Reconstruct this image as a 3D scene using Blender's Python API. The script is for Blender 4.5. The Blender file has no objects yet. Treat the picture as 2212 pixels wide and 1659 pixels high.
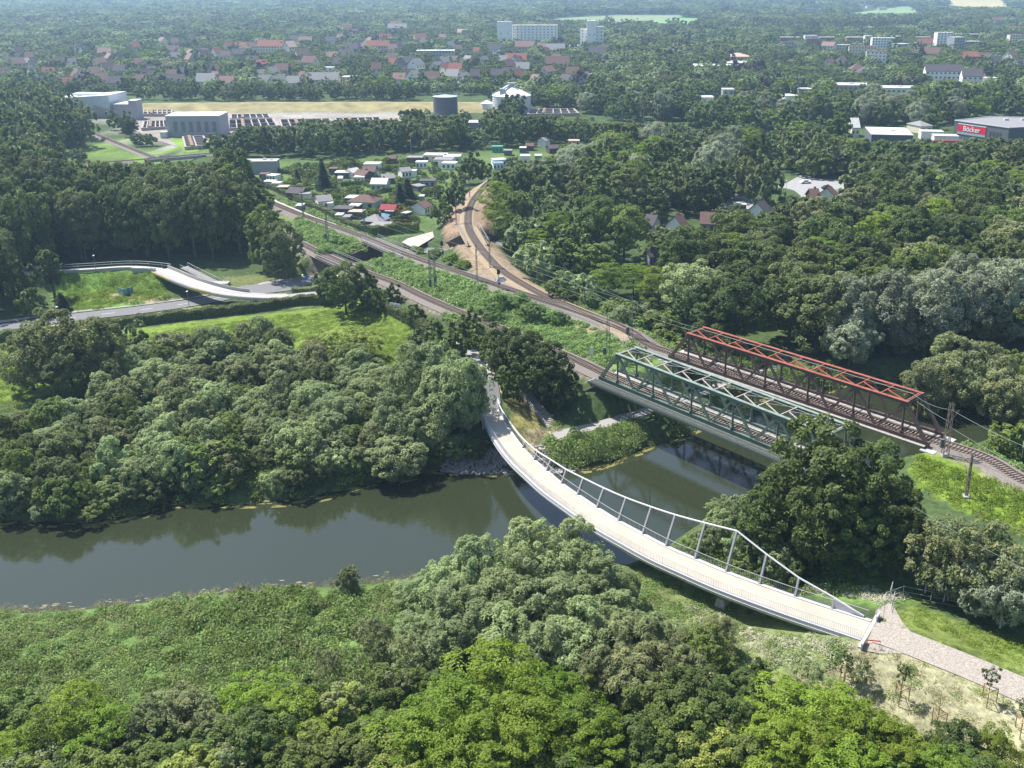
import bpy, math, random
import numpy as np
from mathutils import Vector, Matrix
R = math.radians
rng = np.random.default_rng(7); random.seed(7)
scene = bpy.context.scene; COL = scene.collection
# ---------------------------------------------------------------- camera, sky, sun, exposure
# v-coordinates: the photograph at 2212 x 1659; used only to read ground positions off the photo
F, CX, CY, HC, PT = 2138.6, 1238., 736.6, 82., R(20)
cam = bpy.data.cameras.new('camera'); co = bpy.data.objects.new('camera', cam); COL.objects.link(co)
cam.sensor_width = 36; cam.lens = 36*990/1024; cam.shift_x = (512-573)/1024; cam.shift_y = -(384-341)/1024
cam.clip_start = 1; cam.clip_end = 30000
co.location = (0, 0, HC); co.rotation_euler = (R(90)-PT, 0, 0); scene.camera = co
world = bpy.data.worlds.new('World'); scene.world = world; world.use_nodes = True
nt = world.node_tree; sky = nt.nodes.new('ShaderNodeTexSky'); sky.sky_type = 'NISHITA'; sky.sun_disc = False
SUN_EL, SUN_AZ = 58, -56      # azimuth from +Y, clockwise
sky.sun_elevation = R(SUN_EL); sky.sun_rotation = R(SUN_AZ % 360); sky.altitude = 50; sky.air_density = 1.0; sky.dust_density = 1.2
bg = nt.nodes['Background']; nt.links.new(sky.outputs[0], bg.inputs[0]); bg.inputs[1].default_value = 0.12
sl = bpy.data.lights.new('sun', 'SUN'); sl.energy = 5.0; sl.angle = R(0.5); sl.color = (1, .955, .88)
so = bpy.data.objects.new('sun', sl); COL.objects.link(so)
sd = Vector((math.sin(R(SUN_AZ))*math.cos(R(SUN_EL)), math.cos(R(SUN_AZ))*math.cos(R(SUN_EL)), math.sin(R(SUN_EL))))
so.rotation_euler = sd.to_track_quat('Z', 'Y').to_euler()
scene.view_settings.view_transform = 'Standard'; scene.view_settings.look = 'None'
scene.view_settings.exposure = 0.75; scene.view_settings.gamma = 1
scene.cycles.max_bounces = 6; scene.cycles.diffuse_bounces = 3; scene.cycles.glossy_bounces = 2
scene.cycles.transmission_bounces = 3; scene.cycles.transparent_max_bounces = 8; scene.cycles.volume_bounces = 0
scene.cycles.use_adaptive_sampling = True; scene.cycles.caustics_reflective = False; scene.cycles.caustics_refractive = False

# ---------------------------------------------------------------- projection helpers
def ray(vx, vy):
    x = (vx-CX)/F; y = -(vy-CY)/F
    return np.array([x, math.cos(PT)+y*math.sin(PT), -math.sin(PT)+y*math.cos(PT)])
def G(vx, vy, z=0.):
    d = ray(vx, vy); t = (z-HC)/d[2]; return np.array([0, 0, HC])+t*d
def GP(pts, z=0.):
    return [G(p[0], p[1], p[2] if len(p) > 2 else z) for p in pts]
def PR(p):
    q = np.array(p, float)-[0, 0, HC]; dep = q[1]*math.cos(PT)-q[2]*math.sin(PT); up = q[1]*math.sin(PT)+q[2]*math.cos(PT)
    return CX+F*q[0]/dep, CY-F*up/dep, dep

# ---------------------------------------------------------------- materials
MATS = {}
def mat(name, col, rough=.8, var=.12, scale=3., metal=0., bump=0., spec=.3, coords='Object', detail=6):
    if name in MATS: return MATS[name]
    m = bpy.data.materials.new(name); m.use_nodes = True; n = m.node_tree; b = n.nodes['Principled BSDF']
    b.inputs['Roughness'].default_value = rough; b.inputs['Metallic'].default_value = metal
    b.inputs['Specular IOR Level'].default_value = spec
    tc = n.nodes.new('ShaderNodeTexCoord'); no = n.nodes.new('ShaderNodeTexNoise'); no.inputs['Scale'].default_value = scale
    no.inputs['Detail'].default_value = detail; n.links.new(tc.outputs[coords], no.inputs['Vector'])
    cr = n.nodes.new('ShaderNodeValToRGB'); n.links.new(no.outputs[0], cr.inputs[0])
    c = np.array(col[:3]); cr.color_ramp.elements[0].position = .3; cr.color_ramp.elements[1].position = .7
    cr.color_ramp.elements[0].color = (*np.clip(c*(1-var), 0, 1), 1); cr.color_ramp.elements[1].color = (*np.clip(c*(1+var), 0, 1), 1)
    n.links.new(cr.outputs[0], b.inputs['Base Color'])
    if bump:
        bu = n.nodes.new('ShaderNodeBump'); bu.inputs['Strength'].default_value = bump
        n.links.new(no.outputs[0], bu.inputs['Height']); n.links.new(bu.outputs[0], b.inputs['Normal'])
    MATS[name] = m; return m
def leaf_mat(name, col, var=.34, hue=.014, trans=.42):
    if name in MATS: return MATS[name]
    m = bpy.data.materials.new(name); m.use_nodes = True; n = m.node_tree; L = n.links.new
    b = n.nodes['Principled BSDF']; out = n.nodes['Material Output']
    b.inputs['Roughness'].default_value = .55; b.inputs['Specular IOR Level'].default_value = .25
    oi = n.nodes.new('ShaderNodeObjectInfo'); at = n.nodes.new('ShaderNodeAttribute'); at.attribute_name = 'v'
    hs = n.nodes.new('ShaderNodeHueSaturation'); hs.inputs['Color'].default_value = (*col, 1)
    mr = n.nodes.new('ShaderNodeMapRange'); mr.inputs['To Min'].default_value = .5-hue; mr.inputs['To Max'].default_value = .5+hue*.7
    L(oi.outputs['Random'], mr.inputs['Value']); L(mr.outputs[0], hs.inputs['Hue'])
    a1 = n.nodes.new('ShaderNodeMath'); a1.operation = 'MULTIPLY_ADD'; L(at.outputs['Fac'], a1.inputs[0]); a1.inputs[1].default_value = var*2; a1.inputs[2].default_value = 1-var
    mm = n.nodes.new('ShaderNodeMath'); mm.operation = 'MULTIPLY'; mm.inputs[1].default_value = 7.31; L(oi.outputs['Random'], mm.inputs[0])
    fr = n.nodes.new('ShaderNodeMath'); fr.operation = 'FRACT'; L(mm.outputs[0], fr.inputs[0])
    a2 = n.nodes.new('ShaderNodeMath'); a2.operation = 'MULTIPLY_ADD'; L(fr.outputs[0], a2.inputs[0]); a2.inputs[1].default_value = .45; a2.inputs[2].default_value = .78
    a3 = n.nodes.new('ShaderNodeMath'); a3.operation = 'MULTIPLY'; L(a1.outputs[0], a3.inputs[0]); L(a2.outputs[0], a3.inputs[1]); L(a3.outputs[0], hs.inputs['Value'])
    L(hs.outputs[0], b.inputs['Base Color'])
    tr = n.nodes.new('ShaderNodeBsdfTranslucent'); L(hs.outputs[0], tr.inputs[0])
    mx = n.nodes.new('ShaderNodeMixShader'); mx.inputs[0].default_value = trans; L(b.outputs[0], mx.inputs[1]); L(tr.outputs[0], mx.inputs[2]); L(mx.outputs[0], out.inputs[0])
    MATS[name] = m; return m
LEAF = dict(
    oak=leaf_mat('leaf_dark', (.105, .152, .04)), mid=leaf_mat('leaf_mid', (.155, .215, .05)),
    bright=leaf_mat('leaf_bright', (.205, .3, .035)), willow=leaf_mat('leaf_willow', (.295, .37, .165)),
    silver=leaf_mat('leaf_silver', (.31, .36, .235)), olive=leaf_mat('leaf_olive', (.25, .285, .125)),
    copper=leaf_mat('leaf_copper', (.09, .055, .06)), conifer=leaf_mat('leaf_conifer', (.038, .066, .036)),
    yellow=leaf_mat('leaf_yellow', (.3, .36, .08)), weed=leaf_mat('leaf_weed', (.235, .325, .1)),
    grass=leaf_mat('leaf_grass', (.19, .275, .04)), dry=leaf_mat('leaf_dry', (.36, .34, .17)),
    hedge=leaf_mat('leaf_hedge', (.155, .195, .07)), flower=leaf_mat('flower_white', (.62, .6, .46), .15, 0),
    reed=leaf_mat('leaf_reed', (.34, .31, .2)), knot=leaf_mat('leaf_knotweed', (.22, .34, .1)), orange=leaf_mat('leaf_orange', (.26, .2, .09)))
CLEAR = []

# ---------------------------------------------------------------- mesh helpers
class MB:
    def __init__(s): s.v = []; s.f = []
    def add(s, vs, fs):
        o = len(s.v); s.v += [tuple(map(float, v)) for v in vs]; s.f += [tuple(i+o for i in f) for f in fs]; return s
    def box(s, c, d, rz=0., taper=1.):
        hx, hy, hz = d[0]/2, d[1]/2, d[2]/2; ca, sa = math.cos(rz), math.sin(rz); vs = []
        for z in (-1, 1):
            k = taper if z > 0 else 1
            for x, y in ((-1, -1), (1, -1), (1, 1), (-1, 1)):
                a, b = x*hx*k, y*hy*k; vs.append((c[0]+a*ca-b*sa, c[1]+a*sa+b*ca, c[2]+z*hz))
        return s.add(vs, [(3, 2, 1, 0), (4, 5, 6, 7), (0, 1, 5, 4), (1, 2, 6, 5), (2, 3, 7, 6), (3, 0, 4, 7)])
    def beam(s, p, q, w, h, up=(0, 0, 1)):
        p = Vector(p); q = Vector(q); d = (q-p).normalized(); up = Vector(up)
        if abs(d.dot(up)) > .98: up = Vector((1, 0, 0))
        sx = d.cross(up).normalized(); sy = sx.cross(d).normalized(); vs = []
        for e in (p, q):
            for a, b in ((-1, -1), (1, -1), (1, 1), (-1, 1)): vs.append(e+sx*a*w/2+sy*b*h/2)
        return s.add(vs, [(3, 2, 1, 0), (4, 5, 6, 7), (0, 1, 5, 4), (1, 2, 6, 5), (2, 3, 7, 6), (3, 0, 4, 7)])
    def tube(s, pts, r, n=6):
        rs = r if hasattr(r, '__len__') else [r]*len(pts); vs = []; pts = [Vector(p) for p in pts]
        for i, p in enumerate(pts):
            d = (pts[min(i+1, len(pts)-1)]-pts[max(i-1, 0)]).normalized(); u = d.cross(Vector((0, 0, 1)))
            if u.length < .05: u = Vector((1, 0, 0))
            u.normalize(); w = d.cross(u)
            for k in range(n): a = 2*math.pi*k/n; vs.append(p+u*math.cos(a)*rs[i]+w*math.sin(a)*rs[i])
        fs = [(i*n+k, i*n+(k+1) % n, (i+1)*n+(k+1) % n, (i+1)*n+k) for i in range(len(pts)-1) for k in range(n)]
        fs += [tuple(range(n))[::-1], tuple((len(pts)-1)*n+k for k in range(n))]
        return s.add(vs, fs)
    def prism(s, poly, z0, z1):
        n = len(poly); z0s = z0 if hasattr(z0, '__len__') else [z0]*n; z1s = z1 if hasattr(z1, '__len__') else [z1]*n
        vs = [(p[0], p[1], z) for p, z in zip(poly, z0s)]+[(p[0], p[1], z) for p, z in zip(poly, z1s)]
        a = sum(poly[i][0]*poly[(i+1) % n][1]-poly[(i+1) % n][0]*poly[i][1] for i in range(n))
        fs = [tuple(range(n))[::-1], tuple(range(n, 2*n))]+[(i, (i+1) % n, n+(i+1) % n, n+i) for i in range(n)]
        if a < 0: fs = [f[::-1] for f in fs]
        return s.add(vs, fs)
    def strip(s, Ls, Rs):
        n = len(Ls); return s.add(list(Ls)+list(Rs), [(i, i+1, n+i+1, n+i)[::-1] for i in range(n-1)])
    def build(s, name, m, parent=None, loc=None):
        me = bpy.data.meshes.new(name); me.from_pydata(s.v, [], s.f); me.materials.append(m); me.update()
        o = bpy.data.objects.new(name, me); COL.objects.link(o)
        if parent is not None: o.parent = parent
        if loc is not None: o.location = loc
        return o
def npmesh(name, V, Fq, m, attr=None):
    me = bpy.data.meshes.new(name); nv, nf, k = len(V), len(Fq), Fq.shape[1]
    me.vertices.add(nv); me.vertices.foreach_set('co', V.astype('f').ravel())
    me.loops.add(nf*k); me.loops.foreach_set('vertex_index', Fq.astype('i').ravel())
    me.polygons.add(nf); me.polygons.foreach_set('loop_start', np.arange(0, nf*k, k, dtype='i'))
    me.update(calc_edges=True)
    if attr is not None:
        a = me.attributes.new('v', 'FLOAT', 'FACE'); a.data.foreach_set('value', attr.astype('f'))
    if m: me.materials.append(m)
    return me
def obj(name, me, parent=None, loc=None):
    o = bpy.data.objects.new(name, me); COL.objects.link(o)
    if parent is not None: o.parent = parent
    if loc is not None: o.location = loc
    return o
THINGS = []
def tag(o, label, cat, group=None, kind=None):
    o['label'] = label; o['category'] = cat
    if group: o['group'] = group
    if kind: o['kind'] = kind
    THINGS.append(o); return o
def empty(name, loc, rz=0.):
    o = bpy.data.objects.new(name, None); COL.objects.link(o); o.location = Vector([float(c) for c in loc]); o.rotation_euler = (0, 0, rz); o.empty_display_size = .5; return o
def struct(o): o['kind'] = 'structure'; return o
def stuff(o, label=None, cat=None):
    o['kind'] = 'stuff'
    if label: o['label'] = label; o['category'] = cat
    return o
def copy_tree(o, parent=None):
    c = o.copy(); COL.objects.link(c)
    if parent is not None: c.parent = parent
    for ch in list(o.children): copy_tree(ch, c)
    return c
def spline(P, step):
    P = np.array(P, float)
    if len(P) < 3: 
        n = max(2, int(np.linalg.norm(P[1]-P[0])/step)+1); t = np.linspace(0, 1, n)[:, None]; return P[0]*(1-t)+P[1]*t
    Q = np.vstack([2*P[0]-P[1], P, 2*P[-1]-P[-2]]); out = []
    for i in range(1, len(Q)-2):
        a, b, c, d = Q[i-1], Q[i], Q[i+1], Q[i+2]
        # centripetal-like damping through chord tangents
        t = np.linspace(0, 1, 12, endpoint=False)[:, None]; lb, lc, la = np.linalg.norm(c-b), np.linalg.norm(d-c), np.linalg.norm(b-a)
        m1 = ((c-b)/lb*la+(b-a)/max(la, 1e-6)*lb)/(la+lb)*lb; m2 = ((d-c)/max(lc, 1e-6)*lb+(c-b)/lb*lc)/(lb+lc)*lb
        out.append((2*t**3-3*t**2+1)*b+(t**3-2*t**2+t)*m1+(-2*t**3+3*t**2)*c+(t**3-t**2)*m2)
    D = np.vstack(out+[P[-1:]]); s = np.r_[0, np.cumsum(np.linalg.norm(np.diff(D, axis=0), axis=1))]
    n = max(2, int(s[-1]/step)+1); u = np.linspace(0, s[-1], n); return np.stack([np.interp(u, s, D[:, k]) for k in range(3)], 1)
def sides(P):
    T = np.gradient(P[:, :2], axis=0); T /= np.linalg.norm(T, axis=1)[:, None]; return np.stack([-T[:, 1], T[:, 0], 0*T[:, 0]], 1)   # left normals
def offs(P, d, dz=0.):
    N = sides(P); d = np.asarray(d); Q = P+N*(d[:, None] if d.ndim else d); Q[:, 2] += dz; return Q
def ribbon(name, P, a, b, m, dz=0., thick=0., parent=None):
    L = offs(P, a, dz); Rr = offs(P, b, dz); mb = MB(); mb.strip(L, Rr)
    if thick:
        L2 = L-[0, 0, thick]; R2 = Rr-[0, 0, thick]; mb.strip(R2, L2); mb.strip(L2, L); mb.strip(Rr, R2)
        for i, sgn in ((0, 1), (-1, -1)):
            q = [L[i], L2[i], R2[i], Rr[i]]; mb.add(q if sgn > 0 else q[::-1], [(0, 1, 2, 3)])
    return mb.build(name, m, parent)

# ---------------------------------------------------------------- plan of the place
ZR, ZD, ZL = 8.6, 6.0, 2.4       # rail level, footbridge deck, low ground
TRK_B = spline(GP([(430, 388), (505, 404), (577, 432), (653, 463), (737, 492), (811, 520), (866, 543), (931, 566), (1029, 598), (1117, 628), (1230, 665), (1330, 699), (1411, 736), (1465, 759)], ZR), 2.)
B0 = G(1462, 760, ZR)
RED_L = np.array([24.6, 221.4])*.863; RED_R = np.array([68., 176.3])*.863
GRN_L = np.array([6.3, 209.2])*.863
ru = (RED_R-RED_L)/np.linalg.norm(RED_R-RED_L); rn = np.array([-ru[1], ru[0]])
RLEN, RW, RHT = 57.0, 5.2, 6.1
RED_L = (RED_L+RED_R)/2-ru*RLEN/2
gu = np.array([.664, -.748]); gu /= np.linalg.norm(gu); gn = np.array([-gu[1], gu[0]])
# track B follows the bridge axis, then on
axB0 = np.r_[RED_L+rn*RW/2, ZR]; axB1 = axB0+np.r_[ru, 0]*RLEN
axA0 = np.r_[GRN_L+gn*RW/2, ZR]; axA1 = axA0+np.r_[gu, 0]*RLEN
TRK_B = spline(np.vstack([TRK_B[:-8:8], axB0[None]-np.r_[ru, 0]*8, axB0[None], axB1[None], axB1[None]+np.r_[ru, 0]*9, [G(2212, 1033, ZR)], [G(2420, 1113, ZR)]]), 1.5)
TRK_A = spline(np.vstack([GP([(560, 487), (647, 522), (700, 548), (782, 583), (855, 609), (913, 637), (977, 665), (1110, 718), (1246, 775)], ZR), axA0[None], axA1[None], axA1[None]+np.r_[gu, 0]*60]), 1.5)
TRK_C = spline(GP([(1095, 372), (1062, 388), (1038, 411), (1022, 432), (1014, 450), (1011, 470), (1014, 493), (1030, 522), (1052, 550), (1083, 581), (1130, 611), (1180, 638), (1240, 663), (1330, 700), (1372, 720)], ZR), 1.5)
TRK_D = spline(GP([(120, 357), (220, 350), (312, 343), (440, 332), (520, 330)], 8.), 3.)
TRK_E = spline(GP([(186, 279), (235, 300), (290, 322), (330, 338)], 5.), 3.)
ROAD = spline(GP([(-200, 731, 2.3), (0, 708, 2.3), (167, 685, 2.2), (317, 668, 2.0), (433, 651, 2.0), (520, 634, 2.3), (600, 618, 2.5), (672, 606, 2.5), (740, 600, 2.5), (800, 582, 2.5), (845, 560, 2.5), (885, 543, 2.6), (930, 541, 2.8), (970, 545, 2.9), (1010, 547, 2.9), (1060, 536, 3.0), (1110, 518, 3.2), (1180, 498, 3.4)]), 1.5)
RAMP = spline(GP([(-150, 606, 6.0), (59, 591, 6.0), (192, 583, 6.0), (285, 578, 6.0), (345, 583, 6.1)]), 1.5)
OVER = spline(GP([(345, 583, 6.1), (367, 592, 6.2), (400, 606, 6.3), (450, 622, 6.1), (500, 633, 5.4), (567, 639, 4.3), (623, 639, 3.4)]), 1.)
HPATH = spline(GP([(623, 639, 3.4), (690, 633, 3.2), (760, 635, 3.2), (807, 648, 3.3), (850, 665, 3.5), (897, 692, 3.8), (930, 712, 4.2), (985, 742, 5.0), (1036, 777, 5.6), (1048, 815, 5.85), (1054, 850, 5.97), (1057, 887, 6.0)]), 1.2)
TOWP = spline(GP([(1158, 957, 1.9), (1215, 937, 1.9), (1288, 920, 1.9), (1355, 900, 1.9), (1415, 883, 1.9), (1490, 857, 1.9), (1556, 834, 1.9), (1610, 812, 1.9), (1700, 790, 2.)]), 1.2)
GRAV = spline(GP([(1893, 1366, 5.95), (1930, 1378, 5.9), (1969, 1393, 5.8), (2042, 1422, 5.6), (2116, 1452, 5.4), (2212, 1494, 5.2), (2330, 1550, 5.)]), 1.2)
NORTH = GP([(-300, 1130), (-100, 1122), (190, 1128), (300, 1108), (338, 1092), (350, 1055), (362, 1050), (378, 1086), (500, 1086), (640, 1078), (760, 1052), (870, 1032), (950, 1010), (1085, 1017), (1160, 1010), (1221, 1012), (1288, 1008), (1355, 982), (1421, 958), (1470, 943), (1540, 905), (1600, 872), (1640, 862), (1770, 848), (1870, 815), (1960, 812), (2080, 840), (2250, 850), (2600, 830)])
SOUTH = GP([(2600, 930), (2300, 952), (2120, 955), (2010, 990), (1900, 1010), (1720, 1035), (1640, 1062), (1590, 1082), (1520, 1125), (1440, 1182), (1350, 1224), (1250, 1238), (950, 1252), (737, 1270), (533, 1282), (355, 1304), (213, 1320), (117, 1326), (0, 1328), (-300, 1340)])
RIVER = np.array(NORTH+SOUTH)[:, :2]
def inpoly(X, Y, poly):
    poly = np.asarray(poly)[:, :2]; c = np.zeros(X.shape, bool); n = len(poly)
    for i in range(n):
        x1, y1 = poly[i]; x2, y2 = poly[(i+1) % n]
        if y1 == y2: continue
        m = (y1 > Y) != (y2 > Y); c ^= m & (X < (x2-x1)*(Y-y1)/(y2-y1)+x1)
    return c
def dline(X, Y, P, closed=False):
    """distance to a polyline and the interpolated z there"""
    P = np.asarray(P); best = np.full(X.shape, 1e9); bz = np.zeros(X.shape); n = len(P)
    for i in range(n if closed else n-1):
        a = P[i]; b = P[(i+1) % n]; d = b[:2]-a[:2]; l2 = max(d@d, 1e-9)
        t = np.clip(((X-a[0])*d[0]+(Y-a[1])*d[1])/l2, 0, 1); r = np.hypot(X-a[0]-t*d[0], Y-a[1]-t*d[1]); m = r < best
        best = np.where(m, r, best)
        if P.shape[1] > 2: bz = np.where(m, a[2]+(b[2]-a[2])*t, bz)
    return best, bz
def thin(P, k=4): return np.vstack([P[::k], P[-1:]])
iB0 = int(np.argmin(np.linalg.norm(TRK_B[:, :2]-axB0[:2], axis=1))); iB1 = int(np.argmin(np.linalg.norm(TRK_B[:, :2]-axB1[:2], axis=1)))
iA0 = int(np.argmin(np.linalg.norm(TRK_A[:, :2]-axA0[:2], axis=1))); iA1 = int(np.argmin(np.linalg.norm(TRK_A[:, :2]-axA1[:2], axis=1)))
PLAT_AB = np.array(GP([(540, 405), (577, 428), (653, 460), (737, 489), (866, 541), (1029, 596), (1117, 626), (1230, 662), (1330, 696), (1411, 733), (1462, 758), (1440, 775), (1360, 800), (1300, 806), (1246, 783), (1110, 727), (975, 673), (855, 617), (782, 590), (700, 555), (645, 528), (540, 480)], ZR))[:, :2]
PLAT_C = np.array(GP([(975, 470), (998, 430), (1030, 400), (1058, 388), (1062, 408), (1040, 440), (1046, 480), (1060, 520), (1095, 560), (1140, 598), (1230, 645), (1330, 690), (1230, 662), (1117, 622), (1050, 598), (1015, 575), (1000, 545), (990, 510)], ZR))[:, :2]
PLAT_R = np.array(GP([(1990, 968), (2030, 960), (2212, 1022), (2420, 1100), (2420, 1210), (2212, 1140), (2060, 1085), (1960, 1010)], ZR))[:, :2]
ALLOT = np.array(GP([(520, 352), (700, 338), (1010, 335), (1200, 318), (1200, 345), (1060, 355), (1000, 400), (975, 470), (930, 505), (850, 512), (780, 490), (690, 455), (600, 418), (530, 385)], 4.))[:, :2]

# ---------------------------------------------------------------- terrain
def axis(a, b, s, lo, hi, g=1.18):
    c = list(np.arange(a, b+s/2, s)); st = s; x = c[-1]
    while x < hi: st *= g; x += st; c.append(x)
    st = s; x = c[0]; pre = []
    while x > lo: st *= g; x -= st; pre.append(x)
    return np.array(pre[::-1]+c)
gx = axis(-190, 150, 1.4, -6000, 6000); gy = axis(78, 330, 1.4, -200, 9500)
GX, GY = np.meshgrid(gx, gy, indexing='xy')
def base_h(X, Y):
    t = np.clip((Y-255)/70, 0, 1); return ZL+1.6*t*t*(3-2*t)+0.25*np.sin(X*.09+1)*np.sin(Y*.07)
def smooth_noise(X, Y, s, seed):
    r = np.random.default_rng(seed); z = 0
    for k in range(6):
        a = r.uniform(0, 6.28); f = r.uniform(.6, 1.8)/s; z = z+np.sin((X*math.cos(a)+Y*math.sin(a))*f+r.uniform(0, 6.28))
    return z/6
def terrain(X, Y):
    near = (np.abs(X) < 330) & (Y > 60) & (Y < 480); Z = base_h(X, Y); x, y = X[near], Y[near]; z = Z[near]
    def ridge(P, half, slope, dz=0.):
        nonlocal z
        d, pz = dline(x, y, thin(P)); z = np.maximum(z, pz+dz-slope*np.maximum(0, d-half))
    for P in (TRK_B[:iB0-1], TRK_B[iB1+1:], TRK_A[:iA0-1], TRK_A[iA1+1:], TRK_C): ridge(P, 2.6, .62, -.75)
    for poly in (PLAT_AB, PLAT_C, PLAT_R):
        d, _ = dline(x, y, poly, True); d = np.where(inpoly(x, y, poly), 0, d); z = np.maximum(z, ZR-.85-.62*d)
    ridge(RAMP, 2.2, .6, -.15); ridge(HPATH, 2., .45, -.1); ridge(GRAV, 3.6, .28, -.08)
    ridge(TRK_D[:int(len(TRK_D)*.45)], 3, .6, -.7); ridge(TRK_D[int(len(TRK_D)*.8):], 3, .6, -.7)
    # road and towpath cut into the slopes
    d, pz = dline(x, y, thin(ROAD)); z = np.where(d < 5.2, np.minimum(z, pz-.1), np.minimum(z, pz-.1+np.maximum(0, d-5.2)*2.4))
    d, pz = dline(x, y, thin(TOWP)); z = np.where(d < 2.2, pz-.06, z)
    # river bed
    ins = inpoly(x, y, RIVER); d, _ = dline(x, y, RIVER, True)
    z = np.where(ins, -np.minimum(1.6, .25+d*.5), np.minimum(z, .12+d*.75))
    Z[near] = z; return Z
GZ = terrain(GX.copy(), GY.copy())
def hz(x, y):
    i = np.clip(np.searchsorted(gx, x)-1, 0, len(gx)-2); j = np.clip(np.searchsorted(gy, y)-1, 0, len(gy)-2)
    u = (x-gx[i])/(gx[i+1]-gx[i]); v = (y-gy[j])/(gy[j+1]-gy[j])
    return (GZ[j, i]*(1-u)+GZ[j, i+1]*u)*(1-v)+(GZ[j+1, i]*(1-u)+GZ[j+1, i+1]*u)*v
def GT(vx, vy, z=ZL):
    """where the photo's ray meets the ground"""
    for _ in range(12): p = G(vx, vy, z); z = .5*z+.5*float(hz(p[0], p[1]))
    return G(vx, vy, z)
def ground_col():
    X, Y = GX, GY; C = np.empty(X.shape+(3,)); C[:] = (.062, .095, .035)
    n1 = smooth_noise(X, Y, 9, 3)[..., None]; n2 = smooth_noise(X, Y, 3, 4)[..., None]
    def zone(pts, col, z=ZL, soft=0):
        m = inpoly(X, Y, np.array(GP(pts, z))); C[m] = col
    zone([(200, 722), (760, 655), (800, 672), (905, 712), (870, 780), (840, 900), (700, 800), (300, 760), (200, 840), (-200, 900), (-200, 740)], (.14, .205, .035))       # meadow
    zone([(-200, 1340), (950, 1250), (900, 1500), (-200, 1700)], (.11, .18, .05))
    m = inpoly(X, Y, PLAT_AB); C[m] = (.13, .2, .06)
    m = inpoly(X, Y, PLAT_C); C[m] = (.27, .2, .13)
    for P, w, col in ((TRK_C, 6.5, (.26, .195, .13)), (TRK_B[:iB0], 4.2, (.22, .19, .16)), (TRK_B[iB1:], 4.2, (.24, .22, .17)), (TRK_A[:iA0], 3.6, (.2, .18, .14))):
        d, _ = dline(X, Y, thin(P, 6)); C[d < w] = col
    d, _ = dline(X, Y, TRK_C[:len(TRK_C)//2:5]); C[d < 8] = (.28, .2, .14)
    m = inpoly(X, Y, PLAT_R); C[m] = (.17, .25, .04)
    m = inpoly(X, Y, ALLOT); C[m] = (.1, .155, .05)
    d, _ = dline(X, Y, thin(TRK_B[iB1:], 6)); C[d < 3.6] = (.24, .22, .17)
    zone([(1560, 1290), (1700, 1330), (1860, 1400), (1900, 1380), (2212, 1500), (2400, 1600), (2400, 1800), (1700, 1800), (1500, 1450)], (.29, .28, .17), 4.)   # dry grass
    zone([(1200, 1215), (1400, 1230), (1860, 1400), (1780, 1480), (1560, 1460), (1300, 1300)], (.16, .2, .075), 2.6)
    zone([(1905, 1355), (1960, 1290), (2040, 1310), (2212, 1370), (2400, 1450), (2400, 1580), (2212, 1465), (2050, 1405)], (.15, .19, .05), 5.)
    zone([(1440, 1200), (1600, 1120), (2000, 1300), (1880, 1345), (1700, 1280)], (.12, .2, .05), 2.6)
    zone([(1085, 850), (1130, 850), (1195, 950), (1150, 965), (1120, 950)], (.27, .25, .09), 4.)
    zone([(1140, 940), (1215, 925), (1235, 945), (1175, 985), (1145, 975)], (.36, .3, .2), 1.9)
    zone([(1055, 800), (1100, 815), (1120, 840), (1080, 850), (1060, 850)], (.33, .27, .19), 5.6)
    zone([(930, 985), (1100, 985), (1100, 1020), (940, 1020)], (.13, .1, .08), 1.)
    zone([(110, 600), (345, 592), (370, 640), (200, 668), (110, 660)], (.12, .21, .045), 4.)
    zone([(190, 637), (260, 633), (380, 645), (340, 655), (200, 645)], (.28, .24, .15), ZL)
    zone([(-200, 712), (200, 690), (440, 660), (520, 655), (700, 645), (760, 650), (200, 715), (-200, 745)], (.2, .23, .08), ZL)
    zone([(480, 600), (660, 590), (670, 615), (480, 630)], (.12, .14, .05), ZL)
    zone([(190, 290), (300, 325), (360, 335), (500, 330), (300, 360), (190, 345)], (.14, .22, .05), 4.)
    zone([(250, 243), (900, 248), (1000, 262), (900, 292), (480, 300), (400, 325), (300, 292)], (.33, .31, .28), 4.)   # plant yard
    zone([(365, 297), (395, 294), (430, 325), (405, 328)], (.16, .26, .03), 4.)
    zone([(1530, 225), (1720, 215), (1700, 235), (1560, 240)], (.2, .25, .1), 4.)
    d, _ = dline(X, Y, RIVER, True); ins = inpoly(X, Y, RIVER); C[ins & (d < 60)] = (.06, .052, .03)
    C = C*(1+.16*n1+.1*n2); return np.clip(C, .01, .9)
nx, ny = len(gx), len(gy)
V = np.stack([GX.ravel(), GY.ravel(), GZ.ravel()], 1); I = np.arange(nx*ny).reshape(ny, nx)
FQ = np.stack([I[:-1, :-1].ravel(), I[:-1, 1:].ravel(), I[1:, 1:].ravel(), I[1:, :-1].ravel()], 1)
gm = bpy.data.materials.new('ground'); gm.use_nodes = True; n = gm.node_tree; b = n.nodes['Principled BSDF']; b.inputs['Roughness'].default_value = .95; b.inputs['Specular IOR Level'].default_value = .1
at = n.nodes.new('ShaderNodeAttribute'); at.attribute_name = 'Col'; geo = n.nodes.new('ShaderNodeNewGeometry')
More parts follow.
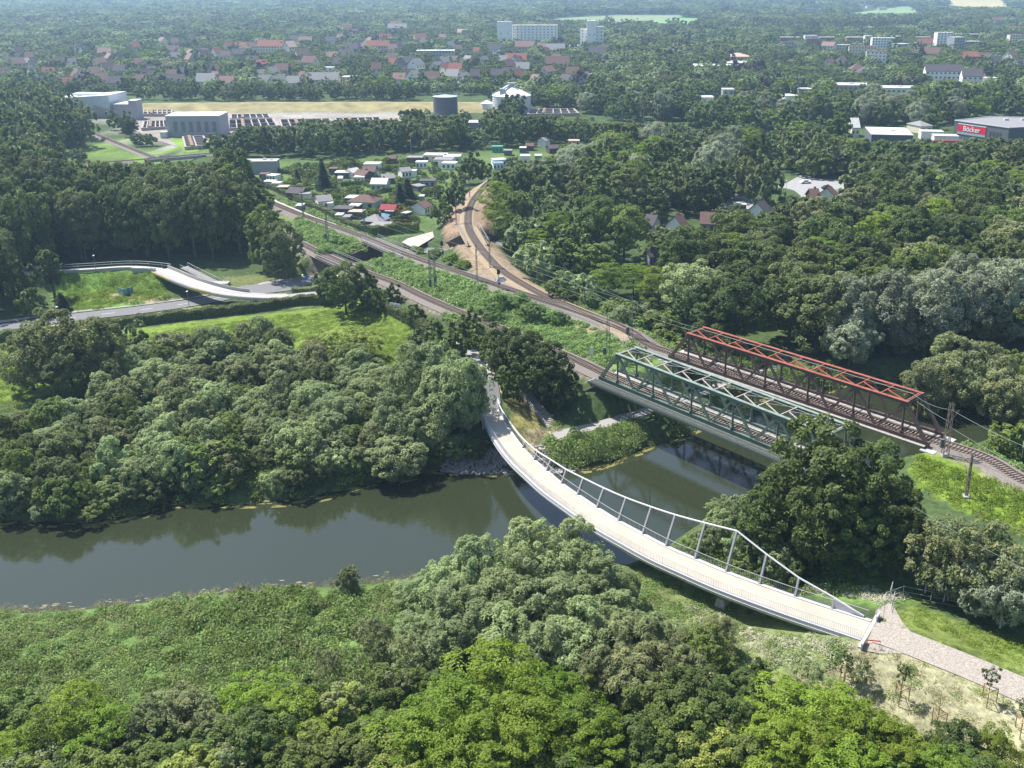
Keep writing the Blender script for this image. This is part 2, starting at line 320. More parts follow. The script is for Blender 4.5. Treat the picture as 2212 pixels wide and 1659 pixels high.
def add_noise(scale, lo, hi, src, det=8, rgh=.65):
    no = n.nodes.new('ShaderNodeTexNoise'); no.inputs['Scale'].default_value = scale; no.inputs['Detail'].default_value = det; no.inputs['Roughness'].default_value = rgh; n.links.new(geo.outputs['Position'], no.inputs['Vector'])
    mr = n.nodes.new('ShaderNodeMapRange'); mr.inputs['From Min'].default_value = .3; mr.inputs['From Max'].default_value = .7; mr.inputs['To Min'].default_value = lo; mr.inputs['To Max'].default_value = hi; n.links.new(no.outputs[0], mr.inputs['Value'])
    mx = n.nodes.new('ShaderNodeVectorMath'); mx.operation = 'SCALE'; n.links.new(src, mx.inputs[0]); n.links.new(mr.outputs[0], mx.inputs['Scale']); return mx.outputs[0], no
c1, _ = add_noise(.12, .75, 1.25, at.outputs['Color']); c2, no2 = add_noise(1.1, .6, 1.4, c1)
n.links.new(c2, b.inputs['Base Color']); bu = n.nodes.new('ShaderNodeBump'); bu.inputs['Strength'].default_value = .6; bu.inputs['Distance'].default_value = .3; n.links.new(no2.outputs[0], bu.inputs['Height']); n.links.new(bu.outputs[0], b.inputs['Normal'])
me = npmesh('ground', V, FQ, gm); ca = me.attributes.new('Col', 'FLOAT_COLOR', 'POINT'); cc = np.ones((nx*ny, 4)); cc[:, :3] = ground_col().reshape(-1, 3); ca.data.foreach_set('color', cc.astype('f').ravel())
me.polygons.foreach_set('use_smooth', np.ones(len(FQ), bool)); struct(obj('ground', me))
# water
wm = bpy.data.materials.new('river_water'); wm.use_nodes = True; n = wm.node_tree; b = n.nodes['Principled BSDF']
b.inputs['Roughness'].default_value = .02; b.inputs['IOR'].default_value = 1.42; b.inputs['Specular IOR Level'].default_value = .9
geo = n.nodes.new('ShaderNodeNewGeometry'); no = n.nodes.new('ShaderNodeTexNoise'); no.inputs['Scale'].default_value = 1.6; no.inputs['Detail'].default_value = 4
mp = n.nodes.new('ShaderNodeMapping'); mp.inputs['Scale'].default_value = (.6, 1.5, 1); n.links.new(geo.outputs['Position'], mp.inputs[0]); n.links.new(mp.outputs[0], no.inputs['Vector'])
bu = n.nodes.new('ShaderNodeBump'); bu.inputs['Strength'].default_value = .05; bu.inputs['Distance'].default_value = .2; n.links.new(no.outputs[0], bu.inputs['Height']); n.links.new(bu.outputs[0], b.inputs['Normal'])
n2_ = n.nodes.new('ShaderNodeTexNoise'); n2_.inputs['Scale'].default_value = .03; n.links.new(geo.outputs['Position'], n2_.inputs['Vector']); cr = n.nodes.new('ShaderNodeValToRGB'); n.links.new(n2_.outputs[0], cr.inputs[0])
cr.color_ramp.elements[0].color = (.024, .031, .014, 1); cr.color_ramp.elements[1].color = (.032, .04, .022, 1); n.links.new(cr.outputs[0], b.inputs['Base Color'])
mb = MB(); mb.add([(-400, 60, 0), (400, 60, 0), (400, 330, 0), (-400, 330, 0)], [(0, 1, 2, 3)]); struct(mb.build('river_water', wm))
# ---------------------------------------------------------------- foliage
def unit(a): return a/np.maximum(np.linalg.norm(a, axis=-1, keepdims=True), 1e-9)
def leaf_mesh(name, P, N, S, m, asp=.6, droop=0., v=None, out=None):
    n = len(P); N = unit(N)
    if out is not None: N = N*np.where((N*out).sum(1) < 0, -1., 1.)[:, None]
    t = rng.normal(size=(n, 3)); 
    if droop: t = t*(1-droop)+np.array([0, 0, -1.])*droop*1.6
    t = unit(t-(t*N).sum(1, keepdims=True)*N); b = np.cross(N, t); S = S[:, None]
    bow = N*S*.18
    V = np.stack([P-t*S-bow, P+b*S*asp, P+t*S-bow, P-b*S*asp], 1).reshape(-1, 3)
    Fq = np.arange(4*n).reshape(n, 4)
    me = npmesh(name, V, Fq, m, rng.random(n) if v is None else v)
    return me
def crown_pts(n, Rr, z0, z1, nl, sub, inner=.12, flat=1., top=.5):
    """leaf positions and normals on lobes set in an ellipsoid envelope; two levels of clumps"""
    zc, hz_ = (z0+z1)/2, (z1-z0)/2; k = np.arange(nl)+.5; ph = np.arccos(1-2*k/nl*.93); th = math.pi*(1+5**.5)*k+rng.uniform(0, 6)
    D = np.stack([np.cos(th)*np.sin(ph), np.sin(th)*np.sin(ph), np.cos(ph)], 1); D += rng.normal(0, .12, D.shape)
    rad = rng.uniform(.42, .82, nl)[:, None]; prof = 1-.25*np.clip(-D[:, 2:3], 0, 1)
    Lc = D*rad*np.array([Rr, Rr, hz_])*prof+[0, 0, zc]; Lr = rng.uniform(.24, .46, nl)*(Rr+min(hz_, Rr*1.3))/2
    Lc = np.vstack([Lc, [[0, 0, zc]]]); Lr = np.r_[Lr, min(Rr, hz_)*.55]
    ns = nl*sub; li = rng.integers(0, len(Lr), ns); sdv = unit(rng.normal(size=(ns, 3))+[0, 0, .25]); Sc = Lc[li]+sdv*Lr[li][:, None]*[1, 1, flat]; Sr = Lr[li]*rng.uniform(.26, .42, ns)
    m = int(n*2.6); si = rng.integers(0, ns, m); dv = unit(rng.normal(size=(m, 3))+[0, 0, .15]+.4*sdv[si]); P = Sc[si]+dv*Sr[si][:, None]*rng.uniform(.75, 1.15, (m, 1))*[1, 1, flat]
    keep = np.ones(m, bool)
    for c, r in zip(Lc, Lr): keep &= np.linalg.norm((P-c)/[1, 1, flat], axis=1) > r*.86
    keep |= rng.random(m) < inner*.5
    P, dv, si = P[keep][:n], dv[keep][:n], si[keep][:n]
    Nn = unit(dv*.5+sdv[si]*.45+rng.normal(0, .5, P.shape)+[0, 0, .5]); vv = np.clip(rng.random(ns)[si]*.4+rng.random(len(P))*.6, 0, 1)
    P[:, 2] = np.maximum(P[:, 2], .15); crown_pts.out = unit(dv*.45+sdv[si]*.55+unit(P-[0, 0, zc-hz_*.2])*.25+[0, 0, .12]); return P, Nn, vv
def crown(name, mt, n=8000, Rr=7.5, z0=2., z1=20., nl=14, sub=14, ls=.42, asp=.62, droop=0., flat=.85):
    P, N, v = crown_pts(n, Rr, z0, z1, nl, sub, flat=flat); return leaf_mesh(name, P, N, ls*rng.uniform(.55, 1.3, len(P)), LEAF[mt], asp, droop, v, crown_pts.out)
BARK = mat('bark', (.12, .1, .08), .95, .3, 6); BIRCH = mat('bark_birch', (.55, .53, .48), .8, .35, 4)
def trunk_mesh(name, h, r, m, limbs=5, spread=3., lean=.3):
    mb = MB(); a = random.uniform(0, 6.28)
    pts = [(0, 0, -.6)]+[(lean*math.cos(a)*t*t*h*.1, lean*math.sin(a)*t*t*h*.1, h*t) for t in (.15, .4, .7, 1)]
    mb.tube(pts, [r*1.35, r, r*.8, r*.5, r*.15], 7)
    for k in range(limbs):
        t = random.uniform(.3, .75); a = k*2.4+random.random(); s = spread*random.uniform(.6, 1); b = (0, 0, h*t)
        mb.tube([b, (math.cos(a)*s*.5, math.sin(a)*s*.5, h*t+s*.45), (math.cos(a)*s, math.sin(a)*s, h*t+s*1.1)], [r*.45, r*.3, r*.08], 5)
    me = bpy.data.meshes.new(name); me.from_pydata(mb.v, [], mb.f); me.materials.append(m); me.update(); return me
PROTO = {}   # kind -> (crown meshes, trunk mesh, nominal R, nominal H)
def proto(kind, crowns, trunk, r, h): PROTO[kind] = (crowns, trunk, r, h)
proto('broad', [crown('crown_broad', 'mid', 14000, nl=15+i*3, z0=1.2, ls=.33) for i in range(4)], trunk_mesh('trunk_broad', 15, .4, BARK, 6, 3.5), 7.5, 20)
proto('high', [crown('crown_high', 'oak', 12000, z0=5, nl=15, ls=.34) for i in range(2)], trunk_mesh('trunk_high', 15, .42, BARK, 6, 3.5), 7.5, 20)
proto('layer', [crown('crown_layer', 'bright', 15000, nl=19, sub=14, flat=.5, z0=1., ls=.29, asp=.4) for i in range(2)], trunk_mesh('trunk_layer', 14, .3, BARK, 7, 4), 7.5, 20)
proto('willow', [crown('crown_willow', 'willow', 16000, nl=17, sub=24, z0=.6, z1=14, Rr=5.5, ls=.31, asp=.32, droop=.2, flat=1.) for i in range(3)], trunk_mesh('trunk_willow', 10, .3, BARK, 6, 2.5), 5.5, 14)
proto('weep', [crown('crown_weep', 'olive', 11000, nl=12, sub=20, z0=.6, z1=14, Rr=5.5, ls=.42, asp=.2, droop=.55, flat=1.25) for i in range(2)], trunk_mesh('trunk_weep', 10, .25, BARK, 6, 2.5), 5.5, 14)
proto('shrub', [crown('crown_shrub', 'willow', 9000, nl=12, sub=20, z0=-1., z1=6.5, Rr=4.2, ls=.25, asp=.36, flat=.9) for i in range(3)], trunk_mesh('trunk_shrub', 4, .12, BARK, 6, 1.6), 4.2, 6.5)
proto('sparse', [crown('crown_sparse', 'olive', 4200, nl=16, sub=12, z0=1.5, z1=16, Rr=4.2, ls=.32, asp=.4, droop=.4, flat=1.2) for i in range(2)], trunk_mesh('trunk_birch', 14.5, .13, BIRCH, 7, 2.2, 1.2), 4.2, 16)
proto('column', [crown('crown_column', 'oak', 6000, nl=14, sub=12, z0=.5, z1=16, Rr=2.6, ls=.36, flat=1.3)], trunk_mesh('trunk_column', 12, .3, BARK, 4, 1), 2.6, 16)
def conifer_mesh():
    P, N = [], []; n = 5200; H = 14.
    for k in range(20):
        z = 1+k*.62; r = 3.4*(1-z/H)**.85+.15; m = int(n*r/38)+30; a = rng.uniform(0, 6.28, m); rr = r*np.sqrt(rng.uniform(.12, 1, m))*(1+.22*np.sin(a*7+k*1.7))
        P.append(np.stack([np.cos(a)*rr, np.sin(a)*rr, z-.34*rr+rng.normal(0, .09, m)], 1)); N.append(np.stack([np.cos(a)*.55, np.sin(a)*.55, np.ones(m)], 1)+rng.normal(0, .3, (m, 3)))
    P = np.vstack(P); N = np.vstack(N); return leaf_mesh('crown_conifer', P, N, rng.uniform(.22, .42, len(P)), LEAF['conifer'], .4)
proto('conifer', [conifer_mesh()], trunk_mesh('trunk_conifer', 13, .22, BARK, 0), 3.4, 14)
proto('far', [crown('crown_far', c, 750, nl=9, sub=8, z0=0, z1=15, Rr=7.5, ls=1.05, asp=.7, flat=.9) for c in ('mid', 'mid', 'oak', 'oak', 'willow', 'bright')], trunk_mesh('trunk_far', 9, .4, BARK, 0), 7.5, 15)
NAMES = dict(broad='broadleaf_tree', high='broadleaf_tree', layer='feathery_tree', willow='willow_tree', weep='weeping_willow', shrub='willow_shrub', sparse='birch_tree', column='columnar_tree', conifer='conifer_tree', far='distant_tree')
CATS = dict(broad='tree', high='tree', layer='tree', willow='tree', weep='tree', shrub='shrub', sparse='tree', column='tree', conifer='tree', far='tree')
ADJ = dict(oak='dark green', mid='mid green', bright='bright yellow-green', willow='grey-green', silver='silvery grey', olive='olive brown-green', copper='dark purple', conifer='blackish green', yellow='pale yellow-green', hedge='dull green', orange='ochre green', weed='fresh green', knot='fresh green')
NOUN = dict(broad='broadleaf tree', high='tall broadleaf tree', layer='feathery broadleaf tree', willow='willow tree', weep='drooping willow tree', shrub='rounded bush', sparse='thin birch-like tree', column='narrow upright tree', conifer='conifer', far='distant tree')
PLANTS = []      # (x, y, z, R, h, kind, colour, zone phrase, group)
def T(vx, vy, h, r, kind, colr, where, group=None, gz=None):
    z = ZL if gz is None else gz
    for _ in range(6):
        p = G(vx, vy, z+h); z = float(hz(p[0], p[1])) if gz is None else gz
    z = float(hz(p[0], p[1])); PLANTS.append([p[0], p[1], z, r, h, kind, colr, where, group or (NOUN[kind]+'s '+where)])
BLOCK = []       # keep-out circles and polylines for scattering
def blocked(x, y, r):
    for P, w in BLOCK_LINES:
        d, _ = dline(np.array([x]), np.array([y]), P)
        if d[0] < w+r*.55: return True
    for bx, by, br in BLOCK:
        if (x-bx)**2+(y-by)**2 < (br+r*.5)**2: return True
    return False
BLOCK_LINES = [(thin(TRK_B, 8), 3.5), (thin(TRK_A[:iA0], 8), 3.2), (thin(TRK_C, 8), 4), (thin(ROAD, 8), 5.5), (thin(HPATH, 5), 2.5), (thin(GRAV, 5), 4), (thin(TOWP, 5), 2.5), (thin(RAMP, 6), 3), (thin(OVER, 6), 4), (thin(TRK_D, 6), 3.5), (thin(TRK_E, 6), 4)]
def scatter(poly, z, sp, hs, rs, kinds, where, group=None, avoid=True, jit=.3):
    """kinds: list of (kind, colour, weight); poly in v at height z; staggered grid with jitter"""
    Q = np.array(GP(poly, z))[:, :2]; w = np.array([k[2] for k in kinds], float); w /= w.sum(); x0, y0 = Q.min(0); x1, y1 = Q.max(0); j = 0; y = y0
    while y < y1:
        x = x0+(sp/2 if j % 2 else 0)
        while x < x1:
            px, py = x+rng.normal(0, sp*jit), y+rng.normal(0, sp*jit)
            if inpoly(np.array([px]), np.array([py]), Q)[0]:
                k = kinds[rng.choice(len(kinds), p=w)]; f = rng.uniform(0, 1); h = hs[0]+(hs[1]-hs[0])*f; r = rs[0]+(rs[1]-rs[0])*(.6*f+.4*rng.random())
                gzz = float(hz(px, py))
                if gzz > .0 and not (avoid and blocked(px, py, r)):
                    PLANTS.append([px, py, gzz, r, h, k[0], k[1], where, group or 'trees '+where])
            x += sp
        y += sp*.87; j += 1
# ---------------------------------------------------------------- surfaces
ASPH = mat('asphalt', (.17, .17, .175), .9, .12, 2.5); PATHM = mat('path_paving', (.30, .29, .275), .9, .12, 3); GRAVM = mat('gravel', (.33, .295, .255), .95, .35, 5., bump=1., detail=12)
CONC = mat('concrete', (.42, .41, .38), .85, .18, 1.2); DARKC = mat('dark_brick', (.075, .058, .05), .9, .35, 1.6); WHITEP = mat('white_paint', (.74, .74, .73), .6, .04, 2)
struct(ribbon('road', ROAD, 3.2, -3.2, ASPH, .06)); struct(ribbon('cycle_path', ROAD[:int(len(ROAD)*.62)], 5.9, 4.1, PATHM, .07))
mk = MB()
for i in range(4, len(ROAD)-6, 6):
    q = ROAD[i:i+3]; mk.strip(offs(q, .07, .068), offs(q, -.07, .068))
struct(mk.build('road_markings', WHITEP))
struct(ribbon('ramp_path', RAMP, 1.7, -1.7, mat('pale_paving', (.46, .44, .41), .85, .06, 2), .05)); struct(ribbon('hedge_path', HPATH, 1.45, -1.45, PATHM, .05))
struct(ribbon('upper_path_end', HPATH[int(len(HPATH)*.86):], 2.3, -1.6, mat('asphalt_dark', (.13, .13, .135), .9, .15, 3), .058))
struct(ribbon('towpath', TOWP, 1.5, -1.5, PATHM, .05)); struct(ribbon('gravel_path', GRAV, 2.5, -2.2, GRAVM, .04, .5))
ap = MB(); P_ = [G(*p) for p in [(1893, 1318, 5.9), (1925, 1300, 5.7), (1950, 1345, 5.8), (1985, 1385, 5.8), (1975, 1412, 5.8), (1900, 1412, 5.8), (1868, 1405, 5.8), (1880, 1375, 5.95)]]
ap.add([p+[0, 0, .02] for p in P_], [tuple(range(8))]); 
mb = MB(); mb.add([G(*p, ZL+.12) for p in [(480, 622), (560, 600), (690, 594), (700, 612), (620, 628), (520, 640)]], [(0, 1, 2, 3, 4, 5)][::-1]); 
struct(mb.build('road_forecourt', ASPH))
# ---------------------------------------------------------------- footbridge
STEEL = mat('bridge_white_steel', (.5, .5, .515), .45, .04, 1.5, spec=.5); CREAM = mat('bridge_deck_surface', (.41, .375, .31), .85, .1, .35, detail=10); POST = mat('bridge_grey_steel', (.3, .3, .31), .5, .06, 2, spec=.5); MESHM = mat('railing_steel', (.46, .46, .47), .5, .05, 2, spec=.5)
RE = spline(GP([(1078, 885.5), (1098, 922), (1130, 967), (1155, 994), (1183, 1017), (1215, 1045.5), (1250, 1069), (1291.6, 1097), (1334.7, 1124), (1387.8, 1151.6), (1437.6, 1179), (1503.6, 1206.6), (1567.7, 1234), (1639, 1260), (1716, 1287), (1797, 1313), (1883, 1340.5)], ZD), .5)
# smooth the right edge
for _ in range(30): RE[1:-1] = .25*RE[:-2]+.5*RE[1:-1]+.25*RE[2:]
nR = len(RE); sR = np.linspace(0, 1, nR); wid = np.interp(sR, [0, .12, .5, .8, 1], [3.5, 3.9, 4.3, 4.6, 4.7])   # RE runs from the left end; the deck lies on its right-hand (camera) side
SGN = -1 if (sides(RE)[nR//2]@np.array([0, -1., 0])) < 0 else 1   # sign of left normal pointing to the camera side
nd = lambda d, dz=0.: offs(RE, SGN*np.asarray(d) if np.ndim(d) else SGN*d, dz)
FB = empty('footbridge', RE[nR//2]*[1, 1, 0]); FBo = Vector(FB.location)
def fb(mbx, name, m): o = mbx.build(name, m, FB); o.location = -FBo; return o
tag(FB, 'new curved white footbridge with a cream deck and tall posts over the river', 'footbridge')
def band(prof, mbx=None):
    """closed profile (list of (dist, dz) arrays) swept along RE"""
    mbx = mbx or MB(); Q = [nd(d, z) for d, z in prof]; k = len(Q)
    for i in range(k): mbx.strip(Q[i], Q[(i+1) % k])
    for e in (0, -1): mbx.add([q[e] for q in Q][::(1 if e else -1)], [tuple(range(k))])
    return mbx
one = np.ones(nR)
fb(band([(.0*one, -.06), (wid-.3, -.06), (wid-.3, -.5), (wid*.55, -1.15), (.0*one, -1.0)]), 'deck_girder', STEEL)
fb(band([(.42*one, .0), (wid-.5, .0), (wid-.5, -.055), (.42*one, -.055)]), 'deck_surface', CREAM)
fb(band([(-.12*one, .10), (.40*one, .10), (.40*one, -.058), (-.12*one, -.058)]), 'kerb_plate', STEEL)
fb(band([(wid-.48, .05), (wid-.12, .05), (wid-.12, -.058), (wid-.48, -.058)]), 'edge_plate', STEEL)
fb(band([(wid-.1, .04), (wid, .04), (wid, -.42), (wid-.1, -.42)]), 'fascia', STEEL)
fb(band([(wid+.02, -.45), (wid+.12, -.45), (wid-.12, -1.0), (wid-.24, -1.0)]), 'lower_fascia', STEEL)
PB = [(1098,922,1098,905),(1130,967,1136.6,957),(1155,994,1161.6,975),(1183,1017,1190,994),(1215,1045.5,1223,1013),(1250,1069,1261.6,1032),(1291.6,1097,1305,1055.5),(1334.7,1124,1351.6,1075.5),(1387.8,1151.6,1401.6,1094),(1437.6,1179,1459.6,1113),(1503.6,1206.6,1523.7,1131),(1567.7,1234,1591.6,1148),(1639,1260,1655.8,1199),(1716,1287,1725.4,1249),(1797,1313,1800.6,1294.6)]
NN = sides(RE)*(-SGN); tops = []; bases = []
for (bx, by, tx, ty) in PB:
    g = G(bx, by, ZD); i = int(np.argmin(np.linalg.norm(RE-g, axis=1))); b_ = RE[i]; n_ = NN[i]; d = ray(tx, ty); o_ = np.array([0, 0, HC])
    # ray meets the vertical plane through b_ spanned by the outward normal
    t_ = np.array([n_[1], -n_[0], 0]); k = (b_-o_)@t_/(d@t_); q = o_+d*k; l = (q-b_)@n_; h = q[2]-b_[2]
    bases.append((i, b_, n_)); tops.append((l, h))
hh = np.array([t[1] for t in tops]); print('post lean/height', [(round(float(a), 1), round(float(b), 1)) for a, b in tops])
HT = np.array([.95, 1.15, 1.45, 1.85, 2.25, 2.6, 2.98, 3.4, 3.85, 4.3, 4.75, 5.25, 3.75, 2.35, 1.35]); LN = np.array([.3, .45, .58, .7, .85, 1.02, 1.2, 1.38, 1.56, 1.8, 2.05, 2.3, 1.55, .8, .35]); TP = []
for (i, b_, n_), h, lean in zip(bases, HT, LN):
    p0 = b_+[0, 0, .08]; p1 = b_+n_*lean+[0, 0, h]; TP.append(p1); tdir = np.cross(n_, [0, 0, 1])
    m_ = MB(); wb, wt = .62, .36; e = .13
    vs = []
    for (c, w_) in ((p0, wb), (p1, wt)):
        for sx, sy in ((-1, -1), (1, -1), (1, 1), (-1, 1)): vs.append(c+n_*sx*w_/2+tdir*sy*e)
    m_.add(vs, [(3, 2, 1, 0), (4, 5, 6, 7), (0, 1, 5, 4), (1, 2, 6, 5), (2, 3, 7, 6), (3, 0, 4, 7)])
    m_.box(p0, (.5, .3, .06)); fb(m_, 'post', POST)
i_end = nR-3; endp = RE[i_end]+[0, 0, .3]
pts = [RE[1]+[0, 0, 1.25], RE[max(2, bases[0][0]//2)]+[0, 0, 1.2]]+TP+[RE[int((bases[-1][0]+nR)/2)]+[0, 0, .75], endp]
A1 = spline(pts[:14], .8); A2 = np.array(pts[13:]); m_ = MB(); m_.tube(list(A1), .13, 8); m_.tube(list(A2), .13, 8); fb(m_, 'top_chord', STEEL)
# triangular steel panels closing both ends of the chord
m_ = MB(); i0, i1 = 1, bases[0][0]
for i in range(i0, i1): m_.add([RE[i]+[0, 0, .1], RE[i+1]+[0, 0, .1], RE[i+1]+[0, 0, 1.2], RE[i]+[0, 0, 1.2]], [(0, 1, 2, 3)]); m_.add([RE[i]-NN[i]*.12+[0, 0, .1], RE[i+1]-NN[i]*.12+[0, 0, .1], RE[i+1]-NN[i]*.12+[0, 0, 1.2], RE[i]-NN[i]*.12+[0, 0, 1.2]], [(3, 2, 1, 0)])
fb(m_, 'end_panel', POST)
m_ = MB(); m_.prism([(0, 0), (1, 0), (1, .1), (0, .1)], 0, 0) if 0 else None
ia = bases[-1][0]; pa = RE[ia]; pe = RE[i_end]; q = [pa+[0, 0, .1], pe+[0, 0, .12], pe+[0, 0, .3], pa+[0, 0, 1.45]]; w_ = NN[ia]*.08; m_.add(q+[a+w_ for a in q], [(0, 1, 2, 3), (7, 6, 5, 4), (0, 4, 5, 1), (1, 5, 6, 2), (2, 6, 7, 3), (3, 7, 4, 0)]); fb(m_, 'end_panel', STEEL)
def railing(name, E, h, par_fb, step=.26, out=0., m=MESHM):
    """E: edge polyline"""
    m_ = MB(); Nn = sides(E)*out; m_.tube([e+n_*.0+[0, 0, h]+n_ for e, n_ in zip(E[::2], Nn[::2])]+[E[-1]+Nn[-1]+[0, 0, h]], .035, 5); m_.tube([e+[0, 0, .14] for e in E[::2]]+[E[-1]+[0, 0, .14]], .02, 4)
    s = np.r_[0, np.cumsum(np.linalg.norm(np.diff(E, axis=0), axis=1))]
    for u in np.arange(0, s[-1], step):
        p = np.array([np.interp(u, s, E[:, k]) for k in range(3)]); i = min(int(np.searchsorted(s, u)), len(E)-1); r = .028 if int(round(u/step)) % 8 == 0 else .018
        m_.tube([p+[0, 0, .08], p+Nn[i]+[0, 0, h]], r, 3)
    return fb(m_, name, m) if par_fb else m_
railing('near_railing', nd(wid-.3), 1.15, True)
for (a, b) in zip(bases[:-1], bases[1:]): railing('railing', RE[a[0]:b[0]+1]+NN[a[0]]*.1, 1.15, True)
railing('railing', RE[bases[-1][0]:nR-1]+NN[bases[-1][0]]*.3, 1.15, True)
# pier, abutments
pg = G(1548, 1318, 2.6); i = int(np.argmin(np.linalg.norm(nd(wid*.5)-pg, axis=1))); pc = nd(wid*.55)[i]; gz_ = float(hz(pc[0], pc[1]))
n_ = NN[i]; m_ = MB(); a_ = math.atan2(n_[1], n_[0])
m_.box((pc[0], pc[1], gz_+.55), (2.0, 1.5, 1.3), a_, .72); fb(m_, 'pier_base', CONC)
m_ = MB(); m_.beam((pc[0], pc[1], gz_+1.1), (pc[0]+n_[0]*.5, pc[1]+n_[1]*.5, ZD-1.1), .55, 1.0); m_.beam((pc[0], pc[1], gz_+1.1), (pc[0]-n_[0]*.7, pc[1]-n_[1]*.7, ZD-1.0), .5, .8); fb(m_, 'pier', POST)
e = nR-1; n_ = NN[e]; t_ = np.array([n_[1], -n_[0], 0])*1.0
t_ = (RE[-1]-RE[-4]); t_ /= np.linalg.norm(t_); c0 = RE[e]; W_ = wid[-1]
m_ = MB(); m_.beam(c0+n_*1.5+t_*.28+[0, 0, -1.4], c0-n_*(W_+1.3)+t_*.28+[0, 0, -1.4], .5, 2.75); fb(m_, 'end_wall', CONC)
for (d0, d1) in ((1.6, .2), (-(W_-.1), -(W_+1.6))):
    m_ = MB(); m_.beam(c0+n_*d0+t_*.55+[0, 0, .1], c0+n_*d1+t_*.55+[0, 0, .1], .12, .9); m_.beam(c0+n_*d0+t_*.55+[0, 0, .62], c0+n_*d1+t_*.55+[0, 0, .62], .22, .14); fb(m_, 'end_parapet', STEEL)
s0 = RE[0]; n0 = NN[0]; t0 = RE[0]-RE[3]; t0 /= np.linalg.norm(t0)
m_ = MB(); m_.beam(s0+n0*.3+t0*.3+[0, 0, -1.6], s0-n0*3.9+t0*.3+[0, 0, -1.6], .6, 3.1); m_.beam(s0-n0*3.7+[0, 0, -.7], s0-n0*3.9-t0*4.5+[0, 0, -.9], .35, 1.5); fb(m_, 'abutment_wall', CONC)
m_ = MB(); m_.beam(s0+n0*.1+t0*.2+[0, 0, .4], s0+n0*.35+t0*3.2+[0, 0, .4], .3, 1.5); fb(m_, 'end_wall', STEEL)
mb = MB(); mb.add([nd(wid)[0]*0+s0-n0*3.4+t0*.1+[0,0,.02], s0+[0,0,.02]+t0*.1, s0+t0*1.2+[0,0,.02], s0-n0*3.4+t0*1.2+[0,0,.02]], [(0,1,2,3)]); fb(mb, 'threshold', mat('steel_strip', (.35, .35, .36), .5, .1, 3))
# construction fence panels leaning at the landing and red-white barrier
mb = MB(); fp = G(1925, 1322, 5.9)
for k in range(2):
    a = fp+[k*.4, k*2.2, 0]; b2 = a+np.array([.9, 1.9, 0])
    for z in (.1, 1.8): mb.beam(a+[0, 0, z], b2+[0, 0, z], .05, .05)
    for u in np.linspace(0, 1, 9): mb.beam(a+(b2-a)*u+[0, 0, .1], a+(b2-a)*u+[0, 0, 1.8], .03, .03)
tag(mb.build('site_fence', MESHM), 'wire site fence panels at the right end of the white footbridge', 'fence')
mb = MB(); q0 = G(1872, 1396, 6.0); mb.beam(q0+[0, 0, .9], q0+[1.5, -.3, .95], .05, .14); mb.beam(q0+[0, 0, 0], q0+[0, 0, 1], .05, .05); mb.beam(q0+[1.5, -.3, 0], q0+[1.5, -.3, 1], .05, .05)
tag(mb.build('barrier', mat('barrier_red', (.6, .08, .05), .5, .1, 2)), 'small red barrier rail on the gravel beside the footbridge end', 'barrier')
struct(ap.build('gravel_apron', GRAVM))

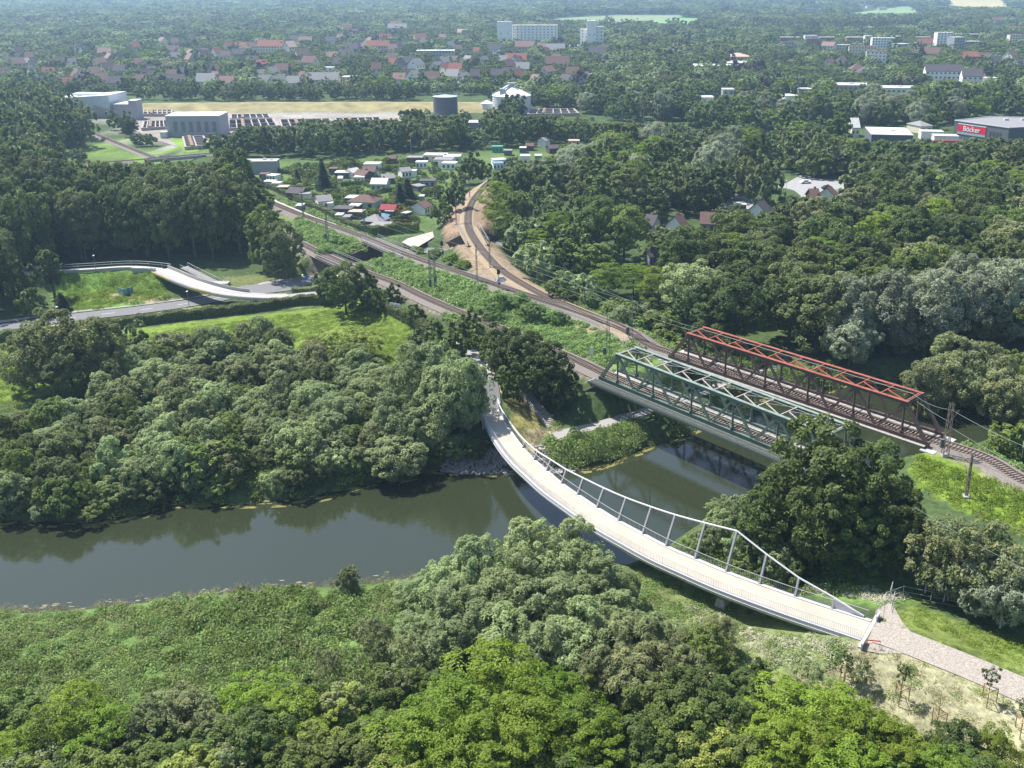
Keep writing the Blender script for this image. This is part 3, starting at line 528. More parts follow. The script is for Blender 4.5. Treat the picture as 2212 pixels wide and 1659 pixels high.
# ---------------------------------------------------------------- steel truss bridges
def truss(name, label, L0, u, nrm, mt, mtop, mbrace, near_walk):
    root = empty(name, (L0[0], L0[1], ZR)); rw = np.r_[nrm, 0.]; uu = np.r_[u, 0.]; O = np.zeros(3); tag(root, label, 'railway bridge')
    def P(s, w, z): return uu*s+rw*w+np.array([0, 0, z])
    sp = 9.5; s0 = 4.75; N = 6; zb, zt = -.15, RHT
    top = [s0+sp*i for i in range(N)]; bot = [0]+[s0+sp*(i+.5) for i in range(N-1)]+[RLEN]
    for w, side in ((0, 'near'), (RW, 'far')):
        m_ = MB(); m_.beam(P(-.4, w, zb), P(RLEN+.4, w, zb), .42, .95); m_.beam(P(-.4, w, zb+.5), P(RLEN+.4, w, zb+.5), .6, .06); m_.build('bottom_chord', mt, root)
        m_ = MB(); m_.beam(P(top[0]-.5, w, zt-.03), P(top[-1]+.5, w, zt-.03), .42, .52); m_.beam(P(top[0]-.6, w, zt+.24), P(top[-1]+.6, w, zt+.26), .7, .06, ); m_.build('top_chord', mt, root)
        m_ = MB(); m_.beam(P(top[0]-.6, w, zt+.306), P(top[-1]+.6, w, zt+.306), .66, .03); m_.build('top_plate', mtop, root)
        for i, s in enumerate(top):
            m_ = MB(); m_.beam(P(s, w, zb+.4), P(s, w, zt-.15), .3, .34); m_.prism([(0, 0)]*3, 0, 0) if 0 else None
            m_.beam(P(s, w, zb+.4), P(s, w+(.35 if w else -.35)*0, zb+1.1), .5, .7); m_.build('vertical', mt, root)
            for sg in (-1, 1):
                bs = bot[i] if sg < 0 else bot[i+1]; end = (i == 0 and sg < 0) or (i == N-1 and sg > 0)
                m_ = MB(); wd = .56 if end else .38; m_.beam(P(s+sg*.15, w, zt-.1), P(bs-sg*.25, w, zb+.4), wd, wd*.9, rw); m_.build('end_post' if end else 'diagonal', mt, root)
            g = MB(); vs = [P(s-.95, w-.2, zt-.15), P(s+.95, w-.2, zt-.15), P(s+.5, w-.2, zt-.95), P(s-.5, w-.2, zt-.95)]; vs += [v+rw*.4 for v in vs]
            g.add(vs, [(0, 1, 2, 3), (7, 6, 5, 4), (0, 4, 5, 1), (1, 5, 6, 2), (2, 6, 7, 3), (3, 7, 4, 0)]); g.build('gusset', mt, root)
    ss = [s0+sp*.5*i for i in range(2*N-1)]
    for i, s in enumerate(ss):
        m_ = MB(); m_.beam(P(s, .2, zt+.18), P(s, RW-.2, zt+.18), .2, .22); m_.build('cross_strut', mbrace, root)
        if i < len(ss)-1:
            m_ = MB(); 
            if i % 2 == 0: m_.beam(P(s, RW/2, zt+.16), P(ss[i+1], .2, zt+.16), .18, .16); m_.beam(P(s, RW/2, zt+.16), P(ss[i+1], RW-.2, zt+.16), .09, .1)
            else: m_.beam(P(s, RW/2, zt+.16), P(ss[i+1], .2, zt+.16), .18, .16); m_.beam(P(s, RW*.5, zt+.1), P(ss[i+1], RW-.2, zt+.1), .07, .08)
            m_.build('top_brace', mbrace, root)
    for s in (top[0]-.3, top[-1]+.3): m_ = MB(); m_.beam(P(s, .2, zt), P(s, RW-.2, zt), .3, .5); m_.build('portal_beam', mt, root)
    m_ = MB()
    for s in np.arange(0, RLEN+.1, 2.375): m_.beam(P(s, .1, -.5), P(s, RW-.1, -.5), .3, .5)
    for w in (RW/2-.9, RW/2+.9): m_.beam(P(0, w, -.45), P(RLEN, w, -.45), .3, .5)
    m_.build('floor_beams', mt, root)
    plank = mat('walkway_boards', (.34, .32, .3), .85, .2, 2.5)
    for k, (w0, w1) in enumerate(((.35, 1.15), (RW-1.3, RW-.35))):
        m_ = MB(); nseg = 18
        for i in range(nseg): a, b3 = RLEN*i/nseg+.03, RLEN*(i+1)/nseg-.03; m_.beam(P(a, (w0+w1)/2, -.12), P(b3, (w0+w1)/2, -.12), w1-w0, .05)
        m_.build('walkway', plank, root)
    def rail(w, h, nm, mm, step):
        m_ = MB()
        for z in (h, h*.5): m_.beam(P(0, w, z), P(RLEN, w, z), .05, .05)
        for s in np.arange(0, RLEN+.1, step): m_.beam(P(s, w, -.1), P(s, w, h), .06 if step > 1 or int(round(s/step)) % 8 == 0 else .02, .05)
        m_.build(nm, mm, root)
    rail(RW+.5, 1.1, 'far_railing', mt, 1.2)
    if near_walk:
        m_ = MB(); m_.beam(P(-1, -1.3, -.4), P(RLEN+1, -1.3, -.4), 2.0, .08); m_.build('footway', mat('footway_deck', (.06, .066, .062), .8, .2, 2), root)
        m_ = MB(); m_.beam(P(-1, -2.45, -.55), P(RLEN+1, -2.45, -.55), .12, .45); m_.build('footway_edge', mat('edge_grey_green', (.07, .1, .085), .6, .1, 2), root)
        m_ = MB(); w = -2.4
        for z in (.75, .2): m_.beam(P(-1, w, z), P(RLEN+1, w, z), .05, .05)
        for s in np.arange(-1, RLEN+1.1, .4): m_.beam(P(s, w, -.35), P(s, w, .75), .12 if int(round(s/.4)) % 6 == 0 else .03, .04)
        m_.build('footway_railing', mat('footway_rail', (.3, .34, .3), .6, .1, 2), root)
        m_ = MB()
        for s in np.arange(1, RLEN, 1.2):
            m_.beam(P(s, -.5, .2), P(s+1.15, -.5, .2), .04, .9) if int(s) % 5 else None
        pass
    else:
        rail(-.45, .9, 'near_railing', mt, 2.4); m_ = MB(); m_.beam(P(0, -.55, -.3), P(RLEN, -.55, -.3), .9, .06); m_.build('service_walk', plank, root)
    return root
DKB = mat('rust_brown_steel', (.1, .068, .058), .6, .3, 2.5, spec=.4); RED = mat('red_oxide_paint', (.29, .085, .05), .6, .3, 1.2, spec=.4)
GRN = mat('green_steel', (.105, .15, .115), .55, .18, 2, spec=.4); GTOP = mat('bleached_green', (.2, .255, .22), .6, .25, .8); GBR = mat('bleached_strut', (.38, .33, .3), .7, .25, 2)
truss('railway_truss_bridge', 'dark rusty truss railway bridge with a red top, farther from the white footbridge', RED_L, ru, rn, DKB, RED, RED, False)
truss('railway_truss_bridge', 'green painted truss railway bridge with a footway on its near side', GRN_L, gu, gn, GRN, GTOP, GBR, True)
# abutments
def abut(label, c, u, n_, w, h, depth=2.2, wing=9, sgn=1, wings=(1, 1), mm=DARKC):
    root = empty('bridge_abutment', (c[0], c[1], 0)); tag(root, label, 'abutment'); uu = np.r_[u, 0]; nn_ = np.r_[n_, 0]; top = ZR-1.0
    m_ = MB(); m_.beam(-nn_*1.2-uu*sgn*depth/2+[0, 0, top-h/2], nn_*(w+1.2)-uu*sgn*depth/2+[0, 0, top-h/2], depth, h); m_.build('wall', mm, root)
    m_ = MB(); m_.beam(-nn_*1.5-uu*sgn*depth/2+[0, 0, top+.12], nn_*(w+1.5)-uu*sgn*depth/2+[0, 0, top+.12], depth+.3, .24); m_.build('coping', CONC, root)
    for k, sd_ in enumerate((-1, 1)):
        if not wings[k]: continue
        a = nn_*(-1.2 if sd_ < 0 else w+1.2); dirw = (-uu*sgn*.75+nn_*sd_*.66); b4 = a+dirw*wing; th = np.cross(dirw, [0, 0, 1.])*.4
        vs = [a+[0, 0, top-h], b4+[0, 0, top-h], b4+[0, 0, top-h+.6], a+[0, 0, top]]; vs += [v+th for v in vs]
        m_ = MB(); m_.add(vs, [(0, 1, 2, 3), (7, 6, 5, 4), (0, 4, 5, 1), (1, 5, 6, 2), (2, 6, 7, 3), (3, 7, 4, 0)]); m_.build('wing_wall', mm, root)
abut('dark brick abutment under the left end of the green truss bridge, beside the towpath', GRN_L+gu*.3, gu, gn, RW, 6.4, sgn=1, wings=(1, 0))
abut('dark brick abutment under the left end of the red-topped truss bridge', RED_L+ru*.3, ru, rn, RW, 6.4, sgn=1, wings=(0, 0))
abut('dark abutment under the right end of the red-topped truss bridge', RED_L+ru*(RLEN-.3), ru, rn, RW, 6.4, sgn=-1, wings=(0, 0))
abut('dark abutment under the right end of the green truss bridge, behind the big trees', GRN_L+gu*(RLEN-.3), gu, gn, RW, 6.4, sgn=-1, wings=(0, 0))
# stairs down to the towpath
def stairs(name, label, top, bot, w, n, m, rails=1):
    root = empty(name, bot); tag(root, label, 'stairs'); d = np.array(top)-np.array(bot); hd = np.r_[d[:2], 0]; L = np.linalg.norm(hd); hd = hd/L; s_ = np.array([-hd[1], hd[0], 0])
    m_ = MB(); a_ = math.atan2(hd[1], hd[0])
    for i in range(n):
        c = hd*(L*(i+.5)/n); z = d[2]*(i+1)/n; m_.box((c[0], c[1], z-.35), (L/n+.12, w, .7), a_)
    m_.build('steps', m, root)
    for k in ([-.5, .5] if rails > 1 else [.5]):
        m_ = MB(); o_ = s_*w*k
        m_.tube([o_+[0, 0, 1.], o_+hd*L+[0, 0, d[2]+1.]], .045, 5); m_.tube([o_+[0, 0, .55], o_+hd*L+[0, 0, d[2]+.55]], .03, 4)
        for u in np.linspace(0, 1, max(3, n//4)): m_.tube([o_+hd*L*u+[0, 0, d[2]*u], o_+hd*L*u+[0, 0, d[2]*u+1.]], .03, 4)
        m_.build('handrail', MESHM, root)
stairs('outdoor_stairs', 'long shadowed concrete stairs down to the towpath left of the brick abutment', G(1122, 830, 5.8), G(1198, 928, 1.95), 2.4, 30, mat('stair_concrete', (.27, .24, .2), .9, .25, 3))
# ---------------------------------------------------------------- curved ramp bridge at the left
OV = empty('ramp_overpass', OVER[len(OVER)//2]*[1, 1, 0]); tag(OV, 'pale curved ramp bridge with yellow edge stripes over the road at the left', 'overpass'); oo = Vector(OV.location)
def ovb(a, b, z0, z1, name, m, sl=slice(None)):
    E = OVER[sl]; L1, L2 = offs(E, a, z1), offs(E, b, z1); L3, L4 = offs(E, b, z0), offs(E, a, z0); m_ = MB(); m_.strip(L1, L2); m_.strip(L2, L3); m_.strip(L3, L4); m_.strip(L4, L1)
    for e in (0, -1): m_.add([L1[e], L2[e], L3[e], L4[e]][::(-1 if e else 1)], [(0, 1, 2, 3)])
    o = m_.build(name, m, OV); o.location = -oo; return o
PALE = mat('pale_concrete', (.4, .385, .365), .8, .06, 1.5); YEL = mat('yellow_edge', (.72, .5, .06), .6, .1, 2)
ovb(2.3, -2.3, -.75, .0, 'deck', PALE); ovb(2.0, -2.0, .0, .05, 'deck_surface', mat('ramp_surface', (.44, .41, .39), .85, .05, 2))
nO = len(OVER); ovb(2.5, 2.3, -.1, .9, 'far_parapet', PALE, slice(0, int(nO*.8))); ovb(-2.3, -2.45, -.3, .1, 'near_edge', STEEL)
ovb(-2.46, -2.52, -.32, .02, 'yellow_stripe', YEL, slice(0, int(nO*.28))); ovb(-2.46, -2.52, -.32, .02, 'yellow_stripe', YEL, slice(int(nO*.45), int(nO*.66)))
m_ = railing('x', offs(OVER, -2.35, .05), 1.1, False, .4); o = m_.build('near_railing', MESHM, OV); o.location = -oo
m_ = MB(); k = 3; c = OVER[k]; N_ = sides(OVER)[k]; m_.beam(c+N_*2.6+[0, 0, -2.6], c-N_*2.6+[0, 0, -2.6], 1.0, 4.2); k = int(nO*.27); c = OVER[k]; N_ = sides(OVER)[k]; o = m_.build('abutment', mat('reddish_concrete', (.2, .12, .09), .9, .25, 1.5), OV); o.location = -oo
m_ = MB(); k = int(nO*.8); c = OVER[k]; N_ = sides(OVER)[k]; m_.beam(c+N_*2.2+[0, 0, -1.6], c-N_*2.2+[0, 0, -1.6], 1.0, 2.0); o = m_.build('abutment', CONC, OV); o.location = -oo
pr = empty('ramp_parapet', RAMP[len(RAMP)//2]); tag(pr, 'long low pale parapet and fence along the near edge of the raised ramp path', 'parapet'); po = Vector(pr.location)
Q = offs(RAMP, -2.0); m_ = MB(); 
for i in range(len(Q)-1): m_.beam(Q[i]+[0, 0, .28], Q[i+1]+[0, 0, .28], .14, .85)
o = m_.build('wall', PALE, pr); o.location = -po; m_ = railing('x', offs(RAMP, -2.15), 1.15, False, 2.4); o = m_.build('fence', MESHM, pr); o.location = -po
m_ = MB(); Q = np.vstack([offs(RAMP, 2.6), offs(OVER[:3], 2.9)])
fr = empty('guard_railing', Q[len(Q)//2]); fo = Vector(fr.location); tag(fr, 'long thin steel railing along the back of the raised ramp path', 'railing')
for z in (.6, 1.25): m_.tube([q+[0, 0, z] for q in Q[::2]], .07, 5)
for q in Q[::3]: m_.tube([q, q+[0, 0, 1.25]], .04, 4)
o = m_.build('rails', mat('galvanised', (.5, .55, .54), .5, .1, 2), fr); o.location = -fo
# retaining box, stair and panel sign at the ramp
mb = MB(); q = G(312, 590, 5.4); mb.box(q+[0, 0, .4], (6.8, .4, 2.2), -.05); tag(mb.build('concrete_panel_wall', mat('grey_panel', (.4, .4, .39), .8, .12, 1)), 'short grey concrete wall panel at the crest of the ramp', 'wall')
stairs('outdoor_stairs', 'pale stairs with landings descending behind the curved ramp bridge', G(398, 577, 6.1), G(478, 617, 2.7), 2.6, 26, PALE, 2)
bx = empty('gabion_platform', G(475, 612, 3.2)); tag(bx, 'small railed platform at the foot of the ramp stairs', 'platform'); m_ = MB(); m_.box((0, 0, -.2), (5, 2.6, 1.0)); m_.build('base', PALE, bx); m_ = MB()
for x in np.arange(-2.4, 2.5, .8): m_.beam((x, 1.2, .3), (x, 1.2, 1.5), .06, .06)
m_.beam((-2.4, 1.2, 1.5), (2.4, 1.2, 1.5), .06, .06); m_.beam((2.4, 1.2, 1.5), (2.4, -1.2, 1.5), .06, .06); m_.build('railing', MESHM, bx)
vs_ = empty('mural_wall', GT(270, 640)); tag(vs_, 'small V-shaped wall painted with turquoise graffiti on the grass slope', 'mural wall')
for a, b in (((-2.3, 1.6), (0, -.4)), ((0, -.4), (1.5, 1.9))):
    m_ = MB(); m_.beam((a[0], a[1], 1.1), (b[0], b[1], 1.1), .14, 2.1); m_.build('panel', mat('graffiti', (.16, .3, .32), .7, .7, 1.8), vs_)
# ---------------------------------------------------------------- railway
BAL = mat('ballast', (.19, .168, .152), .95, .28, 5, bump=.5); BALC = mat('ballast_brown', (.29, .225, .15), .95, .25, 3, bump=.5); RAILM = mat('rail_steel', (.15, .095, .075), .5, .2, 2, metal=.3); SLP = mat('sleeper', (.2, .165, .14), .9, .25, 4)
sleep_me = None
def track(P, label, segs, m=BAL, wb=1.75):
    global sleep_me
    root = empty('railway_track', P[len(P)//2]); ro = Vector(root.location); tag(root, label, 'railway track')
    for (a, b) in segs:
        o = ribbon('ballast_bed', P[a:b], wb, -wb, m, -.32); struct(o)
        sh = MB(); sh.strip(offs(P[a:b], wb+1.1, -.85), offs(P[a:b], wb, -.32)); sh.strip(offs(P[a:b], -wb, -.32), offs(P[a:b], -wb-1.1, -.85)); struct(sh.build('ballast_shoulder', m))
    for s in (-.75, .75):
        E = offs(P, s, -.02); m_ = MB(); L, Rr = offs(P, s+.045, .0), offs(P, s-.045, .0); L2, R2 = offs(P, s+.06, -.17), offs(P, s-.06, -.17); m_.strip(L, Rr); m_.strip(L2, L); m_.strip(Rr, R2)
        o = m_.build('rail', RAILM, root); o.location = -ro
    s = np.r_[0, np.cumsum(np.linalg.norm(np.diff(P, axis=0), axis=1))]; u = np.arange(.3, s[-1], .65); pos = np.stack([np.interp(u, s, P[:, k]) for k in range(3)], 1); T_ = np.gradient(pos[:, :2], axis=0)
    d = np.linalg.norm(pos-[0, 0, HC], axis=1); inv = [i for i in range(len(u)) if 0 < PR(pos[i])[0] < 2212 and 0 < PR(pos[i])[1] < 1659]; near = set(sorted(inv, key=lambda i: d[i])[:96]); rest = MB()
    if sleep_me is None:
        q = MB(); q.box((0, 0, 0), (.27, 2.5, .16)); q.box((0, .75, .1), (.16, .3, .06)); q.box((0, -.75, .1), (.16, .3, .06)); sleep_me = bpy.data.meshes.new('sleeper'); sleep_me.from_pydata(q.v, [], q.f); sleep_me.materials.append(SLP)
    for i in range(len(u)):
        a = math.atan2(T_[i][1], T_[i][0])
        if i in near:
            o = obj('sleeper', sleep_me, root); o.location = Vector(pos[i].tolist())-ro+Vector((0, 0, -.25)); o.rotation_euler = (0, 0, a)
        else: rest.box(pos[i]-np.array(ro)-[0, 0, .25], (.27, 2.5, .16), a)
    if rest.v: o = rest.build('sleepers_farther_off', SLP, root); o['kind'] = 'stuff'
    return root
cutB = int(np.argmin(np.linalg.norm(TRK_B-G(840, 533, ZR), axis=1))); cutA = int(np.argmin(np.linalg.norm(TRK_A-G(742, 566, ZR), axis=1))); cutC = int(np.argmin(np.linalg.norm(TRK_C-G(1017, 508, ZR), axis=1)))
track(TRK_B, 'far railway track running through the red-topped truss bridge', [(0, iB0+1), (iB1-1, len(TRK_B))])
track(TRK_A[:iA1+4], 'near railway track running through the green truss bridge', [(0, iA0+1), (iA1-1, iA1+4)])
track(TRK_C, 'branch track curving through brown earth and joining the far track', [(0, len(TRK_C))], BALC)
track(TRK_D, 'track crossing the far rail bridge at the upper left', [(0, int(len(TRK_D)*.45)), (int(len(TRK_D)*.8), len(TRK_D))]); track(TRK_E, 'track coming down past the treatment plant at the upper left', [(0, len(TRK_E))])
def girder(P, c, k, label, m, deckm, under=1.3, w=2.2, par=1.0):
    E = P[c-k:c+k+1]; root = empty('rail_girder_bridge', E[k]); ro = Vector(root.location); tag(root, label, 'railway bridge')
    for s in (w, -w):
        m_ = MB(); a, b = offs(E, s)[0], offs(E, s)[-1]; m_.beam(a+[0, 0, -.75], b+[0, 0, -.75], .25, under)
        for u in np.linspace(.04, .96, 12): q = a+(b-a)*u; m_.beam(q+[0, 0, -1.3], q+[0, 0, -.2], .34, .1)
        o = m_.build('girder', m, root); o.location = -ro
        m_ = MB(); a, b = offs(E, s+math.copysign(.5, s))[0], offs(E, s+math.copysign(.5, s))[-1]
        for z in (.5, par): m_.beam(a+[0, 0, z], b+[0, 0, z], .06, .06)
        for u in np.linspace(0, 1, 9): q = a+(b-a)*u; m_.beam(q+[0, 0, -.4], q+[0, 0, par], .06, .06)
        o = m_.build('railing', MESHM, root); o.location = -ro
    m_ = MB(); L, Rr = offs(E, w+.6, -.36), offs(E, -w-.6, -.36); m_.strip(L, Rr); m_.strip(Rr-[0, 0, .2], L-[0, 0, .2]); m_.strip(L-[0, 0, .2], L); m_.strip(Rr, Rr-[0, 0, .2]); o = m_.build('deck', deckm, root); o.location = -ro
    return root
GREYG = mat('grey_girder', (.3, .3, .29), .7, .25, 2)
girder(TRK_B, cutB, 8, 'pale girder bridge carrying the far track over the road', GREYG, BAL); girder(TRK_A, cutA, 8, 'dark girder bridge carrying the near track over the road, beside the round tree', DKB, BAL); girder(TRK_C, cutC, 8, 'weathered bridge carrying the branch track over the road between brick wing walls', DARKC, BALC, w=2.8)
kD = int(len(TRK_D)*.45); girder(TRK_D, int(len(TRK_D)*.62), int(len(TRK_D)*.19), 'long rail bridge on dark piers at the upper left', mat('bridge_grey', (.33, .33, .33), .7, .2, 1), BAL, w=2.6)
for vx in (358, 440):
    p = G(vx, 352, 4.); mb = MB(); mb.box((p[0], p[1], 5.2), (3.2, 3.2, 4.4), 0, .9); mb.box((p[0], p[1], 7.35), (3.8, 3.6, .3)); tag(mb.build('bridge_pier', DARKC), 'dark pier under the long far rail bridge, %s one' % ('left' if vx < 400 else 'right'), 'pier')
# retaining walls along the road cut
def rwall(pts, label, m, z0=1.5, z1=7.6, th=.6):
    mb = MB(); Q = GP(pts)
    for i, (a, b) in enumerate(zip(Q[:-1], Q[1:])):
        za, zb = (pts[i][3] if len(pts[i]) > 3 else z1), (pts[i+1][3] if len(pts[i+1]) > 3 else z1); d = unit(b-a); s_ = np.array([-d[1], d[0], 0])*th
        vs = [np.r_[a[:2], z0], np.r_[b[:2], z0], np.r_[b[:2], zb], np.r_[a[:2], za]]; vs += [v+s_ for v in vs]; mb.add(vs, [(0, 1, 2, 3), (7, 6, 5, 4), (0, 4, 5, 1), (1, 5, 6, 2), (2, 6, 7, 3), (3, 7, 4, 0)])
    tag(mb.build('brick_retaining_wall', m), label, 'wall')
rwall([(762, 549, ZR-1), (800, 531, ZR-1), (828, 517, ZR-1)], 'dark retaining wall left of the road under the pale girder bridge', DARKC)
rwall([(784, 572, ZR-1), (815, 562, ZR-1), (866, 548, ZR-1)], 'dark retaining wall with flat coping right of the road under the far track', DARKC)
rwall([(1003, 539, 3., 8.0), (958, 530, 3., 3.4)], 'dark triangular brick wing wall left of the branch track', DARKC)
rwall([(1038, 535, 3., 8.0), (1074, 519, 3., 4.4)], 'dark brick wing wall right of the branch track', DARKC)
# masts
MST = mat('mast_steel', (.2, .235, .21), .6, .2, 3, metal=.2); MSTR = mat('mast_rusty', (.19, .15, .13), .8, .35, 3)
def mast(vx, vy, h, label, arm=None, box=0, m=MST, lat=.5, double=False, az=None):
    p = G(vx, vy, ZR-.6); z = float(hz(p[0], p[1])); z = z if z > 6 else ZR-.9; p = G(vx, vy, z); root = empty('catenary_mast', p); tag(root, label, 'railway mast', 'masts along the railway')
    for k in ((-.6, .6) if double else (0,)):
        m_ = MB(); b, t = lat/2, lat*.28
        c0_ = [(-b, -b), (b, -b), (b, b), (-b, b)]; c1_ = [(x*t/b, y*t/b) for x, y in c0_]
        for (x0_, y0_), (x1_, y1_) in zip(c0_, c1_): m_.beam((x0_+k, y0_, 0), (x1_+k, y1_, h), .09, .09)
        nz = int(h/.8)
        for i in range(nz):
            for q in range(4):
                f0, f1 = i/nz, (i+1)/nz; a_, b_ = (q, (q+1) % 4) if i % 2 else ((q+1) % 4, q)
                A = (c0_[a_][0]+(c1_[a_][0]-c0_[a_][0])*f0+k, c0_[a_][1]+(c1_[a_][1]-c0_[a_][1])*f0, h*f0); B_ = (c0_[b_][0]+(c1_[b_][0]-c0_[b_][0])*f1+k, c0_[b_][1]+(c1_[b_][1]-c0_[b_][1])*f1, h*f1); m_.beam(A, B_, .05, .05)
        m_.build('lattice_post', m, root)
    m_ = MB(); m_.box((0, 0, .1), (1.1+double*1.2, 1.1, .4)); m_.build('footing', CONC, root)
    if arm:
        d = np.array(G(*arm, ZR))-np.array(p); d[2] = 0; L = min(np.linalg.norm(d), 3.4); d = d/np.linalg.norm(d)*L
        m_ = MB(); m_.tube([(0, 0, h-3.6), (d[0], d[1], h-1.3)], .05, 5); m_.tube([(0, 0, h-1.5), (d[0]*.9, d[1]*.9, h-1.4)], .04, 5); m_.tube([(d[0]*.35, d[1]*.35, h-2.8), (d[0]*1.05, d[1]*1.05, h-3.3)], .04, 5); m_.build('cantilever_arm', m, root)
        m_ = MB(); m_.tube([(d[0]*.12, d[1]*.12, h-1.5), (d[0]*.3, d[1]*.3, h-1.47)], .1, 6); m_.build('insulator', mat('insulator', (.2, .1, .07), .4, .1, 2), root)
    for k in range(box):
        m_ = MB(); m_.box((-.7+1.4*k, .1, 2.3 if k == 0 else 3.2), (.6, .5, 1.5)); m_.box((-.35+.7*k, .1, 2.3), (.5, .1, .1)); m_.build('weight_box', mat('box_grey', (.12, .13, .13), .7, .1, 2), root)
    return p, h
ML = {}
for k, a in dict(M1=(2041, 985, 9.6, 'rusty lattice mast beside the right end of the red-topped bridge', (2060, 975), 1, MSTR, .95), M2=(2087, 1074, 7.2, 'thin rusty mast standing in the bright green patch at the right', (2045, 1020), 0, MSTR, .35),
    M3=(1362, 735, 10.2, 'green lattice mast where the branch track joins the far track', (1390, 725), 1, MST, .8), M4=(1313, 781, 10.4, 'lattice mast with a grey box just left of the green bridge', (1285, 795), 1, MST, .8),
    M5=(1219, 641, 8.6, 'mast in front of the bright tree beside the branch track', (1205, 655), 0, MST, .45), M7=(1031, 611, 10.2, 'slim mast on the near side of the far track', (1045, 600), 0, MST, .4),
    M8=(1058.6, 580, 9., 'slim mast at the foot of the brown earth slope', (1075, 575), 0, MST, .4), M9=(789, 508, 8.6, 'double lattice mast beside the far track next to the allotments', (770, 510), 1, MST, .6),
    M10=(709, 526, 9.4, 'lattice mast on the green slope below the allotment houses', (725, 500), 1, MST, .6), M11=(656, 471, 9., 'mast beside the hedge at the allotment edge', (648, 465), 0, MST, .45),
    M12=(572, 436, 8.8, 'leftmost mast beside the far track', (577, 434), 0, MST, .4), M13=(1005, 432, 8.6, 'left of the two masts where the branch track leaves the trees', (1018, 434), 0, MST, .35),
    M14=(1015, 428, 8.8, 'right of the two masts where the branch track leaves the trees', (1022, 420), 0, MST, .35), M15=(986, 484, 9., 'mast at the dark trees left of the branch track', (1008, 478), 0, MST, .35)).items(): ML[k] = mast(a[0], a[1], a[2], a[3], a[4], a[5], a[6], a[7])
ML['M6'] = mast(936, 629, 10.8, 'tall double mast with grey boxes between the two tracks', (955, 650), 2, MST, .5, True)
mast(571, 407, 4.5, 'short bare mast by the path at the allotment corner', None, 0, MST, .3)
for i_, (vx, vy) in enumerate([(1540, 240), (1390, 262), (1800, 232), (2025, 240), (1344, 258), (2130, 225)]): 
    p = G(vx, vy+14, 4.); root = empty('catenary_mast', p); tag(root, 'far thin mast above the eastern tree belt, '+['behind the bright tree', 'near the green hedge line', 'below the flat white hall', 'below the long white house', 'leftmost of them', 'rightmost of them'][i_], 'railway mast', 'masts along the railway'); m_ = MB(); m_.tube([(0, 0, 0), (0, 0, 17)], [.3, .15], 5); m_.beam((-2.5, 0, 14.5), (2.5, 0, 14.5), .2, .2); m_.build('post', MST, root)
WIRE = mat('copper_wire', (.16, .22, .19), .5, .1, 2)
def wire(a, b, za, zb, label, sag=.6, r=.03):
    A = np.r_[a[:2], za]; B_ = np.r_[b[:2], zb]; u = np.linspace(0, 1, 9)[:, None]; P = A+(B_-A)*u; P[:, 2] -= (4*u*(1-u)*sag)[:, 0]
    mb = MB(); mb.tube(list(P), r, 4); tag(mb.build('overhead_wire', WIRE), label, 'overhead wire')
def top(k, d=1.2): p, h = ML[k]; return p, p[2]+h-d
for a, b, lb in (('M1', 'R', 'from the rusty mast to the red-topped bridge'), ('M3', 'R0', 'from the green lattice mast to the red-topped bridge'), ('M3', 'M5', 'between the green lattice mast and the mast by the bright tree'), ('M5', 'M8', 'above the brown earth beside the branch track'), ('M7', 'M3', 'above the far track towards the green lattice mast'), ('M4', 'M6', 'above the near track'), ('M10', 'M6', 'over the green slope'), ('M9', 'M7', 'above the girder bridge and far track'), ('M11', 'M9', 'beside the allotment hedge'), ('M12', 'M11', 'at the allotment corner'), ('M15', 'M8', 'over the brick wing wall'), ('M4', 'G0', 'from the boxed mast to the green bridge')):
    pa, za = top(a)
    if b == 'R': pb, zb = np.r_[RED_L+ru*52+rn*3, 0], ZR+RHT+.6
    elif b == 'R0': pb, zb = np.r_[RED_L+ru*4.5+rn*3, 0], ZR+RHT+.6
    elif b == 'G0': pb, zb = np.r_[GRN_L+gu*4.5+gn*3, 0], ZR+RHT+.6
    else: pb, zb = top(b)
    wire(pa, pb, za, zb, 'thin overhead wire '+lb); wire(pa, pb, za-2.2, zb-(2.2 if b[0] == 'M' else .8), 'lower contact wire '+lb, .2)
pa, za = top('M1'); wire(pa, G(2330, 1010, 16.), za, 16, 'thin overhead wire from the rusty mast to the right edge'); wire(pa, G(2330, 1075, ZR+5.5), za-3, ZR+5.5, 'lower contact wire from the rusty mast to the right edge', .3)
for k in (0, 1): wire(G(2420, 1330, 14-k*2), G(1975, 1095, 15.5-k*2), 14-k*2., 15.5-k*2., ('upper' if k == 0 else 'lower')+' slack wire across the bright green patch')
rt = [np.r_[RED_L+ru*s+rn*3.2, 0] for s in (5, 52)]; wire(rt[0], rt[1], ZR+RHT+.55, ZR+RHT+.55, 'wires lying lengthwise over the red bridge top', .05, .05); rt = [np.r_[GRN_L+gu*s+gn*3.6, 0] for s in (5, 52)]; wire(rt[0], rt[1], ZR+RHT+.55, ZR+RHT+.55, 'wires lying lengthwise over the green bridge top', .05, .05)
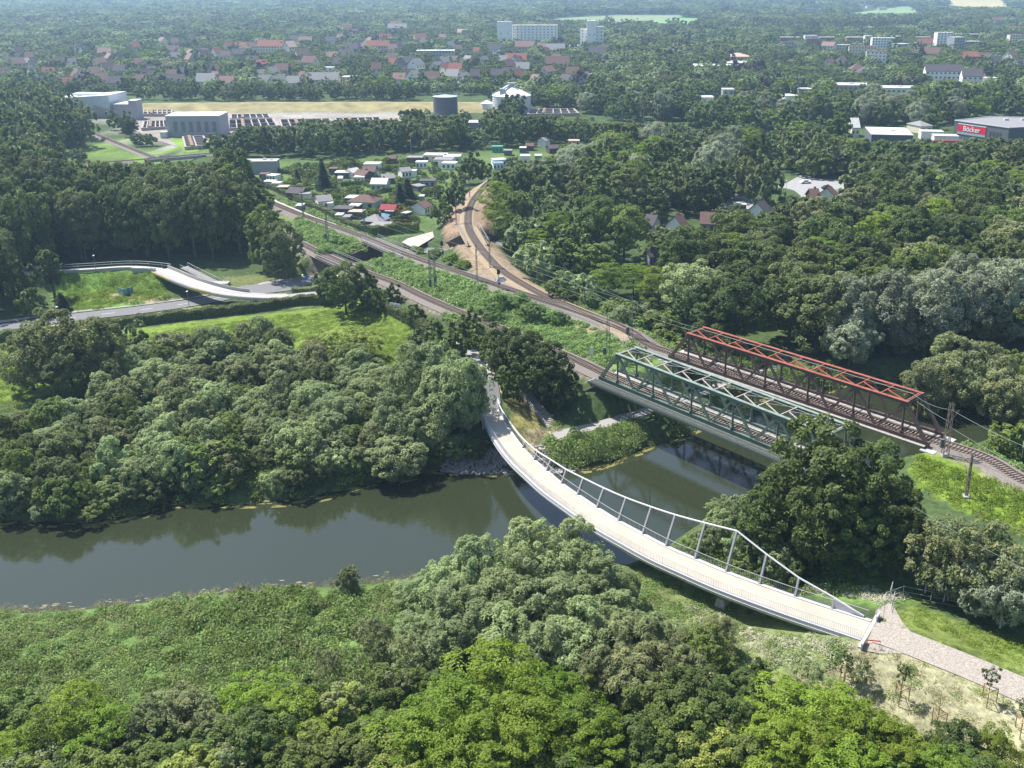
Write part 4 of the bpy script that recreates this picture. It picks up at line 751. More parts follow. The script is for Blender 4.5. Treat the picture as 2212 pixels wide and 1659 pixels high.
# signals, signs, lamps
BLK = mat('signal_black', (.02, .02, .022), .5, .1, 2)
def signal(vx, vy, h, label, z=None):
    p = G(vx, vy, ZR-.8); root = empty('railway_signal', p); tag(root, label, 'railway signal', 'signals along the tracks'); m_ = MB(); m_.tube([(0, 0, 0), (0, 0, h)], .09, 6); m_.build('post', MST, root)
    m_ = MB(); m_.box((0, 0, h-.2), (.75, .3, 1.3)); m_.build('signal_head', BLK, root); m_ = MB(); m_.box((0, -.2, h-.2), (.5, .12, .9), 0, .8); m_.build('hood', BLK, root)
    m_ = MB(); m_.box((.2, 0, h*.38), (.5, .3, .6)); m_.build('box', BLK, root); m_ = MB(); m_.beam((-.25, .1, .2), (-.25, .1, h-.9), .04, .04); m_.beam((.0, .1, .2), (.0, .1, h-.9), .04, .04); m_.build('ladder', MST, root)
signal(1078, 628, 5.2, 'black signal beside the far track near the gravel heap'); signal(826, 586, 5., 'black signal between the two tracks right of the round tree'); signal(956, 560, 4.8, 'black signal in the bushes beside the brick wing wall'); signal(1262, 655, 5., 'signal with a white base in front of the bright tree')
mb = MB(); p = GT(1083, 607, ZR-.8)
for k in range(9): mb.box((p[0]+random.uniform(-1.2, 1.2), p[1]+random.uniform(-.5, .5), p[2]+.25), (1.4, 1.2, .8), random.random()*3, .35)
mb.box((p[0], p[1], p[2]+.5), (3.6, 2., 1.4), .2, .3); tag(mb.build('gravel_heap', mat('grey_gravel', (.33, .34, .37), .95, .2, 5, bump=.8)), 'grey gravel heap beside the far track', 'gravel heap')
def sign(name, vx, vy, w, h, post, m, label, rz=0, z=None):
    p = GT(vx, vy) if z is None else G(vx, vy, z); root = empty(name, p, rz); tag(root, label, 'sign'); m_ = MB(); m_.tube([(0, 0, 0), (0, 0, post+h)], .05, 5); m_.build('post', MST, root); m_ = MB(); m_.box((0, -.07, post+h/2), (w, .06, h)); m_.build('panel', m, root)
sign('track_sign', 1278, 776, .7, 1.6, 1.0, WHITEP, 'small white sign beside the near track left of the green bridge'); sign('track_sign', 1458, 722, .5, 1.4, 2.0, WHITEP, 'small white sign in the bushes before the red bridge'); sign('billboard', 855, 673, 3.4, 1.8, .4, WHITEP, 'white board beside the hedge path under the lamp', -.5)
sign('traffic_sign', 664, 617, 1.0, 1.0, 1.8, mat('sign_blue', (.05, .2, .6), .5, .05, 2), 'blue traffic sign beside the road at the railway trees'); sign('track_post', 2212-5, 990, .3, 1., 2., WHITEP, 'white marker post among bushes at the right edge', 0, ZR-.8)
def lamp(vx, vy, h, label, z):
    p = G(vx, vy, z); root = empty('street_lamp', p); tag(root, label, 'street lamp', 'lamps along road and path'); m_ = MB(); m_.tube([(0, 0, 0), (0, 0, h)], [.09, .05], 6); m_.build('pole', MST, root); m_ = MB(); m_.box((0, -.15, h+.05), (.35, .7, .14)); m_.tube([(0, 0, h-.1), (0, -.3, h+.05)], .04, 5); m_.build('lamp_head', WHITEP, root)
for a in [(209, 590, 5., 'lamp on the raised ramp path at the left', 6.), (409, 663, 4.2, 'lamp at the roadside below the curved ramp bridge', ZL), (657, 626, 4.2, 'lamp beside the blue traffic sign', ZL), (732, 628, 4.2, 'lamp behind the hedge in front of the railway trees', ZL), (844, 675, 4.2, 'lamp beside the white board at the hedge path', 3.2), (131, 705, 5., 'lamp at the roadside behind the dark willows', ZL), (204, 718, 2.4, 'low lamp at the end of the long hedge', ZL), (1121, 533, 5., 'lamp beyond the branch track wing wall', 3.5), (1697, 424, 6., 'lamp beside the parking area in the wood', 4)]: lamp(*a)
# riprap
mb = MB()
def stones(mb, poly, n, s, z=None):
    Q = np.array(GP(poly, .6))[:, :2]; k = 0
    while k < n:
        x, y = rng.uniform(Q[:, 0].min(), Q[:, 0].max()), rng.uniform(Q[:, 1].min(), Q[:, 1].max())
        if inpoly(np.array([x]), np.array([y]), Q)[0]:
            h = float(hz(x, y)); mb.box((x, y, max(h, -.1)+.1), tuple(rng.uniform(.5, 1.3, 3)*s), rng.uniform(0, 3), rng.uniform(.5, .9)); k += 1
stones(mb, [(955, 988), (1085, 990), (1108, 1019), (1000, 1018), (952, 1012)], 620, .42); stones(mb, [(1155, 985), (1190, 975), (1250, 1012), (1200, 1020), (1150, 1010)], 330, .5)
stuff(mb.build('riprap_stones', mat('riprap', (.27, .26, .25), .9, .35, 2)), 'grey stone riprap on the bank under the left end of the footbridge', 'stones')
ZIN=1
# ---------------------------------------------------------------- buildings
RC = dict(red=(.26,.1,.07), brown=(.14,.085,.072), dark=(.085,.075,.085), grey=(.24,.235,.24), white=(.6,.6,.59), tan=(.5,.36,.27), pink=(.24,.15,.13), pale=(.5,.5,.48), crimson=(.27,.05,.06), black=(.06,.06,.062), blue=(.12,.25,.42), green=(.08,.3,.2))
WC = dict(white=(.85,.83,.79), cream=(.7,.62,.48), brick=(.26,.13,.09), grey=(.34,.35,.37), dark=(.12,.13,.15), brown=(.13,.08,.055), mint=(.42,.55,.45), pink=(.6,.42,.35), yellow=(.62,.52,.22), green=(.08,.35,.24))
def rmat(c): return mat('roof_'+c, RC[c], .85, .12, 1.2)
def wmat(c): return mat('wall_'+c, WC[c], .85, .06, .6)
GLASS = mat('window_glass', (.06, .075, .09), .15, .2, 1, spec=.6)
def house(loc, w, d, h, rz, wall, roof, label, shape='gable', rh=None, win=True, chim=True, cat='house', name='house', over=.4, rows=None, cols=None):
    root = empty(name, loc, rz); tag(root, label, cat); vx_, vy_, dp_ = PR(loc); hp_ = h*F/dp_; wp_ = max(w, d*.8)*F/dp_/2; root['clr'] = (vx_-wp_*.55, vx_+wp_*.55, vy_-hp_*(rng.uniform(.35, .8) if loc[1] > 600 and w < 22 else .3)+2, vy_-hp_) if abs(loc[2]-3.5) > .01 else (vx_-wp_*.5, vx_+wp_*.5, vy_-hp_*.85, vy_-hp_); BLOCK.append((loc[0], loc[1], max(w, d)*.5+1)); rh = rh if rh is not None else d*.42
    m_ = MB()
    if shape == 'gable':
        pr = [(-d/2, 0), (d/2, 0), (d/2, h), (0, h+rh), (-d/2, h)]; vs = [(x, y, z) for x in (-w/2, w/2) for y, z in pr]
        m_.add([(a, b, c-(.8 if c == 0 else 0)) for a, b, c in vs], [(0, 1, 2, 3, 4), (9, 8, 7, 6, 5), (0, 5, 6, 1), (1, 6, 7, 2), (4, 9, 5, 0)]); m_.build('wall', wmat(wall), root)
        t = .22; m_ = MB(); W2 = w/2+over; e = over*rh/(d/2)
        for sg in (-1, 1):
            a = (sg*(d/2+over), h-e+.05); b_ = (0, h+rh+.05); q = [(-W2, a[0], a[1]), (W2, a[0], a[1]), (W2, b_[0], b_[1]), (-W2, b_[0], b_[1])]; q += [(x, y, z+t) for x, y, z in q]
            f = [(3, 2, 1, 0), (4, 5, 6, 7), (0, 1, 5, 4), (1, 2, 6, 5), (2, 3, 7, 6), (3, 0, 4, 7)]; m_.add(q, f if sg < 0 else [x[::-1] for x in f])
        ro_ = m_.build('roof', rmat(roof), root)
    elif shape == 'hip':
        m_.box((0, 0, h/2-.4), (w, d, h+.8)); m_.build('wall', wmat(wall), root); m_ = MB(); k = max(0, (w-d)/2); a, b_ = w/2+over, d/2+over
        m_.add([(-a, -b_, h), (a, -b_, h), (a, b_, h), (-a, b_, h), (-k, 0, h+rh), (k, 0, h+rh)], [(0, 1, 5, 4), (1, 2, 5), (2, 3, 4, 5), (3, 0, 4), (3, 2, 1, 0)]); ro_ = m_.build('roof', rmat(roof), root)
    else:
        m_.box((0, 0, h/2-.4), (w, d, h+.8)); m_.build('wall', wmat(wall), root); m_ = MB(); m_.box((0, 0, h+.17), (w+over, d+over, .3))
        if w > 14: m_.box((w*.1, d*.1, h+.6), (w*.1, d*.2, .7)); m_.box((-w*.3, -d*.2, h+.5), (1.2, 1.2, .5)); m_.box((w*.32, -d*.1, h+.5), (1.2, 1.2, .5))
        ro_ = m_.build('roof', rmat(roof), root)
    if chim and shape != 'flat': m_ = MB(); m_.box((w*.22, d*.08, h+rh+.1), (.7, .7, 1.5)); m_.build('chimney', mat('chimney', (.2, .12, .1), .9, .2, 3), ro_)
    if win:
        nr = rows or max(1, int(h/2.8)); nc = cols or max(2, int(w/3.2))
        for r_ in range(nr):
            for c in range(nc):
                x = -w/2+w*(c+.5)/nc; z = h*(r_+.5)/nr+.1; m_ = MB(); m_.box((x, -d/2-.04, z), (min(1.4, w/nc*.45), .12, 1.3)); m_.build('window', GLASS, root)
        if shape == 'gable' and d > 7 and w < 30:
            for sg in (-1, 1):
                for z in (h*.5, h+rh*.3): m_ = MB(); m_.box((sg*(w/2+.04), -d*.12, z), (.12, 1.2, 1.2)); m_.build('window', GLASS, root)
    return root
def Hs(vx, vy, wv, h, d, rz, wall, roof, where, shape='gable', gz=4., **k):
    """width wv in v pixels at the foot of the front"""
    p = G(vx, vy, gz); w = wv*PR(p)[2]/F; nm = k.pop('noun', 'house' if shape != 'flat' else 'flat-roofed building'); sz = 'long ' if w > 22 else ('small ' if w < 9 else '')
    return house(p, w, d, h, R(rz), wall, roof, '%s%s-walled %s with %s roof %s' % (sz, wall, nm, roof, where), shape, **k)
TOWN = [(108,170,26,5,9,20,'white','red'),(133,182,24,5,9,-40,'white','pink'),(205,170,26,5.5,9,60,'cream','pink'),(222,187,30,5.5,10,50,'cream','pink'),(252,192,34,5,9,0,'cream','dark'),(230,125,30,6,10,0,'pink','pink'),(217,150,26,6,9,50,'cream','pink'),(240,138,24,6,9,-45,'pink','pink'),(262,165,26,5.5,9,0,'grey','dark'),(298,150,28,6,9,60,'cream','pink'),(293,112,22,6,9,60,'cream','red'),(365,160,28,6,10,60,'pink','pink'),(375,178,26,6,9,50,'cream','pink'),(313,190,34,5.5,10,0,'grey','brown'),(385,194,40,6.5,10,0,'cream','dark'),(400,168,20,5,8,0,'grey','dark'),(450,194,42,7,11,0,'cream','grey'),(375,120,28,6,10,45,'cream','pink'),(415,128,26,6,9,-50,'cream','pink'),(440,125,26,6,9,0,'cream','dark'),(380,133,22,5,9,40,'white','grey'),(497,113,24,7,10,50,'cream','red'),(525,112,44,6,10,0,'cream','red'),(545,112,20,6.5,9,60,'cream','pink'),(588,116,62,9,12,-6,'cream','red'),(628,118,22,9,12,50,'cream','tan'),(520,128,30,6,10,0,'dark','dark'),(490,130,24,5,9,0,'cream','brown'),(545,142,34,5,9,0,'grey','dark'),(655,133,30,7,11,30,'cream','brown'),(672,150,34,7,11,-20,'cream','brown'),(662,98,30,6,10,0,'brick','pink'),(640,95,28,6,10,0,'cream','dark'),(715,98,24,6,10,0,'cream','dark'),(712,165,24,8,9,0,'white','pale'),(735,150,26,6,10,0,'cream','dark'),(590,175,26,7,9,60,'cream','grey'),(612,168,30,7,10,0,'grey','brown'),(640,165,24,7,9,40,'brick','brown'),(598,192,24,6,8,55,'white','grey'),(608,188,20,6,8,50,'white','grey'),(575,190,28,5.5,9,20,'cream','grey'),(565,175,18,5.5,8,50,'white','grey'),(700,190,74,7,10,0,'cream','grey'),(640,193,36,5.5,9,0,'cream','grey'),(493,193,34,5.5,9,0,'cream','pink'),(720,135,30,6,10,0,'pink','pink'),(27,145,28,5,9,0,'white','dark'),(60,148,16,6,8,0,'white','grey'),(150,192,24,5,8,30,'cream','red'),(70,175,22,5,8,0,'white','grey'),(330,165,20,5,8,0,'cream','dark'),
 (757,190,30,9,10,0,'cream','pale'),(819,113,52,8,11,0,'pink','red'),(833,95,26,7,12,20,'brick','red'),(750,70,22,7,9,30,'cream','red'),(770,78,22,6,9,40,'cream','pink'),(908,95,30,8,11,30,'pink','red'),(860,72,44,9,12,0,'cream','grey'),(854,63,22,9,10,0,'cream','red'),(855,148,28,5,9,0,'white','red'),(850,135,24,5,9,0,'grey','brown'),(880,132,20,4,10,0,'white','white'),(900,158,32,8,10,62,'white','grey'),(885,150,26,7,10,0,'grey','dark'),(910,140,26,7,9,50,'grey','brown'),(895,188,26,8,10,62,'white','grey'),(880,182,22,6,10,50,'brown','brown'),(935,185,34,6,10,0,'cream','brown'),(960,150,26,7,9,50,'grey','grey'),(985,147,24,7,9,-50,'dark','dark'),(965,165,24,7,9,40,'cream','red'),(985,165,30,7,9,0,'cream','red'),(980,182,30,7,10,-15,'white','grey'),(1003,186,18,6,9,40,'white','grey'),(1070,122,36,8,11,0,'white','dark'),(1083,128,18,9,6,62,'white','dark'),(1100,128,20,7,9,40,'dark','dark'),(1115,142,50,7,10,0,'cream','red'),(1097,158,30,7,10,50,'brick','brown'),(1115,152,24,8,10,60,'white','brown'),(1130,162,30,6,10,0,'cream','grey'),(1105,175,40,6,10,0,'cream','dark'),(1080,178,40,6,10,0,'grey','dark'),(1075,186,34,4,9,0,'white','pale'),(1134,115,44,8,12,0,'pink','pink'),(1030,120,14,5,8,0,'cream','red'),(1010,130,24,6,8,40,'white','dark'),(1200,118,44,6,12,0,'cream','grey'),(1205,155,54,8,12,0,'brick','brown'),(1180,130,20,10,6,60,'brick','brown'),(1237,176,30,7,10,0,'cream','brown'),(1290,125,40,6,12,0,'grey','dark'),(1285,60,16,5,9,0,'white','red'),(1240,105,24,4,9,20,'white','white'),(760,118,34,7,10,0,'brick','dark'),(750,132,34,7,10,0,'white','dark'),(795,112,26,6,9,0,'cream','pink'),(1000,78,24,6,9,0,'cream','tan'),(1170,110,20,5,8,0,'brick','pink'),(1010,100,14,5,8,0,'cream','red'),(957,88,16,5,8,0,'cream','pink')]
def wh(vx, vy):
    row = 'nearest row' if vy > 172 else ('mid-town' if vy > 138 else 'back of town')
    at_ = 'left of the halls' if vx < 150 else 'behind the left hall' if vx < 330 else 'behind the windowed hall' if vx < 520 else 'right of the windowed hall' if vx < 720 else 'left of the dark tank' if vx < 930 else 'behind the white silo' if vx < 1160 else 'near the tower blocks'
    return row+' '+at_
for a in TOWN:
    vx, vy, wv, h, d, rz, wl, rf = a; fl = rf in ('white', 'pale'); Hs(vx, vy, wv*.92, h*.95, d, rz, wl, rf, wh(vx, vy), 'flat' if fl else 'gable', rh=None if fl else d*.5, win=vy > 108)
placed_ = [(a[0], a[1]) for a in TOWN]; k_ = 0
for t_ in range(900):
    vx, vy = rng.uniform(5, 1320), 88+rng.random()**.8*108
    if vx < 330 and vy < 100 or (1060 < vx < 1320 and vy < 108): continue
    if min(abs(vx-a)/26+abs(vy-b_)/9 for a, b_ in placed_) < 1: continue
    placed_.append((vx, vy)); k_ += 1; c_ = rng.integers(0, 8)
    rf = ['pink', 'dark', 'brown', 'grey', 'pink', 'red', 'dark', 'brown'][c_]; wl = ['cream', 'white', 'cream', 'grey', 'white', 'brick', 'cream', 'pink'][rng.integers(0, 8)]
    Hs(vx, vy, rng.uniform(18, 30)*(.55+.5*(vy-60)/130), rng.uniform(5, 7), 9, [0, 50, -45, 10, 60][rng.integers(0, 5)], wl, rf, wh(vx, vy), rh=rng.uniform(4.2, 5.5), win=vy > 150)
    if k_ > 48: break
EAST = [(1705,108,46,9,11,-12,'grey','brown','flat'),(1757,108,30,13,12,60,'brick','dark','flat'),(1705,92,44,7,11,0,'brick','pale','flat'),(1750,90,28,8,10,0,'white','pale','flat'),(1785,92,34,7,10,0,'brick','pale','flat'),(1812,88,34,8,10,0,'brick','pale','flat'),(1790,112,30,7,10,-40,'cream','pink','gable'),(1820,108,34,6,10,0,'cream','pale','flat'),(1850,96,50,9,11,0,'brick','pale','flat'),(1873,100,16,13,8,0,'white','white','flat'),(1890,145,44,15,13,-14,'white','brown','flat'),(1862,118,60,9,12,-12,'cream','brown','flat'),(1905,108,50,14,12,-6,'white','pale','flat'),(1945,112,34,9,12,30,'grey','pale','flat'),(1935,90,46,7,10,0,'brick','pale','flat'),(1990,92,40,7,10,0,'brick','pale','flat'),(1995,105,44,7,11,20,'cream','red','gable'),(2000,130,56,7,14,-20,'brick','brown','gable'),(2035,108,36,20,12,0,'white','pale','flat'),(2062,116,30,18,12,20,'grey','pale','flat'),(2090,85,50,7,10,0,'brick','pale','flat'),(2095,102,40,7,10,0,'brick','pale','flat'),(2093,142,32,9,10,0,'brick','red','gable'),(1790,150,26,6,9,50,'cream','brown','gable'),(1815,148,26,7,10,60,'cream','brown','gable'),(1850,162,34,5,12,0,'brick','brown','hip'),(1872,170,48,5,14,0,'brick','dark','hip'),(2032,180,76,10,11,-8,'white','dark','gable'),(2095,192,44,10,12,-10,'white','dark','gable'),(2135,188,28,7,9,0,'grey','pale','flat'),(2115,183,20,5,8,0,'brick','red','gable'),(1975,186,40,4,12,0,'grey','pale','flat'),(2180,140,26,9,10,40,'white','brown','gable'),(2195,158,34,8,10,50,'white','dark','gable'),(2145,145,30,6,10,40,'grey','dark','gable'),(2190,100,30,14,10,0,'cream','pink','flat'),(2200,75,30,12,10,0,'cream','red','flat'),(2155,53,40,8,12,30,'cream','red','gable'),(1968,52,40,5,14,0,'brown','brown','gable'),(1860,16,16,6,9,0,'white','red','gable'),(1878,18,18,6,9,20,'white','red','gable'),(1905,22,30,6,9,40,'cream','grey','gable'),(1775,20,10,5,8,0,'white','white','flat'),(1340,14,14,5,9,0,'white','red','gable'),(2120,135,30,6,9,0,'cream','brown','gable'),(1480,95,12,4,8,0,'white','white','flat'),(1745,24,30,6,9,0,'grey','dark','gable')]
def wh2(vx, vy): return ('east, ' if vx > 1660 else 'far off ')+('behind the plane-tree row' if vy < 60 else 'below the plane-tree row' if vy < 100 else 'above the long white house' if vy < 150 else 'beside the long white house')
for vx, vy, wv, h, d, rz, wl, rf, sh in EAST: Hs(vx, vy, wv*.95, h, d, rz, wl, rf, wh2(vx, vy), sh, noun='apartment block' if h > 8 else 'house')
# tower blocks
def block(vx, vy, wv, h, d, label, rows, cols, rz=0):
    p = G(vx, vy, 4.); w = wv*PR(p)[2]/F; return house(p, w, d, h, R(rz), 'white', 'pale', label, 'flat', cat='tower block', name='tower_block', rows=rows, cols=cols, over=-.4)
block(1091, 98, 31, 29, 14, 'tall blank white end block of the long white slab building', 1, 2); block(1156, 96, 98, 24, 13, 'long white slab block with window bands behind the town', 7, 12)
block(1263, 103, 19, 22, 12, 'lower white left wing of the far twin tower', 6, 2); block(1278, 104, 20, 32, 14, 'tall white middle of the far twin tower', 1, 2); block(1294, 103, 20, 25, 12, 'lower white right wing of the far twin tower', 6, 2)
Hs(943, 128, 80, 9, 14, 3, 'grey', 'white', 'behind the dark round tank', 'flat', noun='hall', over=1.5)
# flat hall complexes at the east
Hs(1545, 152, 96, 4.5, 26, -8, 'cream', 'white', 'at the edge of the eastern wood', 'flat', noun='hall'); Hs(1600, 146, 60, 5, 24, -6, 'cream', 'white', 'joined to the tan-roofed block', 'flat', noun='hall'); Hs(1592, 135, 52, 6.5, 22, 0, 'cream', 'tan', 'on top of the flat white halls', 'hip', noun='block', rh=3)
Hs(1828, 195, 100, 4.5, 20, -6, 'grey', 'pale', 'below the hip-roofed brick houses', 'flat', noun='hall'); Hs(1935, 200, 90, 4, 18, -4, 'white', 'pale', 'below the long white dormer house', 'flat', noun='hall'); Hs(1571, 218, 24, 8, 9, 0, 'grey', 'pale', 'in the eastern tree belt', 'flat', noun='block'); Hs(1520, 222, 40, 4, 12, 0, 'white', 'pale', 'in the eastern tree belt', 'flat', noun='shed'); Hs(1700, 222, 34, 5, 12, 20, 'white', 'pale', 'in the eastern tree belt', 'flat', noun='shed')
Hs(1735, 207, 30, 5, 10, 10, 'grey', 'pale', 'behind the eastern tree belt', 'flat', noun='block')
# warehouses
wr = Hs(1917, 312, 84, 6.5, 26, -9, 'dark', 'white', 'right of the wood, above trees', 'flat', noun='warehouse', win=False)
st = empty('store_building', G(2120, 296, 4.)); tag(st, 'dark grey store with a red name board beside its flat roof, at the right edge', 'store'); BLOCK.append((st.location.x, st.location.y, 26)); a0 = G(2058, 297, 4.); a1 = G(2175, 315, 4.); BLOCK.append((a0[0]+30, a0[1]+5, 28))
stl = np.array(st.location); dr = unit(a1-a0); nrm_ = np.array([-dr[1], dr[0], 0]); L_ = np.linalg.norm(a1-a0)
f_ = [a0-stl, a1-stl, a1-stl+nrm_*0+np.array([45., 14, 0]), a1-stl+nrm_*34+np.array([45, 14, 0]), a0-stl+nrm_*30]; m_ = MB(); m_.prism([(q[0], q[1]) for q in f_], -.8, 8.6); m_.build('wall', wmat('dark'), st)
m_ = MB(); m_.prism([(q[0], q[1]) for q in f_], 8.602, 8.8); rf_ = m_.build('roof', rmat('grey'), st)
m_ = MB(); 
for q1, q2 in zip(f_, f_[1:]+f_[:1]): m_.beam(q1+[0, 0, 8.95], q2+[0, 0, 8.95], .5, .4)
m_.build('parapet', mat('parapet_pale', (.55, .56, .58), .6, .05, 1), rf_)
for k_ in range(5): m_ = MB(); q = f_[0]*(.7-.1*k_)+f_[3]*(.3+.1*k_); m_.box((q[0], q[1], 9.3), (2.2, 2, 1.1)); m_.build('roof_vent', rmat('pale'), rf_)
c_ = f_[0]+dr*L_*.34-nrm_*.15; az_ = math.atan2(dr[1], dr[0]); bw, bh = L_*.52, 3.4
m_ = MB(); m_.beam(c_-dr*bw/2+[0, 0, 5.4], c_+dr*bw/2+[0, 0, 5.4], .16, bh); sb_ = m_.build('sign_board', mat('sign_red', (.68, .01, .035), .5, .05, 1), st)
m_ = MB(); m_.beam(c_-dr*bw/2+[0, 0, 3.]-nrm_*.02, c_+dr*bw/2+[0, 0, 3.]-nrm_*.02, .16, 1.2); m_.build('sign_strip', mat('sign_grey', (.3, .4, .43), .6, .1, 1), st)
m_ = MB(); m_.beam(c_-dr*bw/2+[0, 0, 7.6], c_+dr*bw/2+[0, 0, 7.6], .3, .3); m_.beam(c_+[0, 0, 7.4], c_+[0, 0, 6.6], .3, .3); m_.build('lamp_rail', WHITEP, st)
fc = bpy.data.curves.new('sign_lettering', 'FONT'); fc.body = 'Böcker'; fc.size = 3.6; fc.extrude = .06; fc.offset = .06; fc.align_x = 'CENTER'; fc.materials.append(WHITEP); ft_ = bpy.data.objects.new('lettering_curve', fc); COL.objects.link(ft_); bpy.context.view_layer.update(); fme = bpy.data.meshes.new_from_object(ft_.evaluated_get(bpy.context.evaluated_depsgraph_get())); bpy.data.objects.remove(ft_); fo_ = obj('sign_lettering', fme, sb_)
fo_.location = Vector(c_-nrm_*.18+[0, 0, 4.3]); fo_.rotation_euler = (R(90), 0, az_)
for k_ in range(4): m_ = MB(); q = f_[0]+dr*L_*(.68+.06*k_)-nrm_*.05; m_.box((q[0], q[1], 4.6), (1.1, .2, 2.6), az_); m_.build('window', GLASS, st)
for k_, (vx, vy, w_) in enumerate([(2010, 300, 46), (2040, 310, 50)]): Hs(vx, vy, w_, 4, 7, -8, 'white', 'pale', 'in front of the store with the red board, '+('left' if k_ == 0 else 'right')+' one', 'flat', noun='canopy', win=False)
mb = MB(); p = G(2030, 318, 4.); mb.box((0, 0, 2.6), (18, .6, 1.5), -.12); mb.box((0, .2, .9), (17, .3, 1.2), -.12); tag(mb.build('red_banner_fence', mat('banner_red', (.6, .05, .05), .6, .2, .6), None, p), 'red and white striped banner fence before the store', 'fence')
Hs(1985, 285, 30, 4, 12, 20, 'cream', 'grey', 'between the white warehouse and the store', 'hip', rh=2.2); Hs(1842, 293, 16, 5, 10, 0, 'cream', 'pale', 'left of the white warehouse', 'gable', noun='shed')
for k_, (vx, vy) in enumerate([(1905, 305), (1925, 303)]):
    p = G(vx, vy, 4.); t = empty('box_truck', p, R(15)); tag(t, 'white box truck parked before the white warehouse, %s one' % ('left' if k_ == 0 else 'right'), 'truck', 'trucks at the white warehouse'); m_ = MB(); m_.box((0, 0, 2.1), (6.2, 2.4, 2.6)); m_.build('cargo_box', WHITEP, t); m_ = MB(); m_.box((4., 0, 1.5), (1.6, 2.2, 1.9), 0, .85); cb = m_.build('cab', WHITEP, t); m_ = MB(); m_.box((4.6, 0, 1.9), (.6, 2.0, .7), 0, .85); m_.build('windscreen', GLASS, cb)
    for sx in (-2, 3.6):
        for sy in (-1.05, 1.05): m_ = MB(); m_.tube([(sx, sy-.15, .45), (sx, sy+.15, .45)], .45, 10); m_.build('wheel', BLK, t)
# treatment plant
def plant_hall():
    p = G(202, 250, 4.); w = 112*PR(p)[2]/F; t = empty('plant_hall', p, R(-3)); tag(t, 'grey-blue treatment hall with slanted roof glazing on dark supports, far left', 'plant hall'); BLOCK.append((p[0], p[1], 20)); BLOCK.append((p[0]+8, p[1]-14, 12)); bl = mat('hall_blue_grey', (.6, .66, .7), .6, .05, .5)
    m_ = MB(); m_.add([(-w/2, -9, 5.5), (w/2, -9, 5), (w/2, 12, 5), (-w/2, 12, 5.5), (-w/2-1, -10, 11.5), (w/2+.5, -10, 13.5), (w/2+.5, 13, 13.5), (-w/2-1, 13, 11.5)], [(3, 2, 1, 0), (4, 5, 6, 7), (0, 1, 5, 4), (1, 2, 6, 5), (2, 3, 7, 6), (3, 0, 4, 7)]); m_.build('upper_storey', bl, t)
    m_ = MB(); m_.box((0, 2, 2.5), (w*.9, 16, 5.2)); m_.build('glazed_base', GLASS, t)
    for x in np.linspace(-w*.38, w*.38, 4): m_ = MB(); m_.box((x, -8.6, 2.6), (.9, .9, 5.3)); m_.build('column', WHITEP, t)
    m_ = MB(); m_.box((-2, 2, 13.), (w*.5, 8, .9)); m_.build('skylight', WHITEP, t); m_ = MB(); m_.add([(w*.2, -9.5, 0), (w*.62, -9.5, 0), (w*.55, -9.5, 4.5), (w*.2, -9.5, 7.5), (w*.2, -8, 0), (w*.62, -8, 0), (w*.55, -8, 4.5), (w*.2, -8, 7.5)], [(0, 1, 2, 3), (7, 6, 5, 4), (0, 4, 5, 1), (1, 5, 6, 2), (2, 6, 7, 3), (3, 7, 4, 0)]); m_.build('ramp_wall', PALE, t)
plant_hall()
Hs(276, 252, 34, 8, 14, 0, 'grey', 'white', 'beside the blue-grey treatment hall', 'flat', noun='annex', win=False); Hs(297, 257, 17, 11, 8, 0, 'grey', 'white', 'at the end of the annex', 'flat', noun='tower', win=False)
p = G(431, 292, 4.); w_ = 112*PR(p)[2]/F; hroot = house(p, w_, 16, 11, R(2), 'grey', 'white', 'pale grey plant hall with six tall dark windows in its front', 'flat', win=False, name='plant_hall', cat='plant hall', over=.2); hroot.children[0].data.materials[0] = mat('wall_pale_grey', (.8, .82, .83), .8, .05, .5)
for k_ in range(6): m_ = MB(); m_.box((-w_/2+w_*(.17+.145*k_), -8.06, 5.6), (1.9, .3, 5.2)); m_.build('window', mat('slate_window', (.17, .2, .23), .3, .15, 1), hroot)
def tank(vx, vy, rv, h, m, mtop, label, cone, name='storage_tank'):
    p = G(vx, vy, 4.); r = rv*PR(p)[2]/F; t = empty(name, p); tag(t, label, 'tank'); BLOCK.append((p[0], p[1], r+1)); BLOCK.append((p[0], p[1]-10, r*.7)); m_ = MB(); n_ = 40; m_.tube([(0, 0, -.5), (0, 0, h)], r, n_)
    m_.build('shell', m, t); m_ = MB()
    for z in np.linspace(h*.08, h*.97, 8): m_.tube([(0, 0, z-.07), (0, 0, z+.07)], r+.12, n_)
    m_.build('hoops', m, t); m_ = MB(); vs = [(math.cos(a)*(r+.3), math.sin(a)*(r+.3), h) for a in np.linspace(0, 2*math.pi, n_, endpoint=False)]+[(0, 0, h+cone)]; m_.add(vs, [(i, (i+1) % n_, n_) for i in range(n_)]+[tuple(range(n_))[::-1]]); m_.build('roof', mtop, t)
    m_ = MB()
    for a in np.linspace(0, 6.28, 24, endpoint=False): m_.beam((math.cos(a)*r, math.sin(a)*r, h), (math.cos(a)*r, math.sin(a)*r, h+1.1), .08, .08)
    for a in np.linspace(0, 6.283, 24, endpoint=False): m_.beam((math.cos(a)*r, math.sin(a)*r, h+1.1), (math.cos(a+.262)*r, math.sin(a+.262)*r, h+1.1), .08, .08)
    m_.build('railing', MESHM, t)
    if cone > 3:
        m_ = MB(); m_.box((-r*.45, -r*.5, h+2), (3.2, 3, 5)); m_.box((0, 0, h+cone+.7), (5.4, 3, 1.4)); m_.beam((-r*.4, -r*.4, h+4.2), (0, 0, h+cone+1.), 1.8, .8); m_.build('stair_house', mat('grey_clad', (.4, .42, .44), .7, .1, 1), t)
